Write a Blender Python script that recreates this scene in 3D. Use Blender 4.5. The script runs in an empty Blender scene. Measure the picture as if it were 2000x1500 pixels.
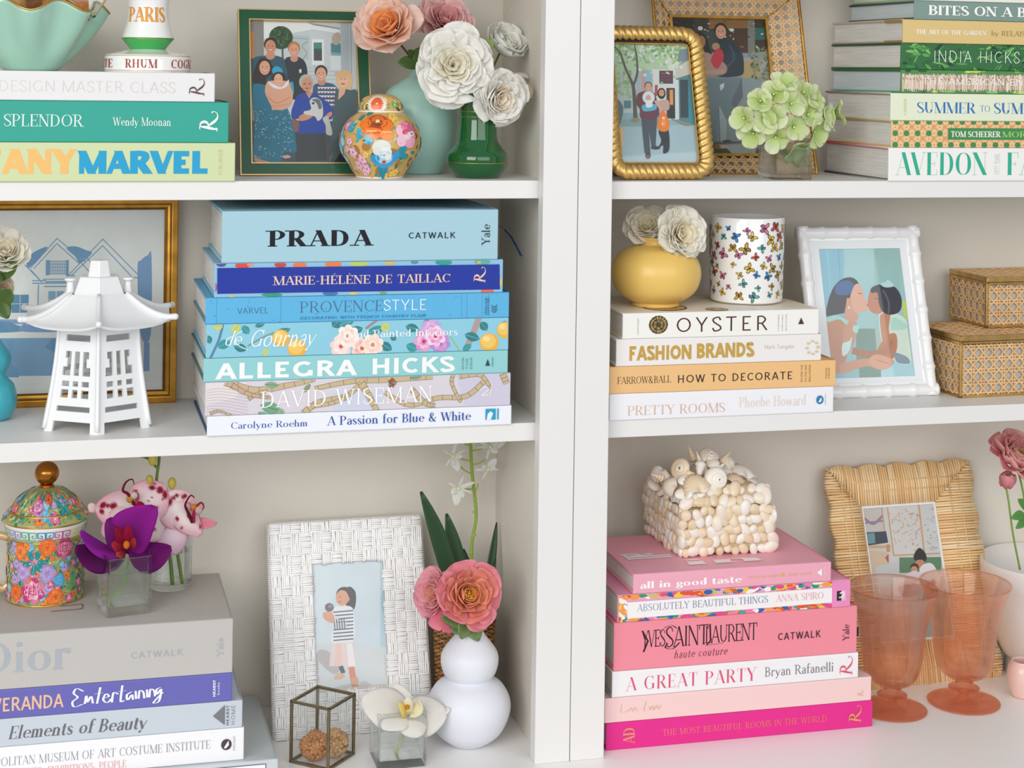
import bpy, bmesh, random, math
import numpy as np
from math import sin, cos, pi, atan, radians, sqrt, tan, atan2, hypot
from mathutils import Vector, Matrix
from mathutils.geometry import tessellate_polygon
random.seed(7)
S = bpy.context.scene
COL = S.collection
# ------------------------------------------------------------------ camera
FPX, CX, CY, YAW, ROLL = 3320.0, 1000.0, 138.6, atan(875/3320), 0.0150
CAM = Vector((0.0, -1.78, 0.70))
RM = Matrix.Rotation(-YAW, 3, 'Z') @ Matrix.Rotation(pi/2, 3, 'X') @ Matrix.Rotation(ROLL, 3, 'Z')
cd = bpy.data.cameras.new('camera'); cam = bpy.data.objects.new('camera', cd); COL.objects.link(cam)
cam.matrix_world = Matrix.Translation(CAM) @ RM.to_4x4()
cd.sensor_width = 36; cd.lens = FPX/2000*36; cd.clip_start = .05
cd.shift_x = (1000-CX)/2000; cd.shift_y = -(750-CY)/2000
S.camera = cam
# ------------------------------------------------------------------ light
w = bpy.data.worlds.new('room_light'); S.world = w; w.use_nodes = True
bg = w.node_tree.nodes['Background']; bg.inputs[0].default_value = (.95, .975, 1.0, 1); bg.inputs[1].default_value = .66
def area(name, loc, target, sx, sy, power, col):
    l = bpy.data.lights.new(name, 'AREA'); l.shape = 'RECTANGLE'; l.size = sx; l.size_y = sy; l.energy = power; l.color = col
    o = bpy.data.objects.new(name, l); COL.objects.link(o); o.location = loc
    o.rotation_euler = (Vector(target)-Vector(loc)).to_track_quat('-Z', 'Y').to_euler()
    return o
area('window_light', (-1.7, -2.9, 1.5), (.45, 0, .3), 2.2, 2.0, 100, (1, .985, .965))
area('front_fill_light', (1.1, -3.4, 1.4), (.6, 0, .3), 3.0, 2.0, 56, (.98, .99, 1))  # added frontal fill to brighten the back walls, no window is known there
S.view_settings.view_transform = 'Standard'; S.view_settings.look = 'None'
S.view_settings.gamma = 1; S.view_settings.use_curve_mapping = False; S.view_settings.exposure = -0.52
S.cycles.max_bounces = 14; S.cycles.transparent_max_bounces = 16; S.cycles.transmission_bounces = 14
# ------------------------------------------------------------------ pixels to space
def ray(px, py): return RM @ Vector(((px-CX)/FPX, -(py-CY)/FPX, -1))
def PY(px, py, Y=0.0):
    r = ray(px, py); return CAM + r*((Y-CAM.y)/r.y)
def PZ(px, py, z):
    r = ray(px, py); return CAM + r*((z-CAM.z)/r.z)
# ------------------------------------------------------------------ colour and materials
def lin(h):
    if not isinstance(h, str): return tuple(h)[:3]
    h = h.lstrip('#'); c = [int(h[i:i+2], 16)/255 for i in (0, 2, 4)]
    return tuple(x/12.92 if x < .04045 else ((x+.055)/1.055)**2.4 for x in c)
def lerp(a, b, t): return tuple(x+(y-x)*t for x, y in zip(lin(a), lin(b)))
MATS = {}
def mat(name, col='#ffffff', rough=.5, metal=0, coat=0, trans=0, ior=1.45, bump=None, mottle=None, attr=False, sub=0, sheen=0, spec=None, alpha=None):
    if name in MATS: return MATS[name]
    m = bpy.data.materials.new(name); m.use_nodes = True; MATS[name] = m
    nt = m.node_tree; p = nt.nodes['Principled BSDF']; I = p.inputs
    c = lin(col); I['Base Color'].default_value = (*c, 1); I['Roughness'].default_value = rough; I['Metallic'].default_value = metal
    I['IOR'].default_value = ior; I['Transmission Weight'].default_value = trans; I['Coat Weight'].default_value = coat; I['Coat Roughness'].default_value = .06
    if sub: I['Subsurface Weight'].default_value = sub; I['Subsurface Radius'].default_value = (.01, .006, .004); I['Subsurface Scale'].default_value = .6
    if sheen: I['Sheen Weight'].default_value = sheen
    if spec is not None: I['Specular IOR Level'].default_value = spec
    if alpha is not None: I['Alpha'].default_value = alpha
    tc = None
    def coord():
        nonlocal tc
        if tc is None: tc = nt.nodes.new('ShaderNodeTexCoord')
        return tc.outputs['Object']
    src = None
    if attr:
        a = nt.nodes.new('ShaderNodeAttribute'); a.attribute_name = 'Col'; src = a.outputs['Color']
    if mottle:      # (scale, amount, stretch)
        sc, am, st = mottle
        mp = nt.nodes.new('ShaderNodeMapping'); mp.inputs['Scale'].default_value = st; nt.links.new(coord(), mp.inputs[0])
        n = nt.nodes.new('ShaderNodeTexNoise'); n.inputs['Scale'].default_value = sc; n.inputs['Detail'].default_value = 3; nt.links.new(mp.outputs[0], n.inputs['Vector'])
        mr = nt.nodes.new('ShaderNodeMapRange'); mr.inputs[1].default_value = .3; mr.inputs[2].default_value = .7; mr.inputs[3].default_value = 1-am; mr.inputs[4].default_value = 1+am*.35
        nt.links.new(n.outputs[0], mr.inputs[0])
        mx = nt.nodes.new('ShaderNodeVectorMath'); mx.operation = 'SCALE'
        if src: nt.links.new(src, mx.inputs[0])
        else: mx.inputs[0].default_value = c
        nt.links.new(mr.outputs[0], mx.inputs['Scale']); src = mx.outputs[0]
    if src: nt.links.new(src, I['Base Color'])
    if bump:        # (scale, strength, stretch)
        sc, am, st = bump
        mp = nt.nodes.new('ShaderNodeMapping'); mp.inputs['Scale'].default_value = st; nt.links.new(coord(), mp.inputs[0])
        n = nt.nodes.new('ShaderNodeTexNoise'); n.inputs['Scale'].default_value = sc; n.inputs['Detail'].default_value = 2; nt.links.new(mp.outputs[0], n.inputs['Vector'])
        b = nt.nodes.new('ShaderNodeBump'); b.inputs['Strength'].default_value = am; b.inputs['Distance'].default_value = .001
        nt.links.new(n.outputs[0], b.inputs['Height']); nt.links.new(b.outputs[0], I['Normal'])
    return m
def pane_mat():
    if 'pane' in MATS: return MATS['pane']
    m = bpy.data.materials.new('pane'); m.use_nodes = True; MATS['pane'] = m; nt = m.node_tree; nt.nodes.clear()
    o = nt.nodes.new('ShaderNodeOutputMaterial'); t = nt.nodes.new('ShaderNodeBsdfTransparent'); g = nt.nodes.new('ShaderNodeBsdfGlossy'); g.inputs['Roughness'].default_value = .02
    t.inputs[0].default_value = (.985, .99, .99, 1)
    f = nt.nodes.new('ShaderNodeLayerWeight'); f.inputs[0].default_value = .5; pw = nt.nodes.new('ShaderNodeMath'); pw.operation = 'POWER'; pw.inputs[1].default_value = 5
    ad = nt.nodes.new('ShaderNodeMath'); ad.operation = 'MULTIPLY_ADD'; ad.inputs[1].default_value = .6; ad.inputs[2].default_value = .03; x = nt.nodes.new('ShaderNodeMixShader')
    nt.links.new(f.outputs['Facing'], pw.inputs[0]); nt.links.new(pw.outputs[0], ad.inputs[0]); nt.links.new(ad.outputs[0], x.inputs[0])
    nt.links.new(t.outputs[0], x.inputs[1]); nt.links.new(g.outputs[0], x.inputs[2]); nt.links.new(x.outputs[0], o.inputs[0]); return m
U = (1, 1, 1)
PAINT = mat('white_paint', '#e9e7e4', .42, bump=(60, .05, U))
FLOORM = mat('counter_paint_lit', '#f8f6f4', .35)  # whitened in colour to stand for light the counter does not receive
INNER = mat('white_paint_warm_shade', '#e8e2d6', .5, mottle=(3, .02, U))  # the same white paint, with the interior's warm shade put into its colour
PRINT = mat('print_satin', attr=True, rough=.45)
CLOTH = mat('print_cloth', attr=True, rough=.8, bump=(900, .25, U), mottle=(700, .05, U))
GLOSS = mat('print_gloss', attr=True, rough=.22, coat=.3)
PHOTO = mat('photo_paper', attr=True, rough=.35, mottle=(30, .05, U))
PAGES = mat('paper_pages', '#eeece6', .85, mottle=(60, .22, (.25, .25, 16)))
PAGESC = mat('paper_pages_blue', '#d8e4e8', .8, mottle=(60, .15, (.25, .25, 16)))
GOLD = mat('gold_leaf', '#dfb05c', .36, 1, mottle=(40, .2, U))
BRASS = mat('brass', '#dcb474', .36, .95, mottle=(60, .25, U))
def thinned(m, tint, fac):
    """real refraction blended with straight-through tinted passage, so that thin glass lets its light through"""
    nt = m.node_tree; p = nt.nodes['Principled BSDF']; o = nt.nodes['Material Output']; t = nt.nodes.new('ShaderNodeBsdfTransparent'); t.inputs[0].default_value = (*lin(tint), 1); x = nt.nodes.new('ShaderNodeMixShader'); x.inputs[0].default_value = fac
    nt.links.new(p.outputs[0], x.inputs[1]); nt.links.new(t.outputs[0], x.inputs[2]); nt.links.new(x.outputs[0], o.inputs[0]); return m
GLASS = thinned(mat('clear_glass', '#fbfdfc', 0.0, trans=1, ior=1.45), '#fafdfc', .36)
WATER = thinned(mat('water', '#fdfefe', 0.0, trans=1, ior=1.33), '#fdfefe', .3)
PETAL = mat('petal', attr=True, rough=.75, spec=.25)
def translucent(m, fac):
    nt = m.node_tree; p = nt.nodes['Principled BSDF']; o = nt.nodes['Material Output']; t = nt.nodes.new('ShaderNodeBsdfTranslucent'); x = nt.nodes.new('ShaderNodeMixShader'); x.inputs[0].default_value = fac
    a = [n for n in nt.nodes if n.type == 'ATTRIBUTE'][0]; nt.links.new(a.outputs['Color'], t.inputs[0]); nt.links.new(p.outputs[0], x.inputs[1]); nt.links.new(t.outputs[0], x.inputs[2]); nt.links.new(x.outputs[0], o.inputs[0])
translucent(PETAL, .4)
LEAF = mat('leaf', attr=True, rough=.4)
# ------------------------------------------------------------------ mesh builder
class MB:
    def __init__(s): s.v = []; s.f = []; s.c = []; s.mi = []
    def add(s, vs, fs, col=None, cols=None, mi=0):
        n = len(s.v); s.v += [tuple(p) for p in vs]; s.f += [tuple(i+n for i in f) for f in fs]
        if cols is not None: s.c += [lin(c) for c in cols]
        else:
            c = lin(col) if col is not None else (1, 1, 1); s.c += [c]*len(vs)
        s.mi += [mi]*len(fs)
    def box(s, a, b, col=None, mi=0, M=None):
        x0, y0, z0 = a; x1, y1, z1 = b
        vs = [Vector(p) for p in ((x0,y0,z0),(x1,y0,z0),(x1,y1,z0),(x0,y1,z0),(x0,y0,z1),(x1,y0,z1),(x1,y1,z1),(x0,y1,z1))]
        if M: vs = [M @ p for p in vs]
        s.add(vs, [(0,3,2,1),(4,5,6,7),(0,1,5,4),(1,2,6,5),(2,3,7,6),(3,0,4,7)], col, mi=mi)
    def tube(s, pts, rad, seg=8, col=None, closed=False, cols=None, flat=1.0, cap=True):
        P = [Vector(p) for p in pts]; n = len(P)
        R = rad if isinstance(rad, (list, tuple)) else [rad]*n
        up = None; vs = []; cc = []
        for i in range(n):
            if closed: t = P[(i+1) % n]-P[i-1]
            else: t = P[min(i+1, n-1)]-P[max(i-1, 0)]
            if t.length < 1e-9: t = Vector((0, 0, 1))
            t.normalize()
            if up is None:
                up = Vector((0, 0, 1)) if abs(t.z) < .9 else Vector((1, 0, 0))
            a = (up - t*up.dot(t)); a.normalize(); b = t.cross(a); up = a
            for k in range(seg):
                th = 2*pi*k/seg; vs.append(P[i]+a*(cos(th)*R[i]*flat)+b*(sin(th)*R[i]))
                cc.append(cols[i] if cols else col)
        fs = []
        m = n if closed else n-1
        for i in range(m):
            for k in range(seg):
                j = (i+1) % n; l = (k+1) % seg
                fs.append((i*seg+k, i*seg+l, j*seg+l, j*seg+k))
        if not closed and cap:
            fs.append(tuple(range(seg))[::-1]); fs.append(tuple((n-1)*seg+k for k in range(seg)))
        if cc[0] is None: s.add(vs, fs)
        else: s.add(vs, fs, cols=cc)
    def lathe(s, prof, seg=48, c=(0, 0, 0), col=None, rfun=None, mi=0, cols=None):
        vs = []; cc = []; fs = []
        for i, (r, z) in enumerate(prof):
            for k in range(seg):
                th = 2*pi*k/seg; rr = r*(rfun(th, z) if rfun else 1)
                vs.append((c[0]+cos(th)*rr, c[1]+sin(th)*rr, c[2]+z)); cc.append(cols[i] if cols else col)
        for i in range(len(prof)-1):
            for k in range(seg):
                l = (k+1) % seg; fs.append((i*seg+k, i*seg+l, (i+1)*seg+l, (i+1)*seg+k))
        if prof[0][0] > 1e-6: fs.append(tuple(range(seg))[::-1])
        if prof[-1][0] > 1e-6: fs.append(tuple((len(prof)-1)*seg+k for k in range(seg)))
        if cc[0] is None: s.add(vs, fs, mi=mi)
        else: s.add(vs, fs, cols=cc, mi=mi)
    def ball(s, c, r, col=None, seg=16, sc=(1, 1, 1), M=None):
        n = seg//2; vs = []; fs = []
        for i in range(n+1):
            ph = pi*i/n
            for k in range(seg):
                th = 2*pi*k/seg
                p = Vector((sin(ph)*cos(th)*r*sc[0], sin(ph)*sin(th)*r*sc[1], -cos(ph)*r*sc[2]))
                vs.append((M @ p if M else p)+Vector(c))
        for i in range(n):
            for k in range(seg):
                l = (k+1) % seg; fs.append((i*seg+k, i*seg+l, (i+1)*seg+l, (i+1)*seg+k))
        s.add(vs, fs, col)
    def build(s, name, material, parent=None, smooth=False, bevel=0, sub=0, solid=0, label=None, auto=None, loc=None, offset=0):
        me = bpy.data.meshes.new(name); me.from_pydata(s.v, [], s.f)
        ms = material if isinstance(material, (list, tuple)) else [material]
        for m in ms: me.materials.append(m)
        if len(ms) > 1: me.polygons.foreach_set('material_index', s.mi)
        at = me.color_attributes.new('Col', 'FLOAT_COLOR', 'POINT')
        buf = np.ones((len(s.v), 4), 'f'); buf[:, :3] = np.array(s.c, 'f').reshape(-1, 3) if s.c else 1
        at.data.foreach_set('color', buf.ravel())
        bm = bmesh.new(); bm.from_mesh(me); bmesh.ops.remove_doubles(bm, verts=bm.verts, dist=1e-7)
        if auto is None and not getattr(s, 'nonorm', False): bmesh.ops.recalc_face_normals(bm, faces=bm.faces)
        bm.to_mesh(me); bm.free()
        if smooth: me.shade_smooth()
        o = bpy.data.objects.new(name, me); COL.objects.link(o)
        if parent: o.parent = parent
        if loc is not None: o.location = loc
        if smooth == 'auto':
            me.shade_smooth(); md = o.modifiers.new('e', 'EDGE_SPLIT'); md.split_angle = radians(38)
        if bevel: md = o.modifiers.new('b', 'BEVEL'); md.width = bevel; md.segments = 2; md.limit_method = 'ANGLE'; md.angle_limit = radians(50); md.harden_normals = False
        if solid: md = o.modifiers.new('s', 'SOLIDIFY'); md.thickness = solid; md.offset = offset
        if sub: md = o.modifiers.new('u', 'SUBSURF'); md.levels = sub; md.render_levels = sub
        if label: o['label'] = label
        return o
def tag(o, label, cat, group=None, kind=None):
    o['label'] = label; o['category'] = cat
    if group: o['group'] = group
    if kind: o['kind'] = kind
    return o
def thing(name, label, cat, loc=(0, 0, 0), rot=None, group=None):
    o = bpy.data.objects.new(name, None); COL.objects.link(o); o.empty_display_size = .02; o.location = loc
    if rot is not None:
        if isinstance(rot, Matrix): o.rotation_euler = rot.to_euler()
        else: o.rotation_euler = rot
    return tag(o, label, cat, group)
def struct(name, a, b, m, bevel=.0008):
    mb = MB(); mb.box(a, b); o = mb.build(name, m, bevel=bevel); o['kind'] = 'structure'; return o
# ------------------------------------------------------------------ homography: traced picture points -> unit square of a flat print
def homog(quad):                       # quad TL,TR,BR,BL in picture points -> (0,1),(1,1),(1,0),(0,0)
    A = []; b = []
    for (x, y), (u, v) in zip(quad, ((0, 1), (1, 1), (1, 0), (0, 0))):
        A.append([x, y, 1, 0, 0, 0, -u*x, -u*y]); b.append(u); A.append([0, 0, 0, x, y, 1, -v*x, -v*y]); b.append(v)
    h = np.linalg.solve(np.array(A, float), np.array(b, float))
    def f(x, y):
        d = h[6]*x+h[7]*y+1; return (h[0]*x+h[1]*y+h[2])/d, (h[3]*x+h[4]*y+h[5])/d
    return f
def clip(poly, x0, y0, x1, y1):
    for ax, lim, sg in ((0, x0, 1), (0, x1, -1), (1, y0, 1), (1, y1, -1)):
        out = []; n = len(poly)
        for i in range(n):
            a, b = poly[i], poly[(i+1) % n]; da, db = (a[ax]-lim)*sg, (b[ax]-lim)*sg
            if da >= 0: out.append(a)
            if (da >= 0) != (db >= 0):
                t = da/(da-db); out.append((a[0]+(b[0]-a[0])*t, a[1]+(b[1]-a[1])*t))
        poly = out
        if len(poly) < 3: return []
    return poly
def spline(pts, n=6, closed=False):
    m = len(pts); out = []
    rng = range(m) if closed else range(m-1)
    for i in rng:
        g = lambda k: pts[k % m] if closed else pts[max(0, min(m-1, k))]
        a, b, c, d = g(i-1), g(i), g(i+1), g(i+2)
        for k in range(n):
            t = k/n; out.append(tuple(.5*((2*b[j])+(-a[j]+c[j])*t+(2*a[j]-5*b[j]+4*c[j]-d[j])*t*t+(-a[j]+3*b[j]-3*c[j]+d[j])*t**3) for j in range(len(b))))
    if not closed: out.append(tuple(pts[-1]))
    return out
class Dec:
    """flat print drawn as polygons; T maps drawn (x,y) to print (u,v); rect clips in print units; surf maps (u,v,off) to 3D"""
    def __init__(s, T=None, rect=(0, 0, 1, 1), tess=False): s.T = T or (lambda x, y: (x, y)); s.p = []; s.rect = rect; s.tess = tess
    def poly(s, pts, col, cols=None, raw=False):
        q = [s.T(*p) for p in pts] if not raw else list(pts)
        if s.rect and cols is None:
            q = clip(q, *s.rect)
            if len(q) < 3: return
        s.p.append((q, col, cols))
    def sm(s, pts, col, n=5): s.poly(spline(pts, n, True), col)
    def rectf(s, x0, y0, x1, y1, col): s.poly([(x0, y0), (x1, y0), (x1, y1), (x0, y1)], col)
    def ell(s, x, y, rx, ry, col, a=0, n=18):
        ca, sa = cos(a), sin(a)
        s.poly([(x+rx*cos(t)*ca-ry*sin(t)*sa, y+rx*cos(t)*sa+ry*sin(t)*ca) for t in [2*pi*k/n for k in range(n)]], col)
    def leaf(s, x, y, l, wd, a, col, vein=None):
        pts = []
        for k in range(6): t = k/6; pts.append((t*l, wd*sin(pi*t)**.8))
        for k in range(6): t = 1-k/6; pts.append((t*l, -wd*sin(pi*t)**.8))
        ca, sa = cos(a), sin(a)
        s.poly([(x+p*ca-q*sa, y+p*sa+q*ca) for p, q in pts], col)
        if vein: s.line([(x, y), (x+l*.9*ca, y+l*.9*sa)], l*.04, vein)
    def line(s, pts, wd, col, smooth=0, w1=None):
        if smooth: pts = spline(pts, smooth)
        n = len(pts)
        for i in range(n-1):
            (x0, y0), (x1, y1) = pts[i], pts[i+1]; d = hypot(x1-x0, y1-y0) or 1e-9
            wa = wd if w1 is None else wd+(w1-wd)*i/(n-1); wb = wd if w1 is None else wd+(w1-wd)*(i+1)/(n-1)
            nx, ny = -(y1-y0)/d, (x1-x0)/d; ex, ey = (x1-x0)/d*wb*.25, (y1-y0)/d*wb*.25
            s.poly([(x0+nx*wa/2, y0+ny*wa/2), (x1+ex+nx*wb/2, y1+ey+ny*wb/2), (x1+ex-nx*wb/2, y1+ey-ny*wb/2), (x0-nx*wa/2, y0-ny*wa/2)], col)
    def bloom(s, x, y, r, c1, c2, c3, n=6, rng=random, rings=3, sq=1):
        for k in range(rings):
            rr = r*(1-k*.3); c = (c1, c2, c1)[k % 3] if k < 3 else c2
            a0 = rng.random()*6
            for j in range(n):
                a = a0+2*pi*j/n; cc = lerp(c, c2 if j % 2 else c1, .35)
                s.ell(x+cos(a)*rr*.55, y+sin(a)*rr*.55*sq, rr*.5, rr*.4*sq, cc, a, 10)
        s.ell(x, y, r*.2, r*.2*sq, c3, 0, 8)
    def build(s, name, material, parent, surf, base=.00015, label=None, step=None):
        mb = MB(); mb.nonorm = True; N = max(1, len(s.p)); st = min(step or 8e-6, .0007/N)
        for k, (q, col, cols) in enumerate(s.p):
            off = base+k*st
            if s.tess:            # curved ground: fan from the middle
                cx = sum(p[0] for p in q)/len(q); cy = sum(p[1] for p in q)/len(q)
                vs = [surf(cx, cy, off)]+[surf(p[0], p[1], off) for p in q]; n = len(q)
                mb.add(vs, [(0, 1+i, 1+(i+1) % n) for i in range(n)], col if cols is None else None, cols=None if cols is None else [cols[0]]+list(cols))
            else:
                vs = [surf(p[0], p[1], off) for p in q]
                if len(q) == 4: fs = [(0, 1, 2, 3)]
                else: fs = [tuple(t) for t in tessellate_polygon([[Vector((p[0], p[1], 0)) for p in q]])]
                mb.add(vs, fs, col, cols=cols)
        return mb.build(name, material, parent, label=label, auto=1)
# ------------------------------------------------------------------ lettering drawn as strokes
GL = {
'A': (.72, 'd .06 0 .36 1;D .36 1 .66 0;h .33 .17 .55;s .06 0;s .66 0'),
'B': (.64, 'V .14 0 1;p .12 .98 0 .36 .97 .1 .5 .75 1 .36 .52 .1 .12 .52 0;p .12 .52 0 .38 .52 .1 .55 .27 1 .38 .02 .1 .12 .02 0;h 0 .0 .14;h 1 .0 .14'),
'C': (.7, 'a .41 .5 .35 .485 48 312;n .66 .7 .98'),
'D': (.76, 'V .14 0 1;a .3 .5 .38 .485 -90 90;h 0 .02 .3;h 1 .02 .3'),
'E': (.6, 'V .14 0 1;h 0 .02 .54;h 1 .02 .54;h .5 .14 .42;n .54 0 .24;n .54 .76 1;n .42 .4 .6'),
'F': (.58, 'V .14 0 1;h 1 .02 .54;h .5 .14 .42;n .54 .76 1;n .42 .4 .6;s .14 0'),
'G': (.8, 'a .42 .5 .36 .485 48 312;V .66 .06 .42;n .66 .7 .98;s .66 .42'),
'H': (.78, 'V .14 0 1;V .62 0 1;h .5 .14 .62;s .14 0;s .14 1;s .62 0;s .62 1'),
'I': (.28, 'V .14 0 1;s .14 0;s .14 1'),
'J': (.4, 'V .26 .15 1;s .26 1;p .26 .2 1 .2 .03 .6 .04 .02 .1'),
'K': (.72, 'V .14 0 1;d .16 .4 .6 1;D .3 .58 .64 0;s .14 0;s .14 1;s .6 1;s .64 0'),
'L': (.58, 'V .14 0 1;h 0 .02 .54;n .54 0 .26;s .14 1'),
'M': (.92, 'n .1 0 1;D .1 1 .45 0;d .45 0 .8 1;V .8 0 1;s .1 0;s .8 0;s .1 1;s .8 1'),
'N': (.76, 'n .1 0 1;D .1 1 .64 0;n .64 0 1;s .1 0;s .1 1;s .64 1'),
'O': (.84, 'a .42 .5 .36 .485 0 360'),
'P': (.62, 'V .14 0 1;p .12 .98 0 .38 .97 .1 .54 .74 1 .38 .48 .1 .12 .48 0;s .14 0;s .05 1'),
'Q': (.84, 'a .42 .5 .36 .485 0 360;D .46 .2 .74 -.12'),
'R': (.7, 'V .14 0 1;p .12 .98 0 .38 .97 .1 .54 .75 1 .38 .5 .1 .12 .5 0;D .34 .5 .62 0;s .14 0;s .66 0;s .05 1'),
'S': (.54, 'p .47 .76 .2 .4 .95 .1 .26 .985 .1 .09 .86 .7 .1 .67 .8 .28 .5 1 .46 .34 .8 .48 .16 .7 .3 .015 .1 .14 .05 .1 .06 .24 .2'),
'T': (.64, 'V .32 0 1;h 1 .04 .6;n .04 .76 1;n .6 .76 1;s .32 0'),
'U': (.74, 'V .14 .3 1;a .37 .32 .23 .31 180 360;n .6 .3 1;s .14 1;s .6 1'),
'V': (.7, 'D .06 1 .36 0;d .36 0 .64 1;s .06 1;s .64 1'),
'W': (1., 'D .06 1 .3 0;d .3 0 .49 1;D .49 1 .73 0;d .73 0 .94 1;s .06 1;s .94 1'),
'X': (.68, 'D .06 1 .6 0;d .08 0 .58 1;s .06 1;s .6 0;s .08 0;s .58 1'),
'Y': (.68, 'D .06 1 .34 .45;d .34 .45 .62 1;V .34 0 .47;s .06 1;s .62 1;s .34 0'),
'Z': (.6, 'h 1 .06 .54;h 0 .06 .54;D .54 1 .06 0'),
'&': (.8, 'p .7 .1 .1 .58 .0 .6 .38 .3 1 .2 .66 1 .24 .93 .5 .36 .98 .1 .46 .8 .5 .34 .58 .2 .12 .36 .6 .1 .15 .9 .26 .01 .3 .5 .1 .1 .66 .45 .1 .74 .5 .1'),
'a': (.5, 'V .4 0 .45;p .4 .42 1 .36 .6 .3 .22 .635 .1 .09 .5 .5;p .4 .38 0 .2 .33 .4 .1 .17 1 .18 .01 .4 .3 .03 .1 .4 .14 0'),
'b': (.54, 'V .12 0 1.05;a .28 .32 .21 .31 -120 120'),
'c': (.5, 'a .3 .32 .24 .31 52 308'),
'd': (.56, 'V .44 0 1.05;a .28 .32 .21 .31 60 300'),
'e': (.54, 'a .3 .32 .24 .31 4 315;h .35 .1 .52'),
'f': (.34, 'V .16 0 .86;p .16 .84 1 .2 1.0 .5 .3 1.05 .1 .4 .96 .4;h .64 .04 .34;s .16 0'),
'g': (.52, 'a .28 .42 .2 .21 0 360;p .2 .24 0 .12 .14 .3 .2 .06 .8 .44 .02 .8 .46 -.16 .6 .26 -.27 .1 .08 -.18 .5 .12 -.04 .3 .22 .04 0'),
'h': (.58, 'V .12 0 1.05;p .12 .46 0 .28 .63 .1 .42 .5 1 .44 .3 1 .44 0 1;s .12 0;s .44 0'),
'i': (.26, 'V .12 0 .64;o .12 .88 .075;s .12 0'),
'k': (.54, 'V .12 0 1.05;d .14 .26 .42 .64;D .24 .38 .48 0;s .12 0;s .48 0'),
'l': (.26, 'V .12 0 1.05;s .12 0'),
'm': (.82, 'V .12 0 .64;p .12 .46 0 .25 .63 .1 .38 .52 1 .4 .3 1 .4 0 1;p .4 .46 0 .54 .63 .1 .66 .52 1 .68 .3 1 .68 0 1;s .12 0;s .4 0;s .68 0'),
'n': (.58, 'V .12 0 .64;p .12 .46 0 .28 .63 .1 .42 .5 1 .44 .3 1 .44 0 1;s .12 0;s .44 0'),
'o': (.6, 'a .3 .32 .24 .31 0 360'),
'p': (.54, 'V .12 -.3 .64;a .28 .32 .21 .31 -120 120;s .12 -.3'),
'r': (.42, 'V .12 0 .64;p .12 .44 0 .22 .6 .3 .34 .6 .7;o .34 .57 .06;s .12 0'),
's': (.42, 'p .34 .5 .2 .26 .62 .1 .18 .635 .1 .08 .55 .6 .09 .44 .8 .2 .33 1 .34 .22 .8 .34 .09 .6 .22 .005 .1 .12 .03 .1 .06 .16 .2'),
't': (.36, 'V .16 .12 .86;h .64 .02 .32;p .16 .16 1 .2 .03 .6 .28 .01 .2 .34 .08 0'),
'u': (.58, 'V .12 .2 .64;p .12 .22 1 .14 .08 .9 .24 .01 .2 .36 .05 .1 .42 .14 0;V .44 0 .64'),
'v': (.54, 'D .06 .64 .28 0;d .28 0 .48 .64'),
'w': (.78, 'D .06 .64 .24 0;d .24 0 .38 .64;D .38 .64 .56 0;d .56 0 .7 .64'),
'x': (.54, 'D .06 .64 .48 0;d .08 0 .46 .64'),
'y': (.54, 'D .06 .64 .3 0;d .16 -.27 .5 .64;o .14 -.22 .06'),
'-': (.34, 'h .35 .04 .3'), '.': (.2, 'o .1 .05 .06'), "'": (.2, 'd .1 .8 .14 1'),
'\u00c9': (.6, 'V .14 0 1;h 0 .02 .54;h 1 .02 .54;h .5 .14 .42;n .54 0 .24;n .54 .76 1;n .42 .4 .6;d .24 1.1 .4 1.26'),
'\u00c8': (.6, 'V .14 0 1;h 0 .02 .54;h 1 .02 .54;h .5 .14 .42;n .54 0 .24;n .54 .76 1;n .42 .4 .6;d .4 1.1 .24 1.26'),
}
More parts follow.
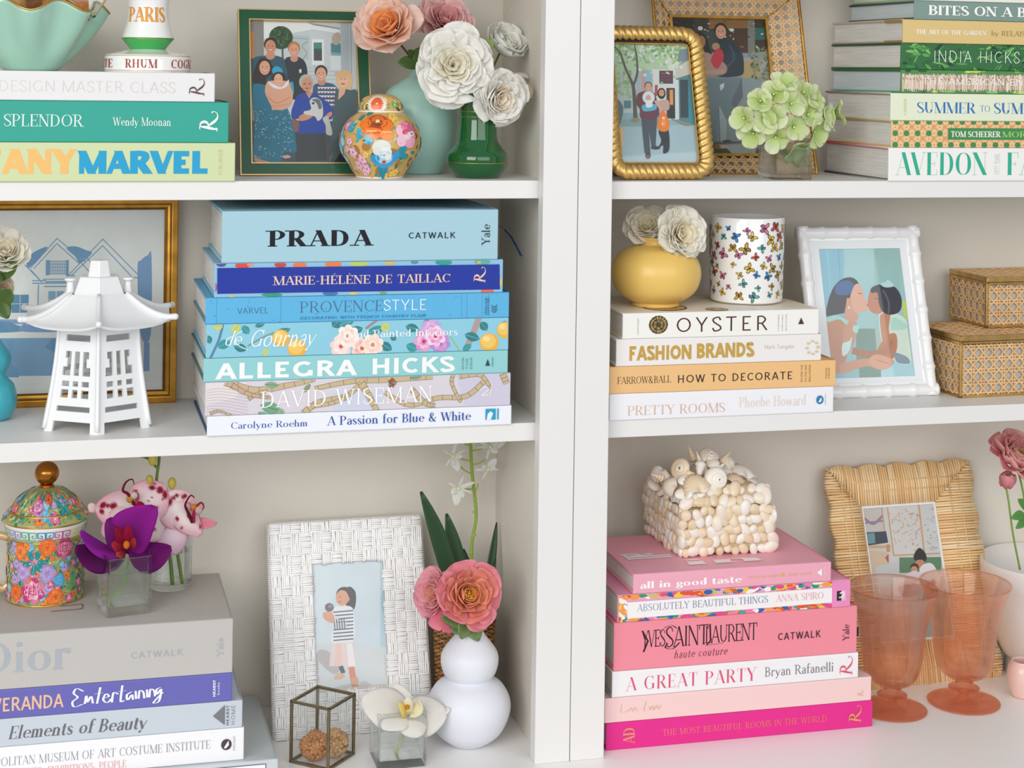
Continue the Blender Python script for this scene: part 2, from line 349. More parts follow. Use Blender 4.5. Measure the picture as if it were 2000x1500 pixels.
def glyphs(text, T=.12, t=.03, serif=.09, sp=.04, slant=0):
    """polygons of a line of text in cap-height units; serif=0 gives an even sans"""
    out = []; x = 0; sans = serif == 0
    if sans: t = min(T, .235)
    ex = 1+max(0, T-.14)*1.6
    def quad(a, b, c, d): out.append([(p[0]+slant*p[1], p[1]) for p in (a, b, c, d)])
    def path(P):
        n = len(P); L = []; Rr = []
        for i in range(n):
            a, b = P[max(0, i-1)], P[min(n-1, i+1)]; d = hypot(b[0]-a[0], b[1]-a[1]) or 1e-6
            nx, ny = -(b[1]-a[1])/d, (b[0]-a[0])/d; w = P[i][2]/2
            L.append((P[i][0]+nx*w, P[i][1]+ny*w)); Rr.append((P[i][0]-nx*w, P[i][1]-ny*w))
        for i in range(n-1): quad(L[i], L[i+1], Rr[i+1], Rr[i])
    for ch in text:
        if ch == ' ': x += .34+sp; continue
        wd, ops = GL.get(ch, GL['-'])
        X = lambda v: x+v*ex
        for op in ops.split(';'):
            k, *a = op.split(); a = [float(v) for v in a]
            if k in 'Vn':
                w = T if k == 'V' else t
                quad((X(a[0])-w/2, a[1]), (X(a[0])+w/2, a[1]), (X(a[0])+w/2, a[2]), (X(a[0])-w/2, a[2])) if not (sans and k == 'n' and ch in 'ÉÈEFLTCGS') else None
            elif k == 'h':
                y = a[0]; x0, x1 = X(a[1]), X(a[2])
                if sans and a[1] < .14: x0 = X(.14)-T/2 if ch not in 'TtfZe-' else x0
                lo, hi = y-t/2, y+t/2
                if y <= 0: lo, hi = 0, t
                elif y >= 1: lo, hi = 1-t, 1
                elif abs(y-.64) < .001: lo, hi = .64-t, .64
                quad((x0, lo), (x1, lo), (x1, hi), (x0, hi))
            elif k in 'Dd':
                w = T if k == 'D' else t; x0, y0, x1, y1 = X(a[0]), a[1], X(a[2]), a[3]; d = hypot(x1-x0, y1-y0); hw = w*d/max(.2, abs(y1-y0))/2
                quad((x0-hw, y0), (x0+hw, y0), (x1+hw, y1), (x1-hw, y1))
            elif k == 's':
                if not sans:
                    y = a[1]; lo, hi = (y-t, y) if y > .5 and y not in (.42,) else (y, y+t)
                    quad((X(a[0])-T/2-serif, lo), (X(a[0])+T/2+serif, lo), (X(a[0])+T/2+serif, hi), (X(a[0])-T/2-serif, hi))
            elif k == 'o':
                r = max(a[2], T*.55); out.append([(X(a[0])+r*cos(q*pi/5)+slant*a[1], a[1]+r*sin(q*pi/5)) for q in range(10)])
            elif k == 'a':
                cx, cy, rx, ry, a0, a1 = a; n = max(6, int(abs(a1-a0)/14)); P = []
                for i in range(n+1):
                    th = radians(a0+(a1-a0)*i/n); ww = t+(T-t)*abs(cos(th))**1.6
                    kk = ww/2 if not sans else T/2
                    P.append((X(cx)+(rx*ex-kk*.6)*cos(th), cy+(ry-t/2)*sin(th), ww))
                path(P)
            elif k == 'p':
                pts = [(X(a[i]), a[i+1], t+(T-t)*a[i+2]) for i in range(0, len(a), 3)]
                pts = [(p[0], min(max(p[1], t/2), 1-t/2) if (a[3*i+1] > -.05 and ch.isupper()) else p[1], p[2]) for i, p in enumerate(pts)]
                path(spline(pts, 4))
        x += (wd*ex+sp)
    return out, x-sp
def write(dec_or_list, text, x0, x1, y0, y1, col, T=.12, t=.03, serif=.09, sp=.04, slant=0, rot=0, arc=0):
    """fit the text's cap height between y0,y1 (baseline y0) and its length between x0,x1; rot=1 reads upwards"""
    g, W = glyphs(text, T, t, serif, sp, slant)
    for q in g:
        pts = []
        for x, y in q:
            if rot == 0: pts.append((x0+(x1-x0)*x/W, y0+(y1-y0)*y))
            elif rot == 1: pts.append((x1+(x0-x1)*y, y0+(y1-y0)*x/W))     # reads upwards
            else: pts.append((x0+(x1-x0)*y, y1+(y0-y1)*x/W))              # reads downwards
        dec_or_list.poly(pts, col, raw=True)
def swash(d, x0, x1, y0, y1, col, w=1.0):
    """the curled capital R mark, lying on its side (reads upwards)"""
    def Q(u, v): return (x0+(x1-x0)*u, y0+(y1-y0)*v)
    for P in ([(.95,.12,.05),(.7,.16,.12),(.4,.22,.13),(.06,.26,.05)], [(.06,.12,.04),(.02,.2,.05),(.06,.3,.06)], [(.95,.02,.04),(.99,.12,.06),(.9,.2,.05)],
              [(.06,.26,.05),(.08,.42,.1),(.3,.5,.13),(.48,.4,.09),(.48,.24,.04)], [(.48,.28,.04),(.66,.4,.12),(.84,.52,.13),(.97,.66,.10),(1.0,.8,.06),(.94,.94,.04),(.8,1.0,.03),(.68,.97,.06),(.72,.92,.05)]):
        sp_ = spline(P, 5); n = len(sp_)
        for i in range(n-1):
            a, b = sp_[i], sp_[i+1]; dd = hypot(b[0]-a[0], b[1]-a[1]) or 1e-6; nx, ny = -(b[1]-a[1])/dd, (b[0]-a[0])/dd
            q = [Q(a[0]+nx*a[2]*w/2, a[1]+ny*a[2]*w/2), Q(b[0]+nx*b[2]*w/2, b[1]+ny*b[2]*w/2), Q(b[0]-nx*b[2]*w/2, b[1]-ny*b[2]*w/2), Q(a[0]-nx*a[2]*w/2, a[1]-ny*a[2]*w/2)]
            d.poly(q, col, raw=True)
# ------------------------------------------------------------------ the built-in cabinet
ZL1, ZL2, ZR1, ZR2, ZF = .5813, .3180, .5800, .3172, -.0456
TH, YB = .0195, .206
XP0, XP1 = .5003, .5783       # the two stiles
for nm, a, b, m in (
    ('wall_back', (-.6, YB, -.08), (1.7, YB+.02, 1.2), INNER),
    ('floor', (-.8, -.26, ZF-.03), (1.9, YB, ZF), FLOORM),
    ('wall_side', (.511, -.002, ZF), (.530, YB, 1.2), INNER),
    ('wall_side', (.548, -.002, ZF), (.567, YB, 1.2), INNER),
    ('wall_left', (-.42, -.002, ZF), (-.40, YB, 1.2), INNER),
    ('wall_right', (1.48, -.002, ZF), (1.50, YB, 1.2), INNER),
    ('trim_1', (XP0, -.0212, ZF), (.5393, -.0022, 1.2), PAINT),
    ('trim_2', (.5401, -.0212, ZF), (XP1, -.0022, 1.2), PAINT),
    ('trim_3', (-.46, -.0212, ZF), (-.392, -.0022, 1.2), PAINT),
    ('trim_4', (1.472, -.0212, ZF), (1.54, -.0022, 1.2), PAINT)):
    struct(nm, a, b, m)
for z, x0, x1 in ((ZL1, -.40, .511), (ZL2, -.40, .511), (ZR1, .567, 1.48), (ZR2, .567, 1.48), (.862, -.40, .511), (.862, .567, 1.48)):
    struct('shelf', (x0, 0.0, z-TH), (x1, YB, z), PAINT, .0006)
mb = MB()                     # shelf-pin holes drilled in the side panel
for y in (.035, .165):
    for k in range(26): z = ZF+.05+k*.032; mb.tube([(.5109, y, z), (.5107, y, z)], .0017, 8)
mb.build('shelf_pin_plug', mat('plug', '#f6f5f2', .5), None)['kind'] = 'stuff'
# ------------------------------------------------------------------ books
CAT_BOOK = 'book'
def book(label, group, X, Z0, Z1, L, depth, col, Yf=0.0, yaw=0.0, over=.003, top=None, pages=PAGES, boardcol=None, cloth=False, rnd=.0012, bt=.0024, headband=None, gap=.0002):
    """lying flat: spine towards the room, its left end at (X, Yf). local x along the spine, y into the shelf, z up"""
    r = thing('book', label, 'book', (X, Yf, Z0), (0, 0, yaw), group); H = Z1-Z0-gap
    m = CLOTH if cloth else PRINT; mb = MB(); c2 = boardcol or col
    st = .0022
    # spine with a little round, then the two boards
    mb.box((0, 0, 0), (L, st, H), col)
    mb.box((0, st, 0), (L, depth, bt), c2)
    mb.box((0, st, H-bt), (L, depth, H), top or c2)
    mb.build('cover', m, r, bevel=min(rnd, bt*.45))
    pb = MB(); pb.box((over, st, bt), (L-over, depth-over, H-bt)); pb.build('page_block', pages, r)
    if headband:
        hb = MB(); hb.box((over-.0006, st, bt), (over+.002, st+.003, H-bt), headband); hb.build('headband', PRINT, r)
    r['H'] = H; r['L'] = L; return r
def spine(r, m=PRINT, name='spine_lettering'):
    """Dec on the spine in units 0..1 (u along, v up)"""
    L, H = r['L'], r['H']; d = Dec(None, (0.004, .01, .996, .99)); d.done = lambda base=.00012, n=name: d.build(n, m, r, lambda u, v, o: (u*L, -o, v*H), base=base)
    return d
def topface(r, depth, m=PRINT, name='cover_print'):
    L, H = r['L'], r['H']; d = Dec(None, (0.01, .01, .99, .99)); d.done = lambda base=.00012, n=name: d.build(n, m, r, lambda u, v, o: (u*L, v*depth, H+o), base=base)
    return d
def zs(x, ys, Y=0.0): return [PY(x, y, Y).z for y in ys]
def stack(group, zb, rows, Yf=0.0):
    """rows bottom to top: (label, xl, yl_top, xr, yr_top, depth, colour, options); lower edge is the book beneath"""
    out = []; z0 = zb
    for (label, xl, yl, xr, yr, depth, col, o) in rows:
        o = dict(o); y0 = o.pop('Yf', Yf); yaw = o.get('yaw', 0)
        za, zb_ = PY(xl, yl, y0).z, PY(xr, yr, y0 + (PY(xr, yr, y0).x-PY(xl, yl, y0).x)*tan(yaw)).z; z1 = o.pop('z1', (za+zb_)/2)
        X = o.pop('X', PY(xl, yl, y0).x); L = o.pop('L', None) or PY(xr, yr, y0).x-X
        b = book(label, group, X, z0, z1, L, depth, col, Yf=y0, **o); out.append(b); z0 = z1
    return out
def sd(r, quad=None, m=PRINT, name='spine_lettering', rect=(0.004, .01, .996, .99)):
    L, H = r['L'], r['H']; d = Dec(homog(quad) if quad else None, rect)
    d.done = lambda base=.00012: d.build(name, m, r, lambda u, v, o: (u*L, -o, v*H), base=base)
    return d
rng = random.Random(11)
# ---- top left stack ------------------------------------------------
g = 'books lying in the stack on the upper left shelf'
a = PY(460, 278, -.004)
lime, teal, white = stack(g, ZL1, [
    ('lime green book with orange and blue block lettering, bottom of the upper left stack', 460-560, 278, 460, 278, .185, '#cfd9a8', dict(top='#b9c792', L=.30, X=PY(460, 278, -.004).x-.30)),
    ('teal book with white serif lettering, middle of the upper left stack', 0, 197.5, 447, 197.5, .18, '#2ba391', dict(L=.30, X=PY(447, 230, -.004).x-.30, top='#1c7f74')),
    ('white book with faint lettering, topmost of the upper left stack under the white stand', 0, 140, 420, 140, .18, '#e6e4e4', dict(L=.29, X=PY(420, 160, -.004).x-.29, top='#e9e7e4'))], Yf=-.004)
Lp = lambda r, px, py=300: (PY(px, py, -.004).x-r.location.x)/r['L']
d = sd(lime)
gc = ['#eeb659', '#f0bd6d', '#e8ab55']
write(d, 'IFF', Lp(lime, -70), Lp(lime, 3), .2, .83, gc[0], T=.36, serif=0, sp=.05)
write(d, 'ANY', Lp(lime, 6), Lp(lime, 147), .2, .83, gc[1], T=.34, serif=0, sp=.08)
write(d, 'MARVEL', Lp(lime, 154), Lp(lime, 408), .2, .79, '#169fcb', T=.36, serif=0, sp=.06)
write(d, 'PUBLISHER', Lp(lime, 427), Lp(lime, 434), .16, .84, '#d6c790', T=.1, serif=0, rot=1)
d.done()
d = sd(teal)
write(d, 'SPLENDOR', Lp(teal, 6), Lp(teal, 161), .38, .67, '#dfeee9', T=.11, t=.04)
write(d, 'NEW YORK', Lp(teal, -140), Lp(teal, -12), .38, .67, '#dfeee9', T=.11, t=.04)
write(d, 'Wendy Moonan', Lp(teal, 220), Lp(teal, 333), .41, .61, '#dfeee9', T=.13, t=.05)
swash(d, Lp(teal, 388), Lp(teal, 424), .27, .77, '#e8f2ee', 1.1); d.done()
d = sd(white)
write(d, 'DESIGN MASTER CLASS', Lp(white, -4, 160), Lp(white, 343, 160), .3, .68, '#ddd2cc', T=.06, serif=0)
swash(d, Lp(white, 369, 160), Lp(white, 399, 160), .2, .8, '#5b3a34', .8); d.done()
# ---- middle left stack (blues) ---------------------------------------
g = 'blue books lying in the stack on the middle left shelf'
roehm, wise, alleg, gour, prov, marie, prada = stack(g, ZL2, [
    ('white book with cobalt blue lettering, bottom of the blue stack', 404.5, 814.5, 999.5, 790, .185, '#eef0f6', dict(top='#3c5f8e', boardcol='#31507f')),
    ('book with tan branches drawn on pale lilac, second from the bottom of the blue stack', 401, 748, 997.8, 727, .18, '#d9d2da', dict(top='#8f8b86')),
    ('aqua book with heavy white capitals, third from the bottom of the blue stack', 397.6, 700.5, 992.6, 683, .175, '#93cfd2', dict(top='#4d6c74', boardcol='#58777c')),
    ('sky blue book painted with lemons and peonies, middle of the blue stack', 402.8, 634.5, 994, 619, .182, '#8ecbdf', dict(top='#6aa7bd')),
    ('bright blue book with grey and white capitals, third from the top of the blue stack', 401.7, 584, 995, 569, .17, '#5cb3e0', dict(top='#4d93bb', boardcol='#5f8d9e')),
    ('navy book inside a pale blue floral slipcase, second from the top of the blue stack', 419, 514, 983, 507, .165, '#8fc0dc', dict(top='#8fb9cf')),
    ('thick pale blue cloth book with black capitals, topmost of the blue stack', 434, 412.8, 973.7, 409, .17, '#a9cedb', dict(cloth=True, rnd=.004, bt=.0035, top='#88b3c4'))], Yf=-.005)
Q = lambda *p: [(x, y) for x, y in p]
d = sd(prada, m=CLOTH)
write(d, 'PRADA', .165, .528, .31, .62, '#191b24', T=.25, t=.06, serif=.1, sp=.17)
write(d, 'CATWALK', .666, .84, .44, .56, '#23303a', T=.13, serif=0, sp=.14)
write(d, 'Yale', .938, .968, .3, .71, '#1b2733', T=.11, t=.05, rot=1); d.done()
q = Q((142, 390), (1778, 365), (1778, 545), (142, 578))
d = sd(marie, q, name='slipcase_print')
for x, y, c, rx, ry in ((180, 393, '#46508f', 28, 14), (300, 400, '#e0473a', 42, 16), (345, 395, '#e8907a', 20, 8), (515, 396, '#c9473c', 34, 16), (625, 398, '#ea7a4c', 40, 18), (815, 392, '#ef7b3e', 48, 18), (960, 388, '#b8cf5d', 52, 18), (1135, 383, '#d8b55c', 30, 14), (1275, 380, '#4f8fa8', 22, 10), (1440, 381, '#25a08e', 48, 16), (1660, 378, '#5fb0a0', 46, 16), (1640, 381, '#e2b24f', 12, 8), (145, 520, '#a3568a', 14, 26), (240, 570, '#e3bd4a', 14, 8), (470, 560, '#2f9c74', 60, 10), (800, 552, '#3f78a8', 44, 12), (930, 552, '#e7c55c', 24, 8), (1100, 550, '#7aa65b', 20, 8), (1690, 538, '#e86a4c', 36, 18), (1765, 490, '#e7c55c', 12, 20)):
    d.ell(x, y, rx, ry, c)
d.done()
d = sd(marie, q); Lm, Hm = marie['L'], marie['H']
d.poly([(158, 414), (1756, 391), (1760, 528), (160, 555)], '#12309c')
write(d, 'MARIE-H\u00c9L\u00c8NE DE TAILLAC', .198, .81, .345, .6, '#ecc9b2', T=.14, t=.05, sp=.05)
swash(d, .893, .935, .3, .78, '#ecc9b2', 1.0); d.done(base=.0008)
q = Q((92, 592), (1812, 548), (1812, 692), (92, 735))
d = sd(prov, q, m=CLOTH)
for x in (150, 500, 1530, 1560, 1650, 1690): d.line([(x, 560), (x+2, 735)], 3, '#4a9fc9')
for k in range(110):
    x, y = rng.uniform(100, 1800), rng.uniform(555, 730); d.ell(x, y, rng.uniform(2, 9), rng.uniform(1, 3), rng.choice(['#4fa6d4', '#6bbde6', '#51a9d8', '#468fc0']), 0, 6)
write(d, 'VARVEL', .1, .2, .38, .6, '#44738f', T=.08, serif=0)
write(d, 'PROVENCE', .3, .574, .37, .8, '#50718a', T=.08, t=.03, serif=.06)
write(d, 'STYLE', .574, .72, .38, .8, '#eaf4fa', T=.08, serif=0)
write(d, 'DECORATING WITH FRENCH COUNTRY FLAIR', .302, .718, .1, .21, '#3a83ae', T=.13, serif=0)
write(d, 'VENDOME', .916, .93, .12, .82, '#33607c', T=.12, t=.05, rot=1)
for k in range(3): d.line([(1706, 650-k*14), (1722, 664-k*14), (1738, 648-k*14)], 4, '#2f5d78')
d.done()
q = Q((95, 740), (1810, 695), (1810, 876), (92, 930))
d = sd(gour, q)
tl, tl2, lg = '#2f7f86', '#39969a', '#c7cf74'
d.line([(190, 740), (165, 830), (120, 925)], 14, '#5b86a0', 4); d.line([(330, 860), (440, 800), (560, 760)], 9, '#7f9a86', 4); d.line([(1640, 695), (1610, 780), (1570, 870)], 34, '#b09a98', 4)
d.line([(1000, 760), (1060, 715), (1110, 695)], 14, '#a08a8a', 4); d.line([(1480, 800), (1530, 880)], 6, '#a9b565', 3)
for x, y, l, w_, a, c in ((130, 745, 60, 26, .1, lg), (100, 800, 50, 20, 1.2, tl), (160, 870, 80, 26, -.5, tl2), (240, 790, 70, 26, -.9, lg), (250, 860, 80, 24, .25, tl), (300, 745, 60, 22, .9, tl2), (370, 750, 60, 14, -.3, tl), (470, 800, 110, 20, -.35, tl), (410, 915, 60, 16, -.8, lg), (810, 750, 60, 30, -.7, tl), (850, 740, 90, 22, -.3, tl2), (900, 790, 90, 26, -.4, tl), (1000, 790, 120, 24, -.35, tl2), (1080, 840, 80, 26, .5, tl), (1090, 730, 60, 26, .8, lg), (1140, 800, 40, 16, .6, tl), (1225, 745, 80, 24, .25, tl), (1230, 850, 70, 26, .4, tl2), (1320, 730, 50, 16, -.3, tl), (1560, 790, 90, 26, .3, tl), (1550, 880, 60, 18, -.6, tl2), (1650, 720, 60, 24, .9, tl), (1770, 720, 46, 16, .5, tl)): d.leaf(x, y, l, w_, a, c, '#6fb4b4')
for x, y, r in ((520, 815, 50), (610, 872, 54), (1700, 835, 54), (1790, 765, 48)):
    d.ell(x, y, r, r*.98, '#e9b24c'); d.ell(x-6, y-8, r*.8, r*.74, '#f2c763'); d.ell(x-16, y-20, r*.36, r*.3, '#f8dc93')
for (x, y, c1, c2, c3) in ((860, 860, '#f4d3cf', '#f8ebe0', '#d8604f'), (980, 870, '#f7e3d6', '#efb3a8', '#d8604f'), (900, 800, '#fbefe4', '#f3cfc6', '#e08a70'), (1040, 850, '#f6e6d4', '#f4cfc0', '#e08a70')): d.bloom(x, y, 62, c1, c2, c3, 7, rng)
for (x, y, c1, c2, c3) in ((1370, 760, '#c9a0d8', '#e7b6dc', '#b0447f'), (1330, 830, '#e08cc0', '#f0c4dd', '#c03070'), (1420, 840, '#b28ad2', '#dc9ccb', '#b0306a'), (1395, 800, '#f4d6ea', '#e38cc0', '#d03a6a')): d.bloom(x, y, 58, c1, c2, c3, 7, rng)
# hand written title, then the capitals across the flowers
write(d, 'de', .055, .108, .36, .78, '#fbfbf8', T=.085, t=.045, serif=.02, slant=.35); write(d, 'Gournay', .135, .345, .3, .82, '#fbfbf8', T=.085, t=.045, serif=.03, slant=.35, sp=.02)
d.line([(d_ := 300, 775), (262, 800), (270, 850), (330, 880)], 4, '#fbfbf8', 4)
write(d, 'Hand-Painted Interiors', .44, .825, .50, .72, '#f6f4f6', T=.13, t=.05); d.done()
d = sd(alleg)
write(d, 'ALLEGRA', .04, .49, .11, .78, '#f4f6f4', T=.2, serif=0, sp=.08)
write(d, 'HICKS', .54, .815, .12, .8, '#f4f6f4', T=.2, serif=0, sp=.08)
for k in range(3): write(d, ('NEW ROOM', 'THE', 'DESIGN')[k], .842+k*.014, .849+k*.014, .2, .72, '#4d7f87', T=.1, serif=0, rot=1)
d.poly([(.922, .34), (.938, .34), (.93, .64)], '#1f4650'); write(d, 'ABRAMS', .944, .949, .3, .7, '#47737b', T=.12, serif=0, rot=1); d.done()
q = Q((90, 1068), (1818, 1008), (1818, 1190), (92, 1255))
d = sd(wise, q)
d.poly([(85, 1060), (330, 1052), (260, 1150), (85, 1200)], '#e3dcdc'); d.poly([(1500, 1010), (1830, 1000), (1830, 1190), (1560, 1200)], '#cfcadb'); d.poly([(800, 1120), (1100, 1110), (1060, 1220), (820, 1230)], '#cdd2e3')
br, ol = '#c9b48f', '#7d6d52'
def vine(P, w0, w1, c=br):
    d.line(P, w0+5, ol, 6, w1+4); d.line(P, w0, c, 6, w1)
    sp_ = spline(P, 6)
    for i in range(1, len(sp_)-1, 2):
        (x0, y0), (x1, y1) = sp_[i], sp_[i+1]; dd = hypot(x1-x0, y1-y0) or 1; ww = w0+(w1-w0)*i/len(sp_)
        d.line([(x0-(y1-y0)/dd*ww/2, y0+(x1-x0)/dd*ww/2), (x0+(y1-y0)/dd*ww/2, y0-(x1-x0)/dd*ww/2)], 3, ol)
for P, w0, w1 in (([(200, 1060), (360, 1110), (560, 1080), (700, 1050)], 46, 18), ([(330, 1160), (380, 1130), (440, 1110)], 20, 12), ([(700, 1100), (900, 1060), (1100, 1050), (1360, 1030)], 22, 30), ([(640, 1240), (720, 1180), (880, 1140), (960, 1070)], 34, 22), ([(960, 1060), (1010, 1140), (1060, 1230)], 40, 26), ([(880, 1150), (800, 1180), (690, 1200)], 22, 16), ([(1100, 1120), (1240, 1190), (1400, 1150), (1560, 1140), (1660, 1060)], 20, 26), ([(1490, 1010), (1480, 1070), (1530, 1170)], 18, 14), ([(1520, 1030), (1640, 1020), (1700, 1090)], 24, 16), ([(1770, 1010), (1790, 1060)], 34, 30), ([(120, 1240), (170, 1225), (240, 1250)], 14, 8), ([(1250, 1100), (1330, 1180), (1380, 1190)], 26, 20)): vine(P, w0, w1)
vine([(230, 1075), (330, 1130), (450, 1150)], 26, 14, '#c9a98c')
for x, y, l, w_, a, c in ((400, 1190, 120, 34, .3, '#6fa585'), (390, 1230, 70, 26, .8, '#7fae8c'), (420, 1075, 80, 18, .1, '#7fae8c'), (640, 1120, 60, 14, -.9, '#8f9d78'), (1240, 1040, 70, 14, -.2, '#7fa58f'), (500, 1210, 50, 18, .9, '#86b391')): d.leaf(x, y, l, w_, a, c, ol)
for k in range(16): a = k*2.4; d.ell(1140+cos(a)*3.6*sqrt(k)*1.7, 1066+sin(a)*3.6*sqrt(k)*1.7, 6, 6, rng.choice(['#8c6048', '#a87858', '#6f4a38']), 0, 8)
for k in range(9): d.line([(100, 1110+k*15), (180, 1100+k*16), (330, 1120+k*17)], 1.6, '#c2a7a6', 3)
write(d, 'DAVID WISEMAN', .175, .735, .2, .68, '#fbfaf8', T=.095, t=.05, serif=.05, sp=.08)
for P in ([(1640, 1110), (1665, 1085), (1690, 1100), (1650, 1135), (1690, 1128)], [(1712, 1070), (1700, 1135)]): d.line(P, 5, '#f4efee', 3)
d.done()
d = sd(roehm)
write(d, 'Carolyne Roehm', .075, .32, .33, .66, '#3a62aa', T=.13, t=.035)
write(d, 'A Passion for Blue & White', .385, .86, .33, .78, '#2f5aa8', T=.14, t=.035)
d.poly([(.91, .3), (.945, .3), (.945, .87), (.91, .87)], '#2aa0c9'); d.poly([(.914, .3), (.928, .3), (.936, .62), (.928, .74), (.918, .62)], '#eef0f6'); d.poly([(.95, .3), (.955, .3), (.955, .87), (.95, .87)], '#2aa0c9'); d.done()
# ribbon marker of the thick book
# ---- top right stack (greens) ------------------------------------------
g = 'green and white books lying in the stack on the upper right shelf'
Yc = -.004; kw = dict(L=.30)
avedon, scheer, summer, raffia, india, garden, bites, topb = stack(g, ZR1, [
    ('white book with large green capitals, bottom of the upper right stack', 1736, 287.5, 2000, 289, .172, '#f1efeb', dict(L=.33, boardcol='#35383a', top='#c9303c')),
    ('green book with a woven cane pattern, second from the bottom of the upper right stack', 1741, 235.5, 2000, 237, .175, '#eec48e', dict(L=.29, top='#c9a068', headband='#d8d4cc')),
    ('cream book with blue capitals, third from the bottom of the upper right stack', 1740, 181.5, 2000, 184, .175, '#e3e9cf', dict(L=.29, top='#8a6f5f', headband='#2f62b0')),
    ('raffia fringed green book with aqua page edges, midway up the upper right stack', 1760, 135.5, 2000, 139, .185, '#4f8a4a', dict(L=.27, pages=PAGESC, top='#185a48', boardcol='#7fb8b4')),
    ('dark green leafy book with thin white capitals, third in the upper right stack', 1760, 83.6, 2000, 88, .185, '#2f6b3a', dict(L=.27, top='#124c40', pages=PAGES)),
    ('mustard yellow book beneath the sage grey one in the upper right stack', 1764, 38, 2000, 42, .188, '#dcbf80', dict(L=.27, top='#c8c2b5', boardcol='#b9b3a8')),
    ('sage grey book with white serif capitals, second from the top of the upper right stack', 1786, 2, 2000, 5, .17, '#7d968c', dict(L=.26, top='#223238', boardcol='#30383c', pages=PAGESC)),
    ('pale green book on the very top of the upper right stack', 1788, -36, 2000, -36, .165, '#e6e8dc', dict(L=.26, top='#dfe6cf', boardcol='#8fc47c'))], Yf=Yc)
P0 = lambda r, px: (PY(px, 200, Yc).x-r.location.x)/r['L']
d = sd(avedon)
write(d, 'AVEDON', P0(avedon, 1752), P0(avedon, 1930), .18, .86, '#2aae8d', T=.19, t=.012, serif=.03, sp=.06)
write(d, 'FASHION', P0(avedon, 1968), P0(avedon, 2160), .18, .86, '#2aae8d', T=.19, t=.012, serif=.03, sp=.06)
write(d, 'FIFTY YEARS', P0(avedon, 1944), P0(avedon, 1954), .2, .82, '#c8d8cc', T=.1, serif=0, rot=1); d.done()
FX = lambda r, xl: xl+(1816-xl)/P0(r, 2000)
d = sd(scheer, Q((795, 930), (FX(scheer, 795), 936), (FX(scheer, 795), 1132), (795, 1132)), rect=(.004, .01, .996, .99))
for r_ in range(3):
    for k in range(30):
        x, y = 826+k*87, 938+r_*87
        for a in (0, 1):
            d.line([(x-44+a*8, y-44), (x+44, y+44-a*8)], 6, '#dba871'); d.line([(x-44, y+44-a*8), (x+44-a*8, y-44)], 6, '#dba871')
        d.ell(x, y, 23, 23, '#3f8a52', 0, 8)
        for dx, dy in ((43, 0), (0, 43), (43, 43), (30, 43), (43, 30)): d.ell(x+dx, y+dy, 5, 5, '#b5673c', 0, 4)
d.rectf(1236, 985, 3000, 1072, '#3c8a4e'); x9 = d.T(1260, 1000)[0]
write(d, 'TOM SCHEERER', x9, d.T(1645, 1000)[0], .4, .62, '#f3f1e2', T=.2, t=.07, serif=.06)
write(d, 'MORE DECORATING', d.T(1660, 1000)[0], .95, .4, .62, '#a8c968', T=.16, t=.06, serif=.05); d.done()
d = sd(summer)
write(d, 'SUMMER', P0(summer, 1791), P0(summer, 1905), .28, .68, '#2f72b8', T=.15, t=.02, serif=.06)
write(d, 'TO', P0(summer, 1914), P0(summer, 1934), .34, .58, '#4f8cc0', T=.09, t=.03, serif=.05)
write(d, 'SUMMER', P0(summer, 1941), P0(summer, 2056), .28, .68, '#2f72b8', T=.15, t=.02, serif=.06)
write(d, 'RIZZOLI'[:0]+'GARDEN', P0(summer, 1765), P0(summer, 1770), .2, .8, '#c8c888', T=.1, serif=0, rot=1); d.done()
d = sd(raffia, Q((870, 535), (FX(raffia, 870), 545), (FX(raffia, 870), 715), (870, 712)))
for k in range(40): x = rng.uniform(870, 3000); d.ell(x, rng.choice([545, 700]), rng.uniform(20, 60), rng.uniform(6, 14), rng.choice(['#6fc05a', '#3f8f46', '#b9d95c', '#245c34']), 0, 8)
d.rectf(860, 575, 3200, 682, '#d8c9b4')
for k in range(560):
    x = 870+k*3.3+rng.uniform(-2, 2); c = rng.choice(['#e9dccb', '#cbb79f', '#f2e6da', '#b39c80', '#9a8163', '#dfc3a9', '#e3c9bb'])
    d.line([(x, 560+rng.uniform(0, 30)), (x+rng.uniform(-9, 9), 668+rng.uniform(0, 34))], 5, c)
for k in range(46): x = 880+k*27; d.line([(x, 590+rng.uniform(0, 12)), (x+16, 606+rng.uniform(0, 20))], 4, '#8a7050')
write(d, 'THE AMERICAN ENTERTAINING', .1, .9, .38, .66, '#f4ebe2', T=.13, t=.1, serif=.03, sp=.1); d.done()
d = sd(india, Q((868, 335), (FX(india, 868), 342), (FX(india, 868), 528), (868, 522)))
for k in range(260):
    x, y = rng.uniform(860, 3000), rng.uniform(330, 530)
    d.leaf(x, y, rng.uniform(40, 110), rng.uniform(5, 13), rng.uniform(-1.2, 1.0), rng.choice(['#3f8a48', '#5aa352', '#2a6136', '#1c4a2c', '#78b85c', '#356f3c', '#173f27']))
d.line([(868, 522), (3000, 530)], 4, '#a8c8a0')
write(d, 'INDIA HICKS', .15+.001, P0(india, 1990), .3, .74, '#eef3ea', T=.055, serif=0, sp=.12); d.done()
d = sd(garden)
write(d, 'THE ART OF THE GARDEN', P0(garden, 1787), P0(garden, 1924), .39, .58, '#f4efe4', T=.2, t=.07, serif=.05)
write(d, 'by RELAIS & CH', P0(garden, 1934), P0(garden, 2040), .38, .6, '#a5864c', T=.1, t=.04, serif=.05); d.done()
mb = MB()
for (z0, z1) in ((.0, .003), (garden['H']-.0035, garden['H'])): mb.box((-.0006, .0022, z0), (.012, .045, z1), '#a8895a')
mb.build('jacket_flap', PRINT, garden)
d = sd(bites)
write(d, 'BITES ON A BOARD', P0(bites, 1811), P0(bites, 2085), .26, .77, '#f6f6f2', T=.2, t=.07, serif=.06); d.done()
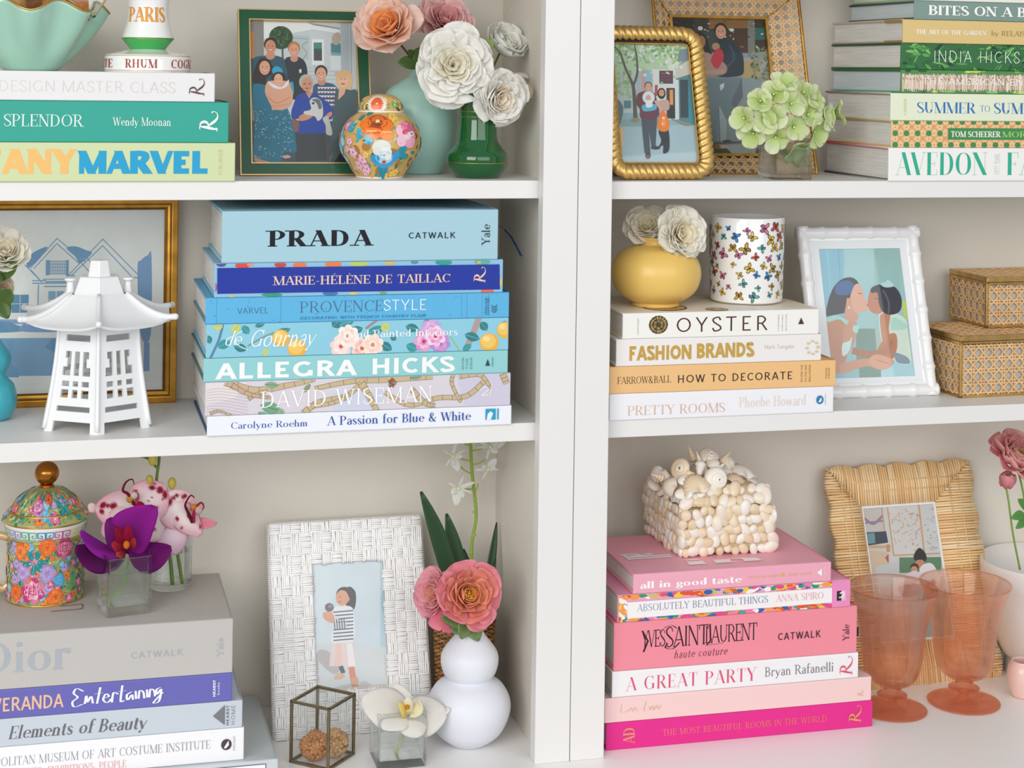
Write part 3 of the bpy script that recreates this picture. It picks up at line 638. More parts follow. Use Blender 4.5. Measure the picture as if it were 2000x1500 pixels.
# ---- middle right stack (creams) ----------------------------------------
g = 'cream and orange books lying in the stack on the middle right shelf'
pretty, decor, fashion, oyster = stack(g, ZR2, [
    ('white book with pale pink serif lettering, bottom of the cream stack', 1190.5, 769.5, 1628.5, 754.6, .17, '#f0eff3', dict(top='#e6d3bd')),
    ('orange book with black capitals, second from the bottom of the cream stack', 1190.5, 715, 1633, 704.5, .17, '#eebf83', dict(top='#e8b47c')),
    ('white book with gold capitals, second from the top of the cream stack', 1204, 661.3, 1604.6, 653.5, .165, '#efebe8', dict(rnd=.003, bt=.003, top='#e5dfd8', cloth=True)),
    ('ivory book with tall brown capitals and an oyster shell, topmost of the cream stack', 1216.6, 612, 1600, 603.6, .14, '#f3f0ea', dict(top='#e6d2ae', boardcol='#ead9b8'))], Yf=-.003)
d = sd(oyster)
write(d, 'OYSTER', .265, .735, .21, .79, '#4a2c22', T=.09, serif=0, sp=.2)
# engraved shell mark
cx, cy = .177, .53
for k in range(5): d.ell(cx, cy, .048*(1-k*.17), .36*(1-k*.17), ('#4a3a22', '#a08a50', '#3d2f1c', '#8a7442', '#4a3a22')[k], 0, 14)
for k in range(26): a = k*.55; d.line([(cx+cos(a)*.012, cy+sin(a)*.09), (cx+cos(a+.3)*.05, cy+sin(a+.3)*.37)], .003, ('#c2a864', '#2a2014')[k % 2])
for k, s_ in enumerate(('A GASTRONOMIC', 'HISTORY', 'WITH RECIPES')): write(d, s_, .785+k*.02, .791+k*.02, .16, .84, '#8d8478', T=.1, serif=0, rot=1)
write(d, 'DREW SMITH'[:0]+'GASTRONOMY', .072, .078, .16, .82, '#9a9184', T=.1, serif=0, rot=1)
d.poly([(.89, .42), (.92, .42), (.905, .68)], '#4a2c22'); d.done()
d = topface(oyster, .14)
for cx, cy, rx, ry in ((.27, .3, .11, .2), (.5, .12, .055, .09)):
    d.ell(cx, cy, rx, ry, '#6e5636', 0, 22); d.ell(cx, cy, rx*.9, ry*.86, '#c9ad78', 0, 22); d.ell(cx, cy, rx*.6, ry*.55, '#8f744a', 0, 18); d.ell(cx, cy, rx*.4, ry*.35, '#d8c08c', 0, 18)
for k in range(40): a = k*.5; d.line([(.68+cos(a)*.03, .75+sin(a)*.04), (.68+cos(a+.2)*.1, .75+sin(a+.2)*.14)], .004, '#9c8458')
d.done()
d = sd(fashion, m=CLOTH)
write(d, 'FASHION', .06, .36, .2, .74, '#c9a24c', T=.24, serif=0, sp=.05); write(d, 'BRANDS', .383, .662, .22, .77, '#c9a24c', T=.24, serif=0, sp=.05)
write(d, 'Mark Tungate', .715, .86, .5, .65, '#dcc9b8', T=.1, serif=0)
for k in range(9): d.ell(.955+.028*cos(k*.8), .5+.24*sin(k*.8), .01, .05, '#dccaa6', 0, 6)
d.done()
d = sd(decor)
write(d, 'FARROW&BALL', .034, .265, .36, .62, '#3a2a1e', T=.1, t=.04)
write(d, 'HOW TO DECORATE', .292, .803, .33, .62, '#2c2019', T=.11, serif=0, sp=.13)
for k, s_ in enumerate(('RECIPES FOR', 'COLOUR AND', 'WALLPAPER')): write(d, s_, .84+k*.018, .848+k*.018, .2, .86, '#9a6a3a', T=.12, serif=0, rot=1)
for k in range(2): write(d, 'PRESS', .952+k*.012, .958+k*.012, .3, .72, '#9a6a3a', T=.12, serif=0, rot=1)
d.done()
d = sd(pretty)
write(d, 'PRETTY ROOMS', .078, .507, .17, .53, '#dcb9a4', T=.12, t=.03); write(d, 'Phoebe Howard', .57, .872, .32, .72, '#e8d9cf', T=.12, t=.04)
d.ell(.936, .5, .017, .17, '#2b7fae'); d.poly([(.929, .42), (.934, .5), (.942, .6), (.944, .46), (.936, .4)], '#e8f0f4'); write(d, 'ABRAMS', .959, .963, .3, .72, '#7fa9c2', T=.12, serif=0, rot=1); d.done()
# ---- lower left stack (greys) --------------------------------------------
g = 'grey and violet books lying in the stack on the lower left shelf'
Yd = -.006; yw = -.012
def at(px, py, Y=Yd): return PY(px, py, Y)
def rowE(label, xr, yr, depth, col, L=.30, **o):
    p = at(xr, yr); o.update(L=L, X=p.x-L, z1=p.z); return (label, 0, 0, 10, 0, depth, col, o)
slip, met, elem, veranda, dior = stack(g, ZF, [
    rowE('wide pale grey slipcased volume jutting out at the bottom of the grey stack', 542, 1478, .185, '#c9d0d4', .35, bt=.003, top='#b7bfc0', Yf=-.012),
    rowE('white book with thin grey museum capitals, second from the bottom of the grey stack', 477, 1420, .17, '#f2f1f3', .30, top='#e9e7e6'),
    rowE('powder blue book with grey italic lettering, third from the bottom of the grey stack', 474, 1367, .175, '#c7cfd8', .30, top='#a9b6c0'),
    rowE('violet blue book with orange and white lettering, second from the top of the grey stack', 454, 1313.5, .15, '#6a68b4', .29, top='#3d4a52', headband='#d9dde4'),
    rowE('thick grey cloth book with silver lettering, topmost of the grey stack', 455.5, 1208, .165, '#c3bfba', .31, cloth=True, bt=.0035, rnd=.001, top='#bdb7af')], Yf=Yd)
PE = lambda r, px, py: (at(px, py).x-r.location.x)/r['L']
SILV = mat('silver_foil', '#e6ebf2', .28, .9)
d = sd(dior, m=SILV)
write(d, 'Dior', PE(dior, -38, 1300), PE(dior, 138, 1300), .3, .86, '#e8ecf2', T=.15, t=.03, serif=.06, sp=.04)
write(d, 'CATWALK', PE(dior, 256, 1280), PE(dior, 358, 1280), .39, .51, '#dfe4ea', T=.1, serif=0, sp=.12)
write(d, 'Yale', PE(dior, 424, 1250), PE(dior, 436, 1250), .32, .66, '#e4e6ea', T=.1, t=.05, rot=1); d.done()
d = sd(veranda)
write(d, 'VERANDA', PE(veranda, -16, 1370), PE(veranda, 124, 1370), .25, .72, '#ecbf9c', T=.14, serif=0, sp=.03)
xs = lambda px: PE(veranda, px, 1340)
for P in ([(163, .74), (150, .86), (144, .7), (152, .55), (142, .4), (146, .22), (162, .3)], [(166, .3), (169, .58), (171, .35), (178, .55), (182, .3)], [(196, .84), (190, .28)], [(184, .62), (201, .64)], [(204, .45), (213, .5), (207, .6), (202, .4), (210, .28), (218, .42)], [(219, .28), (222, .62), (231, .55)], [(239, .85), (236, .3), (243, .32)], [(230, .64), (246, .66)], [(257, .6), (248, .5), (250, .32), (258, .5), (260, .32)], [(265, .62), (266, .34)], [(271, .34), (273, .62), (280, .56), (282, .34)], [(287, .64), (288, .36)], [(292, .36), (294, .64), (301, .58), (303, .38)], [(314, .68), (306, .62), (307, .44), (315, .62), (311, .2), (300, .16), (318, .5)]):
    d.line([(xs(x), y) for x, y in P], .0078, '#f3f1f8', 5)
for k, (s_, c) in enumerate((('HEARST', '#f3f1f8'), ('books', '#d8d6ec'))): write(d, s_, PE(veranda, 416+k*8, 1340), PE(veranda, 421+k*8, 1340), .2+.05*k, .8-.1*k, c, T=.22-.08*k, serif=0, rot=1)
d.done()
d = sd(elem)
write(d, 'Elements of Beauty', PE(elem, 16, 1420), PE(elem, 285, 1400), .26, .72, '#6d6a70', T=.15, t=.04, slant=.2)
d.poly([(PE(elem, 416, 1400), .5), (PE(elem, 439, 1400), .14), (PE(elem, 439, 1400), .88)], '#7a7a80')
write(d, 'HEARST', PE(elem, 442, 1400), PE(elem, 447, 1400), .12, .86, '#6d6a70', T=.16, serif=0, rot=1, sp=.14); write(d, 'HOME', PE(elem, 451, 1400), PE(elem, 459, 1400), .12, .86, '#8a8a90', T=.08, serif=0, rot=1, sp=.14); d.done()
d = sd(met)
write(d, 'THE METROPOLITAN MUSEUM OF ART COSTUME INSTITUTE', PE(met, -118, 1460), PE(met, 411, 1450), .44, .70, '#9a979c', T=.1, t=.03, serif=.06)
write(d, 'FASHIONS, PARTIES, EXHIBITIONS, PEOPLE', PE(met, -60, 1480), PE(met, 247, 1470), .1, .32, '#e9a9a4', T=.1, t=.04, serif=.05)
d.ell(PE(met, 442, 1455), .52, .018, .17, '#4a3f4c'); d.poly([(PE(met, 437, 1455), .42), (PE(met, 441, 1455), .52), (PE(met, 446, 1455), .64), (PE(met, 447, 1455), .5), (PE(met, 441, 1455), .4)], '#f2f1f3'); write(d, 'ABRAMS', PE(met, 455, 1455), PE(met, 459, 1455), .3, .76, '#a9a6ac', T=.1, serif=0, rot=1); d.done()
d = sd(slip, name='slipcase_label'); d.poly([(.01, .06), (.965, .06), (.965, .88), (.01, .88)], '#5d6b85'); d.poly([(.014, .1), (.962, .1), (.962, .84), (.014, .84)], '#f1f1f2'); d.done()
# ---- lower right stack (pinks) -------------------------------------------
g = 'pink books lying in the stack on the lower right shelf'
ad, blush, party, ysl, absol, taste = stack(g, ZF, [
    ('magenta cloth book with gold capitals, bottom of the pink stack', 1184, 1415.5, 1705, 1365, .175, '#e52e8f', dict(cloth=True, top='#c82079')),
    ('blush pink book with faint gold script, second from the bottom of the pink stack', 1181, 1365, 1702.5, 1320.5, .175, '#f3d0cd', dict(top='#e9bdbb')),
    ('white book with pink serif capitals, third from the bottom of the pink stack', 1196, 1312.5, 1677, 1273.5, .17, '#f1eff0', dict(rnd=.002, top='#e8d8d6', boardcol='#b9b6b4')),
    ('thick salmon pink cloth book with black condensed lettering, middle of the pink stack', 1199.5, 1218, 1674.8, 1181.5, .165, '#f2909f', dict(cloth=True, rnd=.004, bt=.0035, top='#ea8094')),
    ('brightly painted book with a white title band, second in the pink stack', 1206.8, 1168, 1661.8, 1127, .155, '#efa8c4', dict(rnd=.003, bt=.003, top='#e894b6')),
    ('rose pink book with soft white lettering, topmost of the pink stack under the shell box', 1237, 1127, 1623.7, 1092.7, .15, '#efabbd', dict(bt=.003, rnd=.0008, top='#f6a6ba'))], Yf=-.003)
d = sd(taste)
write(d, 'all in good taste', .033, .54, .26, .6, '#fbf6f6', T=.21, t=.07, serif=.03)
write(d, 'Kate spade'[:0]+'stories and recipes', .575, .73, .42, .58, '#e3bd7c', T=.11, t=.06); d.ell(.75, .5, .009, .08, '#d8b25c'); write(d, 'new york', .775, .9, .42, .6, '#e3bd7c', T=.11, t=.06)
d.poly([(.925, .5), (.95, .3), (.95, .7)], '#fbf6f6'); write(d, 'ABRAMS', .961, .967, .24, .8, '#f6e3e8', T=.1, serif=0, rot=1); d.done()
d = topface(taste, .15)
write(d, 'all', .05, .27, .36, .52, '#f7ecec', T=.26, t=.1, serif=.03, rot=2); write(d, 'in', .3, .7, .14, .28, '#f7ecec', T=.2, t=.1, serif=.03); d.done()
d = sd(absol, Q((85, 735), (1135, 640), (1135, 755), (85, 848)), name='painted_border')
cols = ['#e8532e', '#f2a13c', '#2c9a6a', '#2b62b0', '#f3c93e', '#e24c8c', '#f6f1ea', '#3aa7a0', '#b9d04a', '#ef7fae']
for k in range(150):
    x = rng.uniform(75, 1060); top_ = rng.random() < .5; yb = 735-(x-85)*.0905+(8 if top_ else 106)+rng.uniform(-9, 9)
    d.ell(x, yb, rng.uniform(14, 34), rng.uniform(5, 12), cols[min(9, int(abs(rng.gauss(0, 4.5))))], rng.uniform(-.5, .5), 9)
for k in range(26): d.ell(rng.uniform(85, 125), rng.uniform(740, 850), rng.uniform(8, 18), rng.uniform(6, 14), rng.choice(cols[:2]+['#f6d24c', '#f6f1ea']), rng.uniform(-1, 1), 8)
d.done()
d = sd(absol, Q((85, 735), (1135, 640), (1135, 755), (85, 848)))
d.poly([(125, 762), (1045, 676), (1045, 741), (125, 830)], '#f4f0ef')
d.poly([(1045, 650), (1140, 640), (1140, 755), (1045, 762)], '#eb8fc0'); d.poly([(1068, 690), (1110, 686), (1110, 730), (1068, 733)], '#2b2430'); d.poly([(1090, 688), (1110, 686), (1110, 730), (1090, 732)], '#e9b6d4'); d.line([(1082, 700), (1098, 694), (1100, 712), (1080, 718)], 5, '#f4f0ef', 3)
write(d, 'ABSOLUTELY BEAUTIFUL THINGS', .08, .635, .37, .63, '#7f88ac', T=.1, t=.04, serif=.06); write(d, 'ANNA SPIRO', .67, .878, .37, .63, '#e8a9b4', T=.1, t=.03, serif=.06); d.done(base=.0009)
d = sd(ysl, m=CLOTH)
write(d, 'YVES', .11, .205, .45, .80, '#2a1a20', T=.1, t=.05, serif=.02, sp=-.06); write(d, 'SAINT', .205, .38, .42, .84, '#2a1a20', T=.09, t=.045, serif=.02, sp=-.03); write(d, 'LAURENT', .365, .58, .44, .80, '#2a1a20', T=.09, t=.045, serif=.02, sp=-.06)
d.line([(.112, .8), (.135, .58), (.118, .36)], .007, '#2a1a20'); d.line([(.385, .84), (.388, .5), (.372, .4), (.44, .42)], .006, '#2a1a20'); d.line([(.215, .5), (.205, .42), (.235, .38), (.262, .5)], .006, '#2a1a20', 4); d.line([(.2, .83), (.23, .87), (.25, .8)], .005, '#2a1a20', 3)
write(d, 'haute couture', .24, .455, .18, .34, '#6f3340', T=.09, t=.05, serif=.04, slant=.25, sp=.12)
write(d, 'CATWALK', .665, .845, .39, .54, '#3a222a', T=.12, serif=0, sp=.12); write(d, 'Yale', .938, .965, .28, .62, '#2a1a20', T=.11, t=.05, rot=1); d.done()
d = sd(party)
write(d, 'A GREAT PARTY', .055, .575, .22, .74, '#e2547a', T=.13, t=.02, serif=.05, sp=.1); write(d, 'Bryan Rafanelli', .61, .895, .34, .70, '#74727a', T=.09, t=.05, serif=.05)
swash(d, .92, .973, .12, .88, '#e2547a', .8); d.done()
d = sd(blush)
for P in ([(.062, .72), (.06, .4), (.075, .38), (.085, .5)], [(.09, .4), (.095, .56), (.103, .4), (.11, .55), (.118, .4)], [(.15, .75), (.143, .4), (.16, .38)], [(.163, .55), (.165, .4), (.175, .55), (.178, .38), (.19, .56), (.195, .4), (.205, .55)]): d.line(P, .0035, '#dfb69a', 5)
swash(d, .945, .968, .2, .5, '#dcb79c', .8); d.done()
d = sd(ad, m=CLOTH)
write(d, 'AD', .062, .103, .2, .78, '#e0a566', T=.16, t=.04, serif=.05, rot=1)
write(d, 'THE MOST BEAUTIFUL ROOMS IN THE WORLD', .205, .82, .37, .60, '#ec8a6f', T=.09, t=.04, serif=.06, sp=.08); swash(d, .905, .953, .2, .86, '#e0a566', .9); d.done()
def mpp(px, py, Y): return (PY(px+1, py, Y)-PY(px, py, Y)).x
def lathe_px(mb, cx, y0, prof, Y, z0, seg=48, col=None, rfun=None, cols=None, mi=0):
    """profile traced as (radius px, y px) from the base up; y0 = the base row"""
    m = mpp(cx, y0, Y)
    mb.lathe([(max(0, r)*m, (y0-y)*m) for r, y in prof], seg, (0, 0, 0), col, rfun, mi, cols)
def smooth_prof(p, n=5): return spline(p, n)
# ================================================================== petals and flowers
def petal(parent, M, L, W, th0, th1, cup, ca, cb, az=0.0, r0=0.0, ripple=0.0, seed=0, name='petal', mtl=None, tipw=.55, solid=.0002, n=9, m=8, label=None):
    """a thin curved petal: leaves the axis at angle th0 and ends at th1 (0 = along the axis)"""
    rg = random.Random(seed); mb = MB(); vs = []; cols = []; r, h = r0, 0.0; ph = rg.random()*6
    for i in range(n+1):
        s = 1-(1-i/n)**1.35; ds = s-s0_ if i else 0; s0_ = s; th = th0+(th1-th0)*s
        if i: r += sin(th)*L*ds; h += cos(th)*L*ds
        w = W*(sin(pi*min(1, s*tipw+.08))**.75)*(1 if s < .7 else sqrt(max(0.02, 1-((s-.7)/.305)**2)))
        for j in range(m+1):
            t = -1+2*j/m; x = t*w; c = cup*t*t*w; rip = ripple*L*s*sin(t*5+ph)*.5+ripple*L*(s**3)*rg.uniform(-.12, .12)
            rr = r-c*cos(th)+rip*sin(th-1.2); hh = h+c*sin(th)+rip*cos(th-1.2)*.6+ (rip if s > .7 else 0)
            p = Vector((rr*cos(az)-x*sin(az), rr*sin(az)+x*cos(az), hh)); vs.append(M @ p); cols.append(lerp(ca, cb, min(1, s*1.15)*(.75+.25*abs(t))))
    fs = [(i*(m+1)+j, i*(m+1)+j+1, (i+1)*(m+1)+j+1, (i+1)*(m+1)+j) for i in range(n) for j in range(m)]
    mb.add(vs, fs, cols=cols)
    return mb.build(name, mtl or PETAL, parent, smooth=True, solid=solid, label=label, auto=1)
def axisM(c, d):
    d = Vector(d).normalized(); q = Vector((0, 0, 1)).rotation_difference(d).to_matrix().to_4x4(); q.translation = Vector(c); return q
def bloom(root, c, d, rings, seed=1, mtl=None):
    """rings inner to outer: (count, r0, len, width, th0, th1, cup, ripple, colour base, colour tip)"""
    M = axisM(c, d); rg = random.Random(seed)
    for k, (cnt, r0, L, W, t0, t1, cup, rp, ca, cb) in enumerate(rings):
        a0 = rg.random()*6
        for j in range(cnt):
            v = rg.uniform(.84, 1.1)
            petal(root, M, L*v, W*rg.uniform(.88, 1.12), t0+rg.uniform(-.1, .1), t1+rg.uniform(-.36, .36), cup, ca, cb, a0+2*pi*j/cnt+rg.uniform(-.25, .25), r0, rp, seed*97+k*13+j, mtl=mtl)
def peony_rings(R, c_in, c_mid, c_out, full=True, ripple=.06, open_=1.0):
    o = open_
    return [(5, R*.04, R*.36, R*.2, .1, .45, .6, ripple, c_in, c_mid), (6, R*.1, R*.46, R*.27, .3, .75*o, .6, ripple, c_in, c_mid), (7, R*.16, R*.54, R*.33, .5, .9*o, .6, ripple, c_in, c_mid),
            (8, R*.2, R*.64, R*.4, .7, 1.05*o, .55, ripple, c_mid, c_out), (8, R*.22, R*.76, R*.47, .95, 1.15*o, .5, ripple, c_mid, c_out), (7, R*.2, R*.88, R*.54, 1.2, 1.25*o, .45, ripple, c_mid, c_out), (6, R*.16, R*.96, R*.56, 1.5, 1.5*o, .35, ripple, c_out, c_out)]
def flower(name, label, cat, px, py, Y, d, Rpx, rings_fn, seed, group=None, stem=None, scol='#5f7f3a'):
    p = PY(px, py, Y); r = thing(name, label, cat, p, None, group); R = Rpx*mpp(px, py, Y)
    bloom(r, (0, 0, 0), d, rings_fn(R), seed)
    if stem:
        mb = MB(); pts = [Vector((0, 0, 0))-Vector(d).normalized()*R*.05]+[Vector(q)-p for q in stem]; mb.tube(spline([tuple(q) for q in pts], 6), .0013, 8, scol); mb.build('stem', LEAF, r, smooth=True)
    return r
def leaf3(root, a, b, w, ca='#2f5a2a', cb='#4d7a38', bend=.12, fold=.25, n=8, seed=0, name='leaf', label=None, bdir=(0, 0, 1), nrm=(0, -1, .3)):
    """a leaf from a to b (root's local space)"""
    A, B = Vector(a), Vector(b); ax = (B-A); L = ax.length; ax.normalize(); N = Vector(nrm); N = (N-ax*N.dot(ax)).normalized(); side = ax.cross(N)
    mb = MB(); vs = []; cols = []; m = 4
    for i in range(n+1):
        s = i/n; ww = w*(sin(pi*(s*.94+.03))**.8); c = A+ax*(L*s)+Vector(bdir)*(bend*L*sin(pi*s))
        for j in range(m+1):
            t = -1+2*j/m; vs.append(c+side*(t*ww)+N*(abs(t)*ww*fold)); cols.append(lerp(ca, cb, .5+.5*abs(t)*(1 if t > 0 else .6)))
    mb.add(vs, [(i*(m+1)+j, i*(m+1)+j+1, (i+1)*(m+1)+j+1, (i+1)*(m+1)+j) for i in range(n) for j in range(m)], cols=cols)
    return mb.build(name, LEAF, root, smooth=True, solid=.0003, label=label, auto=1)
# ================================================================== standing frames solved from traced corners
def standing(name, label, cat, bl, br, tl, tr, z, Y=None, group=None, lean=None, push=0):
    BL = PZ(*bl, z) if Y is None else PY(*bl, Y[0]); BR = PZ(*br, z) if Y is None else PY(*br, Y[1]); BL.z = BR.z = z; BL.y += push; BR.y += push
    ex = (BR-BL); w = ex.length; ex.normalize(); back = Vector((-ex.y, ex.x, 0)); best = None
    for k in range(61):
        th = radians(k*.5) if lean is None else radians(lean); up = Vector((0, 0, 1))*cos(th)+back*sin(th); nn = ex.cross(up)
        pts = []
        for q in (tl, tr):
            r = ray(*q); t = (BL-CAM).dot(nn)/r.dot(nn); p = CAM+r*t-BL; pts.append((p.dot(ex), p.dot(up)))
        e = abs(pts[0][0])+abs(pts[1][0]-w)
        if best is None or e < best[0]: best = (e, th, pts, up, nn)
    e, th, pts, up, nn = best; h = (pts[0][1]+pts[1][1])/2
    R = Matrix((ex, up, -nn if nn.y > 0 else nn)).transposed()
    # rest the back edge of the lowest face on the shelf
    r = thing(name, label, cat, BL, R, group); r['w'] = w; r['h'] = h
    print(name, 'lean %.1f w %.3f h %.3f err %.4f' % (math.degrees(th), w, h, e), tuple(round(v, 3) for v in BL))
    return r, w, h
def inner(outer, quad, w, h):
    f = homog(outer); P = [f(*q) for q in quad]        # TL TR BR BL
    x0 = (P[0][0]+P[3][0])/2*w; x1 = (P[1][0]+P[2][0])/2*w; y0 = (P[2][1]+P[3][1])/2*h; y1 = (P[0][1]+P[1][1])/2*h
    return x0, y0, x1, y1
def picture(root, x0, y0, x1, y1, z, quad, draw, name='photograph', base='#cfd4d4'):
    d = Dec(homog(quad)); d.poly([(0, 0), (1, 0), (1, 1), (0, 1)], base, raw=True); draw(d)
    return d.build(name, PHOTO, root, lambda u, v, o: (x0+u*(x1-x0), y0+v*(y1-y0), z+o), base=0)
def pane(root, x0, y0, x1, y1, z):
    mb = MB(); mb.box((x0, y0, z), (x1, y1, z+.0006)); return mb.build('glass_pane', pane_mat(), root)
def ringbars(mb, X0, Y0, X1, Y1, x0, y0, x1, y1, za, zb, col=None, zi=None):
    """mitred frame between outer and inner rectangles; zi = face height at the inner edge"""
    zi = zb if zi is None else zi
    O = [(X0, Y0), (X1, Y0), (X1, Y1), (X0, Y1)]; I = [(x0, y0), (x1, y0), (x1, y1), (x0, y1)]
    for k in range(4):
        a, b, c, d = O[k], O[(k+1) % 4], I[(k+1) % 4], I[k]
        vs = [(*a, za), (*b, za), (*c, za), (*d, za), (*a, zb), (*b, zb), (*c, zi), (*d, zi)]
        mb.add(vs, [(0,3,2,1),(4,5,6,7),(0,1,5,4),(1,2,6,5),(2,3,7,6),(3,0,4,7)], col)
def easel(root, w, h, lean_h=.62, back=.05, m=None):
    mb = MB(); mb.box((w*.42, h*.0+.002, -.006), (w*.58, h*lean_h, -.003)); mb.build('backing_strut', m or mat('backing', '#5b5148', .9), root)
SK, SK2, HR = '#dca585', '#c98b69', '#33221c'
def face(d, x, y, r, skin=SK, hair=HR, long=False, hy=1.0, smile=True):
    """a small printed portrait head, drawn in the traced picture's own points (y down)"""
    if long: d.ell(x, y+r*.25, r*1.25, r*1.75, hair)
    d.ell(x, y-r*.28, r*1.06, r*1.12, hair)
    d.ell(x, y+r*.1, r*.86, r*1.12, skin)
    d.ell(x-r*.34, y-r*.05, r*.13, r*.07, '#3a2a24', 0, 6); d.ell(x+r*.34, y-r*.05, r*.13, r*.07, '#3a2a24', 0, 6)
    d.ell(x, y+r*.28, r*.12, r*.1, lerp(skin, '#a0583c', .4), 0, 6)
    if smile: d.ell(x, y+r*.62, r*.36, r*.13, '#b5564a', 0, 8); d.ell(x, y+r*.58, r*.3, r*.07, '#f3ece6', 0, 8)
# ================================================================== framed pictures
fr = 'framed photographs'
# ---- green frame ---------------------------------------------------
o4 = Q((463.6, 18.6), (716.8, 24.1), (729, 343), (469, 343.3))
F, w, h = standing('picture_frame', 'green lacquered picture frame with gold edges holding a family group photo', 'picture frame', o4[3], o4[2], o4[0], o4[1], ZL1, Y=(.085, .085))
c = lambda x, y: (455+x/4.411, 10+y/4.411)
x0, y0, x1, y1 = inner(o4, [c(148, 135), c(1060, 150), c(1085, 1360), c(160, 1362)], w, h)
mb = MB(); e = .0012; ringbars(mb, e, e, w-e, h-e, x0-e, y0-e, x1+e, y1+e, -.008, .0035, '#1f5238'); mb.build('moulding', GLOSS, F)
GB = mat('gilt_edge', '#cdb07c', .35, .8)
mb = MB(); ringbars(mb, 0, 0, w, h, e, e, w-e, h-e, -.008, .004); mb.build('outer_gilt_edge', GB, F)
mb = MB(); ringbars(mb, x0-e, y0-e, x1+e, y1+e, x0, y0, x1, y1, -.006, .004); mb.build('inner_gilt_edge', GB, F)
easel(F, w, h)
def fam(d):
    R = lambda *a: d.rectf(*a)
    R(140, 130, 270, 1400, '#85827c'); R(150, 240, 185, 560, '#c9803c'); R(140, 470, 200, 760, '#4a4844')
    d.poly([(270, 130), (1080, 130), (1080, 800), (270, 800)], '#c3cacb')
    d.poly([(270, 160), (700, 165), (930, 215), (930, 250), (690, 215), (270, 300)], '#e2e4e2'); d.poly([(640, 155), (930, 200), (930, 215), (700, 180)], '#8f979a')
    R(500, 270, 660, 480, '#b4bfc0'); d.line([(520, 290), (660, 300)], 8, '#9aa9ab'); d.line([(600, 480), (640, 420), (600, 360), (650, 320)], 6, '#84908a', 4)
    R(685, 300, 790, 520, '#dfe4e4'); R(700, 328, 772, 485, '#2f5a58'); R(700, 328, 772, 380, '#51827c'); R(715, 420, 765, 480, '#5a4640')
    for k in range(7): R(560, 540+k*34, 920, 546+k*34, '#aab5b8')
    R(700, 520, 716, 800, '#b7c0c2'); R(850, 330, 940, 440, '#7fa0a4'); d.poly([(850, 340), (900, 320), (945, 360), (945, 420), (850, 410)], '#4d8187'); d.sm([(870, 260), (920, 240), (940, 300), (900, 350), (860, 320)], '#b3a18e')
    R(845, 440, 940, 560, '#cfd6d8'); R(935, 150, 1075, 820, '#a7b3b9'); R(1010, 150, 1075, 820, '#bcc5ca'); R(1020, 150, 1030, 820, '#98a5ab')
    R(140, 1180, 1090, 1400, '#4c5156'); R(140, 1000, 1090, 1200, '#454c50')
    d.line([(430, 380), (432, 480)], 16, '#5c5648')
    d.ell(418, 290, 104, 100, '#2f4a2c'); rg = random.Random(3)
    for k in range(90): a = rg.random()*6.28; q = 92*sqrt(rg.random()); d.ell(418+q*cos(a), 288+q*sin(a), 11, 7, rg.choice(['#3f5f35', '#28412a', '#52733f', '#1f3522']), a, 6)
    # man, back left
    d.sm([(160, 520), (190, 462), (280, 445), (340, 440), (440, 470), (478, 560), (480, 760), (170, 780)], '#2c5261'); d.ell(325, 445, 40, 34, SK2); face(d, 327, 365, 54, SK2, '#2a1d18')
    # man, back middle
    d.sm([(450, 480), (500, 452), (570, 455), (630, 510), (645, 640), (640, 800), (480, 800), (470, 600)], '#2b3238'); d.ell(530, 468, 34, 30, '#c58f74'); face(d, 530, 392, 50, '#d69a7c', '#b5763f'); R(572, 560, 592, 590, '#d8dadd')
    # man in a knitted sweater
    d.sm([(690, 720), (730, 680), (830, 675), (900, 720), (900, 860), (850, 960), (700, 900)], '#3c5876'); d.ell(765, 665, 36, 32, '#c58a70')
    for k in range(5):
        yy = 710+k*36; R(730, yy, 890, yy+9, '#c9d0d6'); R(730, yy+12, 890, yy+18, '#b5483c')
        for j in range(6): R(735+j*27, yy+2, 747+j*27, yy+16, '#e2e5e6')
    face(d, 762, 595, 52, '#d9a083', '#3a2a22')
    # woman on the right
    d.ell(965, 650, 74, 92, '#d8b183'); d.sm([(880, 760), (930, 720), (1010, 735), (1072, 750), (1085, 1000), (1085, 1330), (850, 1330), (840, 1100), (870, 900)], '#465a5d'); d.poly([(905, 820), (915, 720), (975, 720), (960, 770)], '#dba98d'); d.ell(950, 650, 46, 62, '#e3b296'); d.ell(940, 602, 62, 34, '#d4ad80')
    for xx in (935, 968): d.ell(xx, 640, 7, 4, '#4a3a30', 0, 6)
    d.ell(950, 682, 20, 7, '#b8564c', 0, 8)
    # grandmother with a dog
    d.sm([(520, 860), (560, 780), (640, 760), (700, 765), (790, 820), (860, 900), (850, 980), (790, 1000), (785, 1110), (560, 1140), (565, 990), (510, 990), (500, 930)], '#2546a0')
    d.poly([(540, 1110), (785, 1105), (800, 1330), (530, 1340)], '#3a3f42'); d.sm([(505, 990), (560, 1000), (560, 1080), (520, 1090)], '#8a5a50')
    d.poly([(625, 755), (690, 755), (655, 810)], '#c98f74'); d.ell(632, 668, 62, 66, '#b5b1a8'); d.ell(640, 690, 48, 62, '#cf9373')
    for xx in (618, 662): d.ell(xx, 684, 12, 9, '#8c6a5c', 0, 8)
    d.ell(640, 722, 18, 6, '#9c4a3c', 0, 8)
    d.sm([(570, 960), (640, 930), (700, 940), (650, 985), (575, 1000)], '#cf8f6c'); d.sm([(790, 960), (840, 920), (850, 950), (800, 985)], '#cf8f6c')
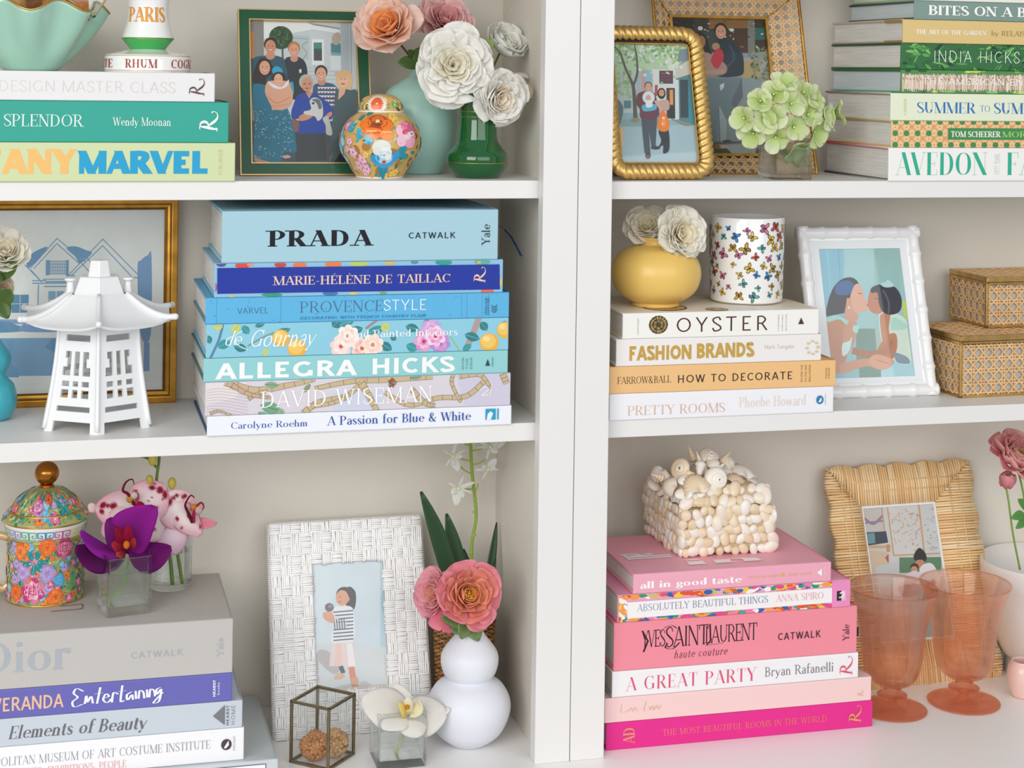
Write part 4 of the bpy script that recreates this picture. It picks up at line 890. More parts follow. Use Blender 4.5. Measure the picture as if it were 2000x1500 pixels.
    d.sm([(660, 830), (700, 800), (750, 820), (772, 880), (770, 960), (730, 1000), (700, 960), (620, 945), (610, 920), (670, 900)], '#cfcfca'); d.sm([(680, 820), (740, 815), (765, 880), (740, 900), (720, 850)], '#6b6f6c'); d.ell(690, 850, 12, 10, '#3a3a38'); d.sm([(770, 980), (810, 960), (835, 1020), (850, 1115), (800, 1110), (795, 1040)], '#bfc2b8')
    # woman with the baby
    d.sm([(205, 520), (240, 470), (300, 480), (345, 540), (340, 600), (290, 640), (280, 740), (210, 720), (170, 640)], '#2a1f1c'); face(d, 275, 545, 54, '#d79f7f', '#2a1f1c')
    d.sm([(165, 720), (250, 690), (330, 740), (470, 900), (520, 1080), (540, 1260), (440, 1270), (390, 1355), (200, 1330), (170, 1290), (185, 1000)], '#1f7089'); rg = random.Random(4)
    for k in range(120): d.line([(a_ := rg.uniform(185, 500), b_ := rg.uniform(900, 1320)), (a_+rg.uniform(-16, 16), b_+rg.uniform(-10, 10))], 4.5, rg.choice(['#9fc6cf', '#6fb0bf', '#cfe2e2']))
    d.sm([(480, 690), (515, 670), (525, 760), (500, 780)], '#3d9db0')
    d.sm([(340, 560), (380, 535), (420, 560), (425, 590), (350, 600)], '#1f9fc4'); d.ell(395, 640, 64, 56, HR); d.sm([(290, 680), (340, 660), (470, 665), (500, 720), (515, 780), (500, 860), (440, 905), (340, 905), (330, 880), (290, 800), (275, 750)], '#dda486')
    d.sm([(300, 665), (350, 690), (420, 715), (480, 650), (470, 700), (410, 730), (340, 715)], '#dfe3ea'); face(d, 392, 645, 44, '#e3a98b', HR)
    d.line([(300, 800), (380, 850), (490, 800)], 5, '#b9785c', 4); d.line([(330, 880), (420, 870), (495, 850)], 6, '#c98f74', 4); d.ell(455, 1305, 36, 14, '#c9a79a'); d.sm([(180, 1310), (240, 1330), (310, 1352), (200, 1355)], '#c98f74')
    d.poly([(860, 1350), (930, 1260), (1090, 1255), (1090, 1362), (860, 1362)], '#20262a')
picture(F, x0, y0, x1, y1, -.002, [(148, 150), (1060, 160), (1085, 1360), (160, 1362)], fam); pane(F, x0, y0, x1, y1, .0005)
# ---- rope frame ------------------------------------------------------
o4 = Q((1164, 51), (1369, 53), (1398, 350), (1187, 351.5))
F, w, h = standing('picture_frame', 'gold picture frame moulded like twisted rope with rounded corners', 'picture frame', o4[3], o4[2], o4[0], o4[1], ZR1, Y=(.022, .024))
x0, y0, x1, y1 = inner(o4, Q((1192, 86), (1342, 88), (1363, 318), (1214, 319)), w, h)
def rrect(X0, Y0, X1, Y1, r, n=8, step=.004):
    P = []
    for cx, cy, a0 in ((X1-r, Y0+r, -90), (X1-r, Y1-r, 0), (X0+r, Y1-r, 90), (X0+r, Y0+r, 180)):
        for k in range(n+1): a = radians(a0+90*k/n); P.append((cx+r*cos(a), cy+r*sin(a)))
    out = []
    for i in range(len(P)):
        a, b = P[i], P[(i+1) % len(P)]; d_ = hypot(b[0]-a[0], b[1]-a[1]); m = max(1, int(d_/step))
        for k in range(m): out.append((a[0]+(b[0]-a[0])*k/m, a[1]+(b[1]-a[1])*k/m))
    return out
R_ = (x0+(w-x1))/2*.5; rb = (x0+y0)/4
P = rrect(rb, rb, w-rb, h-rb, .016, step=.0011)
mb = MB(); seg = 28; n = len(P); vs = []; fs = []; cum = 0; Ltot = sum(hypot(P[i][0]-P[i-1][0], P[i][1]-P[i-1][1]) for i in range(n)); turns = round(Ltot/.0078)
rad = rb*.99
for i in range(n):
    a, b = P[i-1], P[(i+1) % n]; tx, ty = b[0]-a[0], b[1]-a[1]; d_ = hypot(tx, ty); nx, ny = ty/d_, -tx/d_
    if i: cum += hypot(P[i][0]-P[i-1][0], P[i][1]-P[i-1][1])
    for k in range(seg):
        th = 2*pi*k/seg; tw = abs(sin(turns*pi*cum/Ltot+th*1.25)); rr = rad*(.70+.30*tw**.6)
        vs.append((P[i][0]+nx*cos(th)*rr, P[i][1]+ny*cos(th)*rr, sin(th)*rr*.62+.003))
for i in range(n):
    for k in range(seg): l = (k+1) % seg; j = (i+1) % n; fs.append((i*seg+k, i*seg+l, j*seg+l, j*seg+k))
mb.add(vs, fs); mb.build('rope_moulding', mat('gilt_rope', '#e0b870', .36, .8, mottle=(120, .2, U)), F, smooth=True)
mb = MB(); P = rrect(x0, y0, x1, y1, .006, step=.0012)
for i in range(0, len(P), 1): mb.ball((P[i][0], P[i][1], .004), .0011, None, 6)
mb.build('beaded_edge', GOLD, F, smooth=True)
mb = MB(); mb.box((rb*.6, rb*.6, -.006), (w-rb*.6, h-rb*.6, -.003)); mb.build('backing', mat('backing', '#5b5148', .9), F)
def street(d):
    R = d.rectf; R(0, 0, 1000, 1500, '#b9c4c0'); R(0, 830, 1000, 1500, '#8fb0b8')
    d.poly([(100, 960), (920, 960), (960, 1400), (60, 1400)], '#a3bdc4'); R(0, 900, 400, 975, '#86a6a4')
    d.poly([(30, 90), (900, 90), (900, 330), (600, 420), (30, 420)], '#b8cfae'); rg = random.Random(5)
    # shop fronts
    d.poly([(450, 360), (700, 360), (710, 900), (600, 900), (460, 640)], '#d9dcd8'); d.poly([(700, 330), (880, 250), (900, 960), (700, 900)], '#5e8288'); d.poly([(700, 330), (880, 240), (880, 400), (700, 460)], '#c9c7b8'); d.poly([(620, 200), (720, 200), (730, 340), (620, 370)], '#dfe0d6'); d.poly([(720, 150), (840, 130), (850, 250), (730, 320)], '#7d8f94')
    R(528, 375, 672, 515, '#5a4352'); R(545, 395, 660, 410, '#a0505c'); R(545, 430, 650, 440, '#8a4450'); R(545, 440+25, 655, 480, '#6f4858')
    R(745, 470, 830, 880, '#34474e'); R(830, 440, 890, 940, '#3f8ea0'); R(690, 470, 730, 900, '#d2dadb'); R(600, 560, 690, 890, '#4c3f42'); R(635, 580, 670, 740, '#e59a4e'); R(625, 760, 690, 890, '#2d3434'); R(290, 380, 460, 640, '#a9b6bb'); R(380, 370, 440, 520, '#8fbccb'); R(345, 360, 385, 620, '#c79d9a')
    for k in range(230): x, y = rg.uniform(20, 760), 90+abs(rg.gauss(0, 150)); d.ell(x, y, rg.uniform(10, 34), rg.uniform(7, 20), rg.choice(['#8fb978', '#a7cf8c', '#c9d9c2', '#7ba868', '#b8d8a0', '#dfe6e0']), rg.random()*3, 7)
    for k in range(60): d.ell(rg.uniform(20, 240), rg.uniform(380, 660), rg.uniform(12, 30), rg.uniform(8, 18), rg.choice(['#86b070', '#9cc486', '#b4cfa6']), rg.random()*3, 7)
    d.line([(275, 890), (262, 600), (240, 500), (180, 360), (120, 180), (40, 110)], 40, '#5d5a50', 4, 8); d.line([(255, 540), (300, 400), (290, 200), (270, 90)], 26, '#5d5a50', 4, 8)
    R(160, 700, 230, 780, '#4f7f8a'); d.sm([(20, 660), (90, 680), (150, 780), (110, 960), (60, 1000), (20, 900)], '#5b7378'); d.poly([(100, 985), (150, 1000), (120, 1380), (80, 1380)], '#d9b284'); d.ell(275, 905, 45, 22, '#9c8468')
    d.poly([(620, 880), (700, 905), (880, 960), (800, 970), (690, 920)], '#8f8a78')
    # man carrying the baby
    d.poly([(335, 850), (500, 850), (480, 1180), (520, 1210), (440, 1210), (410, 1000), (425, 1280), (365, 1260), (345, 1020)], '#4c5560'); d.ell(400, 1290, 28, 34, '#52373a'); d.ell(480, 1205, 50, 18, '#3d4048')
    d.sm([(295, 640), (360, 600), (460, 610), (500, 700), (520, 850), (450, 900), (335, 890), (320, 790), (290, 740)], '#6f3f4c'); face(d, 412, 548, 38, '#d8a58c', '#7a5b50')
    d.ell(412, 665, 64, 68, '#dde2e6'); d.ell(410, 670, 26, 34, '#d8a58c'); d.sm([(345, 750), (420, 740), (490, 740), (490, 790), (430, 810), (355, 810)], '#5fb4cc'); d.sm([(385, 700), (440, 700), (450, 760), (390, 770)], '#e7e8ea')
    # woman with the orange bag
    d.sm([(515, 1020), (610, 1000), (622, 1220), (560, 1265), (560, 1180), (510, 1200), (540, 1130)], '#2f343c'); d.sm([(500, 720), (560, 690), (620, 700), (625, 790), (560, 800)], '#caa49a'); face(d, 548, 612, 34, '#d09a80', '#2c2220', True); d.line([(480, 700), (540, 790)], 26, '#d8ad9a'); d.line([(495, 530), (490, 640)], 26, '#b34d4a')
    d.sm([(560, 800), (600, 860), (625, 960), (600, 1025), (530, 1025), (500, 960), (525, 860)], '#ef7f28'); d.ell(565, 940, 26, 42, '#f39a4c'); d.ell(565, 885, 16, 12, '#f8e8dc'); d.ell(555, 950, 8, 8, '#f8e8dc')
picture(F, x0-.001, y0-.001, x1+.001, y1+.001, 0, [(22, 85), (830, 90), (935, 1385), (110, 1380)], street); pane(F, x0, y0, x1, y1, .0014)
# ---- cane weave (open, real strands) ---------------------------------
CANE = mat('cane', '#f0c48c', .5, mottle=(80, .2, U))
def cane(mb, A, ux, uy, W, H, pitch, off=0.0):
    """six-way chair-cane weave over the parallelogram A + u*ux + v*uy; strands are flat ribbons"""
    A = Vector(A); ux = Vector(ux).normalized(); uy = Vector(uy).normalized(); N = ux.cross(uy); N.normalize(); t = pitch*.055
    def strand(p, q, k, wd):
        # clip the segment to the rectangle
        (xa, ya), (xb, yb) = p, q; t0, t1 = 0.0, 1.0; dx, dy = xb-xa, yb-ya
        for d_, lo, hi, s0 in ((dx, 0, W, xa), (dy, 0, H, ya)):
            if abs(d_) < 1e-12:
                if s0 < lo or s0 > hi: return
                continue
            a, b = (lo-s0)/d_, (hi-s0)/d_
            if a > b: a, b = b, a
            t0, t1 = max(t0, a), min(t1, b)
        if t1-t0 < 1e-4: return
        x0, y0, x1, y1 = xa+dx*t0, ya+dy*t0, xa+dx*t1, ya+dy*t1; L = hypot(x1-x0, y1-y0); nx, ny = -(y1-y0)/L*wd, (x1-x0)/L*wd; z = off+k*pitch*.035
        P = [A+ux*(x0+nx)+uy*(y0+ny)+N*z, A+ux*(x1+nx)+uy*(y1+ny)+N*z, A+ux*(x1-nx)+uy*(y1-ny)+N*z, A+ux*(x0-nx)+uy*(y0-ny)+N*z]
        mb.add(P+[p_-N*pitch*.03 for p_ in P], [(0, 1, 2, 3), (0, 4, 5, 1), (2, 6, 7, 3), (1, 5, 6, 2), (3, 7, 4, 0)])
    n = int(W/pitch)+2; m = int(H/pitch)+2
    for i in range(n):
        for s_ in (-.12, .12): strand(((i+s_)*pitch, 0), ((i+s_)*pitch, H), 0, t)
    for j in range(m):
        for s_ in (-.12, .12): strand((0, (j+s_)*pitch), (W, (j+s_)*pitch), 1, t)
    for k in range(-m-1, n+m+1):
        c = (k+.5)*pitch; strand((c-H, -0.0+0), (c, H), 2, t*1.15) if 0 else None
        strand((c, 0), (c+H, H), 2, t*1.1); strand((c, 0), (c-H, H), 3, t*1.1)
# ---- cane shadow-box frame ---------------------------------------------
o4 = Q((1275, -20), (1558, -14), (1595.5, 340), (1303, 342))
F, w, h = standing('picture_frame', 'deep picture frame of cane webbing edged with brass, behind the rope frame', 'picture frame', o4[3], o4[2], o4[0], o4[1], ZR1, Y=(.118, .118))
x0, y0, x1, y1 = inner(o4, Q((1321, 26), (1509, 27), (1528, 296), (1338, 298)), w, h); zb = -.016
BR = mat('old_brass', '#cc9c50', .38, .9, mottle=(60, .3, U)); bw = .0028
mb = MB()
for a, b in (((0, 0), (w, 0)), ((w, 0), (w, h)), ((w, h), (0, h)), ((0, h), (0, 0))): mb.tube([(*a, 0), (*b, 0)], bw*.8, 8)
for (a, b) in (((0, 0), (x0, y0)), ((w, 0), (x1, y0)), ((w, h), (x1, y1)), ((0, h), (x0, y1))): mb.tube([(*a, 0), (*b, zb)], bw*.5, 8)
mb.build('brass_edging', BR, F, smooth='auto')
mb = MB(); ringbars(mb, x0-bw*.6, y0-bw*.6, x1+bw*.6, y1+bw*.6, x0+bw*.6, y0+bw*.6, x1-bw*.6, y1-bw*.6, zb-.002, zb+.003); mb.build('inner_brass_rim', BR, F)
for (A, B, C_, D_) in (((w, 0, 0), (w, h, 0), (x1, y1, zb), (x1, y0, zb)), ((w, h, 0), (0, h, 0), (x0, y1, zb), (x1, y1, zb)), ((0, h, 0), (0, 0, 0), (x0, y0, zb), (x0, y1, zb)), ((0, 0, 0), (w, 0, 0), (x1, y0, zb), (x0, y0, zb))):
    A, B, C_, D_ = map(Vector, (A, B, C_, D_)); ux = (B-A); Wd = ux.length; uxn = ux.normalized(); dv = (D_-A); uy = dv-uxn*dv.dot(uxn); Hh = uy.length; uyn = uy.normalized()
    cb = MB(); cane(cb, A, uxn, uyn, Wd, Hh, .0115)
    # cut the strands to the mitres
    bm = bmesh.new(); me = bpy.data.meshes.new('x'); me.from_pydata(cb.v, [], cb.f); bm.from_mesh(me); nn = uxn.cross(uyn)
    for P_, dirv, s_ in ((A, D_-A, 1), (B, C_-B, -1)):
        pn = dirv.normalized().cross(nn)*s_
        mid = (A+B+C_+D_)/4
        if (mid-P_).dot(pn) > 0: pn = -pn
        bmesh.ops.bisect_plane(bm, geom=bm.verts[:]+bm.edges[:]+bm.faces[:], plane_co=P_, plane_no=pn, clear_outer=True)
    bm.to_mesh(me); bm.free(); me.materials.append(CANE); me.name = 'cane_panel'; o = bpy.data.objects.new('cane_panel', me); COL.objects.link(o); o.parent = F
mb = MB(); mb.box((x0-.002, y0-.002, zb-.006), (x1+.002, y1+.002, zb-.004)); mb.build('backing', mat('backing', '#5b5148', .9), F)
mb = MB(); mb.box((w*.25, .001, -.034), (w*.32, h*.55, -.031)); mb.build('backing_strut', mat('backing', '#5b5148', .9), F)
def couple(d):
    R = d.rectf; R(0, 0, 1300, 1600, '#8d9896'); R(90, 110, 960, 420, '#3b352f'); R(430, 130, 760, 220, '#8c6638'); R(760, 140, 820, 460, '#7f7f78'); R(640, 220, 760, 430, '#4a3426'); R(820, 220, 910, 320, '#2f6a66'); R(90, 120, 300, 420, '#1f2220'); R(380, 240, 480, 420, '#3a4644')
    d.poly([(700, 470), (960, 470), (1000, 900), (700, 900)], '#a2a6a6'); d.poly([(360, 600), (960, 600), (980, 1320), (420, 1320)], '#8b9a9c'); R(700, 500, 860, 640, '#b99f6c'); d.poly([(420, 1180), (990, 1180), (990, 1320), (420, 1320)], '#4f5c54'); rg = random.Random(6)
    for k in range(80): d.ell(rg.uniform(790, 960), rg.uniform(380, 660), rg.uniform(8, 26), rg.uniform(6, 14), rg.choice(['#6d7a58', '#8b9270', '#4d5a44', '#9a9a7a']), rg.random()*3, 7)
    for k in range(40): d.ell(rg.uniform(90, 900), rg.uniform(130, 400), rg.uniform(4, 16), rg.uniform(3, 9), rg.choice(['#c9d0cc', '#6a4a2c', '#2d4440', '#a87838']), 0, 6)
    d.ell(355, 215, 22, 18, '#c9cfcf'); d.ell(625, 235, 18, 14, '#d8e2da')
    # trousers, coat, heads
    d.poly([(370, 640), (700, 640), (700, 760), (560, 1000), (560, 1190), (500, 1190), (490, 900), (470, 1190), (420, 1190), (400, 860)], '#70858c'); d.poly([(500, 870), (560, 1000), (555, 1180), (505, 1180)], '#a9b7bd'); d.poly([(600, 860), (700, 640), (705, 800), (640, 900)], '#5f6d74'); d.poly([(510, 700), (550, 680), (545, 720), (515, 750)], '#d8e0e2')
    d.sm([(500, 340), (560, 310), (660, 360), (710, 440), (720, 550), (690, 620), (480, 620), (460, 480)], '#20303a'); d.line([(600, 360), (640, 470), (560, 560)], 22, '#2b4a5c', 4)
    d.sm([(300, 280), (340, 245), (400, 280), (430, 380), (450, 450), (380, 430), (320, 380)], '#1e1715'); d.ell(362, 330, 34, 52, '#a86e54'); d.ell(365, 358, 14, 6, '#ece4de')
    d.sm([(350, 440), (430, 430), (560, 520), (570, 590), (500, 620), (360, 610)], '#b38c7e'); d.line([(370, 590), (550, 585)], 34, '#c39a8a')
    face(d, 530, 245, 52, '#cf9a7e', '#241c18'); d.ell(485, 372, 34, 32, '#b98a6a'); d.sm([(465, 430), (500, 390), (540, 410), (545, 480), (490, 560), (440, 500)], '#c9283f'); d.ell(500, 1225, 55, 24, '#94713c'); d.ell(560, 1180, 40, 14, '#4a3a34')
picture(F, x0, y0, x1, y1, zb-.0035, [(90, 115), (905, 150), (995, 1305), (160, 1300)], couple); pane(F, x0, y0, x1, y1, zb-.0022)
# ---- gold framed drawing of a house ----------------------------------
o4 = Q((-190, 384), (347.5, 386), (343.5, 775.5), (-180, 790))
F, w, h = standing('picture_frame', 'wide gold picture frame with a blue drawing of a gabled house, behind the white lantern', 'picture frame', o4[3], o4[2], o4[0], o4[1], ZL2, Y=(.188, .188), lean=1.5)
x0, y0, x1, y1 = inner(o4, Q((-160, 410), (320, 411.5), (317, 753), (-152, 765)), w, h)
GF = mat('gold_frame', '#e8ab48', .4, .8, mottle=(50, .3, U)); GD = mat('gold_frame_dark', '#8a5f24', .45, .7, mottle=(50, .3, U))
t_ = (w-x1)
mb = MB(); ringbars(mb, 0, 0, w, h, t_*.48, t_*.48, w-t_*.48, h-t_*.48, -.008, .006, None, .0075); mb.build('outer_moulding', GF, F, bevel=.001)
mb = MB(); ringbars(mb, t_*.48, t_*.48, w-t_*.48, h-t_*.48, t_*.60, t_*.60, w-t_*.60, h-t_*.60, -.008, .0045); mb.build('dark_groove', GD, F)
mb = MB(); ringbars(mb, t_*.60, t_*.60, w-t_*.60, h-t_*.60, t_*.80, t_*.80, w-t_*.80, h-t_*.80, -.008, .0055, None, .0045); mb.build('inner_moulding', GF, F, bevel=.0006)
mb = MB(); ringbars(mb, t_*.80, t_*.80, w-t_*.80, h-t_*.80, x0, y0, x1, y1, -.008, .0035, None, .002); mb.build('sight_edge', GD, F)
def house(d):
    b, b2, b3 = '#78a5c8', '#8fb4d0', '#a9c2d4'; L = d.line; R = d.rectf
    R(-800, 1010, 490, 1290, '#7fabcf'); d.poly([(335, 1080), (390, 1015), (500, 1010), (500, 1120), (420, 1120)], '#6b98c0'); R(-800, 1290, 140, 1300, '#7fabcf')
    R(-800, 870, 1060, 905, '#8fb0d4'); d.sm([(-500, 890), (0, 885), (90, 905), (170, 960), (-500, 970)], '#6f9dc0'); d.sm([(170, 900), (215, 870), (500, 890), (500, 960), (150, 960)], '#84a9d6')
    d.sm([(1050, 500), (1080, 430), (1130, 395), (1160, 410), (1158, 990), (1080, 990)], '#7fa6d2'); R(1105, 1050, 1150, 1260, '#7fa6d2')
    d.sm([(190, 400), (260, 350), (340, 330), (215, 470), (180, 465)], '#6f9fc6'); d.sm([(490, 335), (560, 322), (640, 350), (690, 375), (600, 450), (560, 400)], '#6f9fc6')
    for P in ([(205, 490), (413, 260), (640, 440)], [(235, 490), (413, 300), (590, 450)], [(505, 545), (775, 268), (1085, 570)], [(530, 545), (775, 318), (1010, 560)], [(165, 460), (300, 590)], [(215, 500), (300, 590)], [(600, 440), (735, 580)], [(650, 410), (760, 520)]):
        L(P, 7, b)
    for P in ([(275, 610), (275, 850)], [(512, 560), (512, 850)], [(1060, 560), (1060, 780)], [(225, 600), (500, 600)], [(225, 580), (330, 580)], [(490, 545), (560, 545)], [(320, 625), (510, 625)], [(1010, 560), (1065, 565)], [(575, 630), (640, 605), (700, 620)]): L(P, 8, b)
    R(330, 425, 360, 540, b); R(487, 425, 510, 540, b)
    for k in range(9): R(362+k*14, 430, 368+k*14, 535, b2)
    for k in range(5): R(362, 430+k*24, 486, 436+k*24, b2)
    R(310, 565, 480, 575, b3); R(330, 585, 500, 594, b)
    R(355, 660, 475, 800, b2); R(412, 655, 420, 800, '#e6ecef'); R(355, 725, 475, 731, '#e6ecef')
    for k in range(6): R(285+k*38, 760, 290+k*38, 850, b2)
    R(285, 758, 510, 765, b); R(570, 650, 632, 860, '#5f90bb'); R(580, 670, 600, 720, '#8fb4d0')
    R(70, 685, 200, 820, '#5f93b8'); R(132, 685, 137, 820, '#cfdbe2'); R(70, 750, 200, 755, '#cfdbe2'); R(-300, 480, -60, 520, b2); R(-420, 680, -260, 820, '#5f93b8')
    d.poly([(-700, 600), (-450, 300), (-200, 520), (-230, 540), (-450, 330), (-670, 610)], b2); R(-120, 600, -112, 860, b)
picture(F, x0, y0, x1, y1, 0, [(-632, 42), (1262, 45), (1250, 1395), (-600, 1440)], house, name='house_drawing', base='#f0f2ee'); pane(F, x0, y0, x1, y1, .0012)
# ---- white bamboo frame ---------------------------------------------
o4 = Q((1557, 444), (1789, 443), (1830.7, 772), (1590, 780))
F, w, h = standing('picture_frame', 'glossy white picture frame shaped like bamboo with a mother kissing a child', 'picture frame', o4[3], o4[2], o4[0], o4[1], ZR2)
x0, y0, x1, y1 = inner(o4, Q((1602.7, 485), (1758.7, 485), (1786.7, 734.7), (1625, 738)), w, h)
WG = mat('white_gloss', '#f1f1f1', .18, coat=.4); r_ = .0072; mx = .007
def bamboo(a, b, k, rad):
    A, B = Vector(a), Vector(b); n = 60; pts = []; rr = []
    for i in range(n+1):
        s = i/n; pts.append(A+(B-A)*s); q = (s*k) % 1.0; q = min(q, 1-q); rr.append(rad*(1+.22*math.exp(-(q/.09)**2)))
    m_ = MB(); m_.tube(pts, rr, 18); return m_
for a, b, k in (((0, r_, 0), (w, r_, 0), 5), ((0, h-r_, 0), (w, h-r_, 0), 5), ((r_, 0, 0), (r_, h, 0), 6), ((w-r_, 0, 0), (w-r_, h, 0), 6)): bamboo(a, b, k, r_).build('bamboo_rail', WG, F, smooth=True)
mb = MB(); ringbars(mb, r_, r_, w-r_, h-r_, r_*2.4, r_*2.4, w-r_*2.4, h-r_*2.4, -.004, .0032, None, .001); mb.build('inner_moulding', WG, F, bevel=.0008)
mb = MB(); ringbars(mb, r_*2.2, r_*2.2, w-r_*2.2, h-r_*2.2, x0, y0, x1, y1, -.004, -.0004); mb.build('mat_board', mat('mat_board', '#e9ecee', .7), F)
mb = MB(); mb.box((r_, r_, -.008), (w-r_, h-r_, -.005)); mb.build('backing', mat('backing', '#5b5148', .9), F)
def kiss(d):
    R = d.rectf; R(200, 300, 960, 1300, '#9fc9cc'); d.poly([(235, 320), (430, 320), (470, 800), (400, 1270), (300, 1270)], '#86bfd2'); R(420, 320, 640, 900, '#a6cfd0'); R(640, 320, 830, 700, '#9cc4bf'); d.line([(380, 320), (400, 700)], 8, '#74adc2'); d.line([(300, 320), (330, 760)], 6, '#9cd0de'); R(500, 900, 660, 1130, '#7f9c92'); d.poly([(640, 900), (700, 900), (700, 1060), (650, 1080)], '#aec7bd'); R(520, 1150, 680, 1270, '#7d9d93'); R(680, 1110, 940, 1270, '#b5dbe3'); d.sm([(840, 700), (870, 720), (880, 830), (850, 800)], '#c6d65c')
    # mother
    d.sm([(400, 540), (470, 525), (520, 560), (540, 640), (520, 760), (440, 780), (330, 800), (285, 800), (300, 700), (340, 600)], '#2b2a30'); d.sm([(360, 580), (440, 545), (490, 580), (480, 640), (370, 650)], '#2f5f98')
    d.sm([(490, 590), (530, 575), (560, 640), (572, 690), (600, 720), (590, 760), (530, 780), (470, 760), (455, 700)], '#e6b096'); d.sm([(440, 700), (470, 690), (480, 760), (520, 800), (500, 850), (430, 860), (420, 780)], '#d8a085'); d.ell(448, 700, 16, 26, '#d99a80'); d.ell(452, 745, 6, 12, '#f4e6dc')
    d.line([(520, 640), (545, 645)], 5, '#4a2a24'); d.ell(592, 728, 12, 9, '#c9605a')
    d.sm([(290, 840), (350, 800), (430, 830), (470, 900), (450, 1050), (400, 1180), (360, 1240), (330, 1180), (300, 1000)], '#c98e70'); d.sm([(420, 870), (500, 850), (500, 960), (430, 1100), (400, 1060)], '#d39c80')
    d.sm([(290, 820), (360, 800), (440, 840), (430, 870), (380, 830), (300, 850)], '#a7dcd4'); d.sm([(480, 880), (520, 880), (510, 930), (480, 920)], '#b5e2da'); d.sm([(400, 1010), (450, 990), (470, 960), (450, 1060), (400, 1100)], '#d5ece8')
    # child
    d.sm([(670, 780), (760, 780), (860, 830), (880, 930), (900, 1150), (800, 1150), (700, 1050)], '#dbe8d8'); d.sm([(770, 820), (860, 860), (870, 900), (760, 910)], '#b8e0d0'); d.sm([(680, 800), (750, 790), (740, 900), (750, 1000), (700, 1010), (680, 900)], '#c9896a')
    d.sm([(720, 960), (790, 940), (800, 1040), (760, 1130), (660, 1120), (640, 1080)], '#c58566'); d.sm([(780, 1080), (870, 1110), (890, 1160), (800, 1150)], '#8f9fb0')
    d.sm([(610, 620), (680, 590), (760, 590), (700, 770), (640, 790), (600, 760), (590, 700)], '#c98463'); d.sm([(620, 600), (700, 575), (790, 600), (835, 680), (825, 770), (760, 800), (700, 780), (670, 720), (660, 640), (615, 640)], '#2c2a38'); d.line([(700, 620), (740, 700), (740, 790)], 12, '#5a5f78', 4); d.sm([(680, 575), (720, 560), (740, 545), (780, 590), (720, 600)], '#bfe0e2'); d.line([(640, 680), (660, 684)], 5, '#3a241e')
    # arms
    d.line([(380, 1200), (560, 1150), (680, 1170)], 74, '#d79d80', 5, 44); d.line([(470, 1060), (600, 1090), (720, 1060), (760, 1000)], 50, '#b97c5e', 5, 30); d.sm([(590, 1130), (640, 1090), (720, 1110), (775, 1140), (740, 1190), (670, 1205), (610, 1180)], '#e0a88c'); d.line([(640, 1130), (740, 1160)], 5, '#b97c5e')
picture(F, x0, y0, x1, y1, -.003, [(235, 322), (820, 320), (925, 1255), (318, 1268)], kiss); pane(F, x0, y0, x1, y1, -.0014)
# ---- white woven frame ---------------------------------------------
o4 = Q((522.5, 1023), (821, 1009.5), (843.5, 1419), (538, 1448))
F, w, h = standing('picture_frame', 'white painted woven seagrass picture frame with a small photo of a girl', 'picture frame', o4[3], o4[2], o4[0], o4[1], ZF)
x0, y0, x1, y1 = inner(o4, Q((600, 1099.7), (747.3, 1091.7), (759.5, 1337), (605, 1349)), w, h)
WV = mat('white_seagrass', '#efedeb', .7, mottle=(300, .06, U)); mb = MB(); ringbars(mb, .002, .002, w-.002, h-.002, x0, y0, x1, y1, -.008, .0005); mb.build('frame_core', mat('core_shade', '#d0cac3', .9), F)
WVm = mat('white_seagrass2', attr=True, rough=.75); rg = random.Random(21); cs = .0118; nx, ny = round(w/cs), round(h/cs); sx, sy = w/nx, h/ny
mbt = []
for i in range(nx):
    for j in range(ny):
        cx_, cy_ = (i+.5)*sx, (j+.5)*sy
        if x0+.001 < cx_ < x1-.001 and y0+.001 < cy_ < y1-.001: continue
        hor = (i+(j % 2)*1+(j//2)) % 2 == 0 if rg.random() < .88 else rg.random() < .5
        mb = MB(); ns = 5
        for k in range(ns):
            t_ = (k+.5)/ns-.5; j1, j2 = rg.uniform(-.0004, .0004), rg.uniform(-.0009, .0009); zz = .0022+rg.uniform(-.0003, .0003)
            if hor: P = [(cx_-sx*.62+j2, cy_+t_*sy+j1, .0), (cx_-sx*.35, cy_+t_*sy, zz), (cx_+sx*.35, cy_+t_*sy+j1, zz), (cx_+sx*.62+j2, cy_+t_*sy, .0)]
            else: P = [(cx_+t_*sx+j1, cy_-sy*.62+j2, .0), (cx_+t_*sx, cy_-sy*.35, zz), (cx_+t_*sx+j1, cy_+sy*.35, zz), (cx_+t_*sx, cy_+sy*.62+j2, .0)]
            P = [(max(-.0008, min(w+.0008, p[0])), max(-.0004, min(h+.0008, p[1])), p[2]) for p in P]
            q = lerp('#ffffff', '#fbf9f7', rg.random()); mb.tube(P, (sy if hor else sx)/ns*.5, 5, q)
        mbt.append(mb)
for mb in mbt: mb.build('woven_strand_bundle', WVm, F, smooth=True)
mb = MB()      # wrapped outer edge
for k in range(int(h/.0023)):
    for xx in (0, w): mb.tube([(xx-.001, k*.0023+.001, -.007), (xx-(.0022 if xx == 0 else -.0022), k*.0023+.001, -.003), (xx, k*.0023+.001, .0008)], .00115, 5, '#eeece9')
for k in range(int(w/.0023)): mb.tube([(k*.0023+.001, h+.0005, -.007), (k*.0023+.001, h+.0018, -.003), (k*.0023+.001, h, .0008)], .00115, 5, '#eeece9')
mb.build('wrapped_edge', WVm, F, smooth=True)['kind'] = 'stuff'
easel(F, w, h)
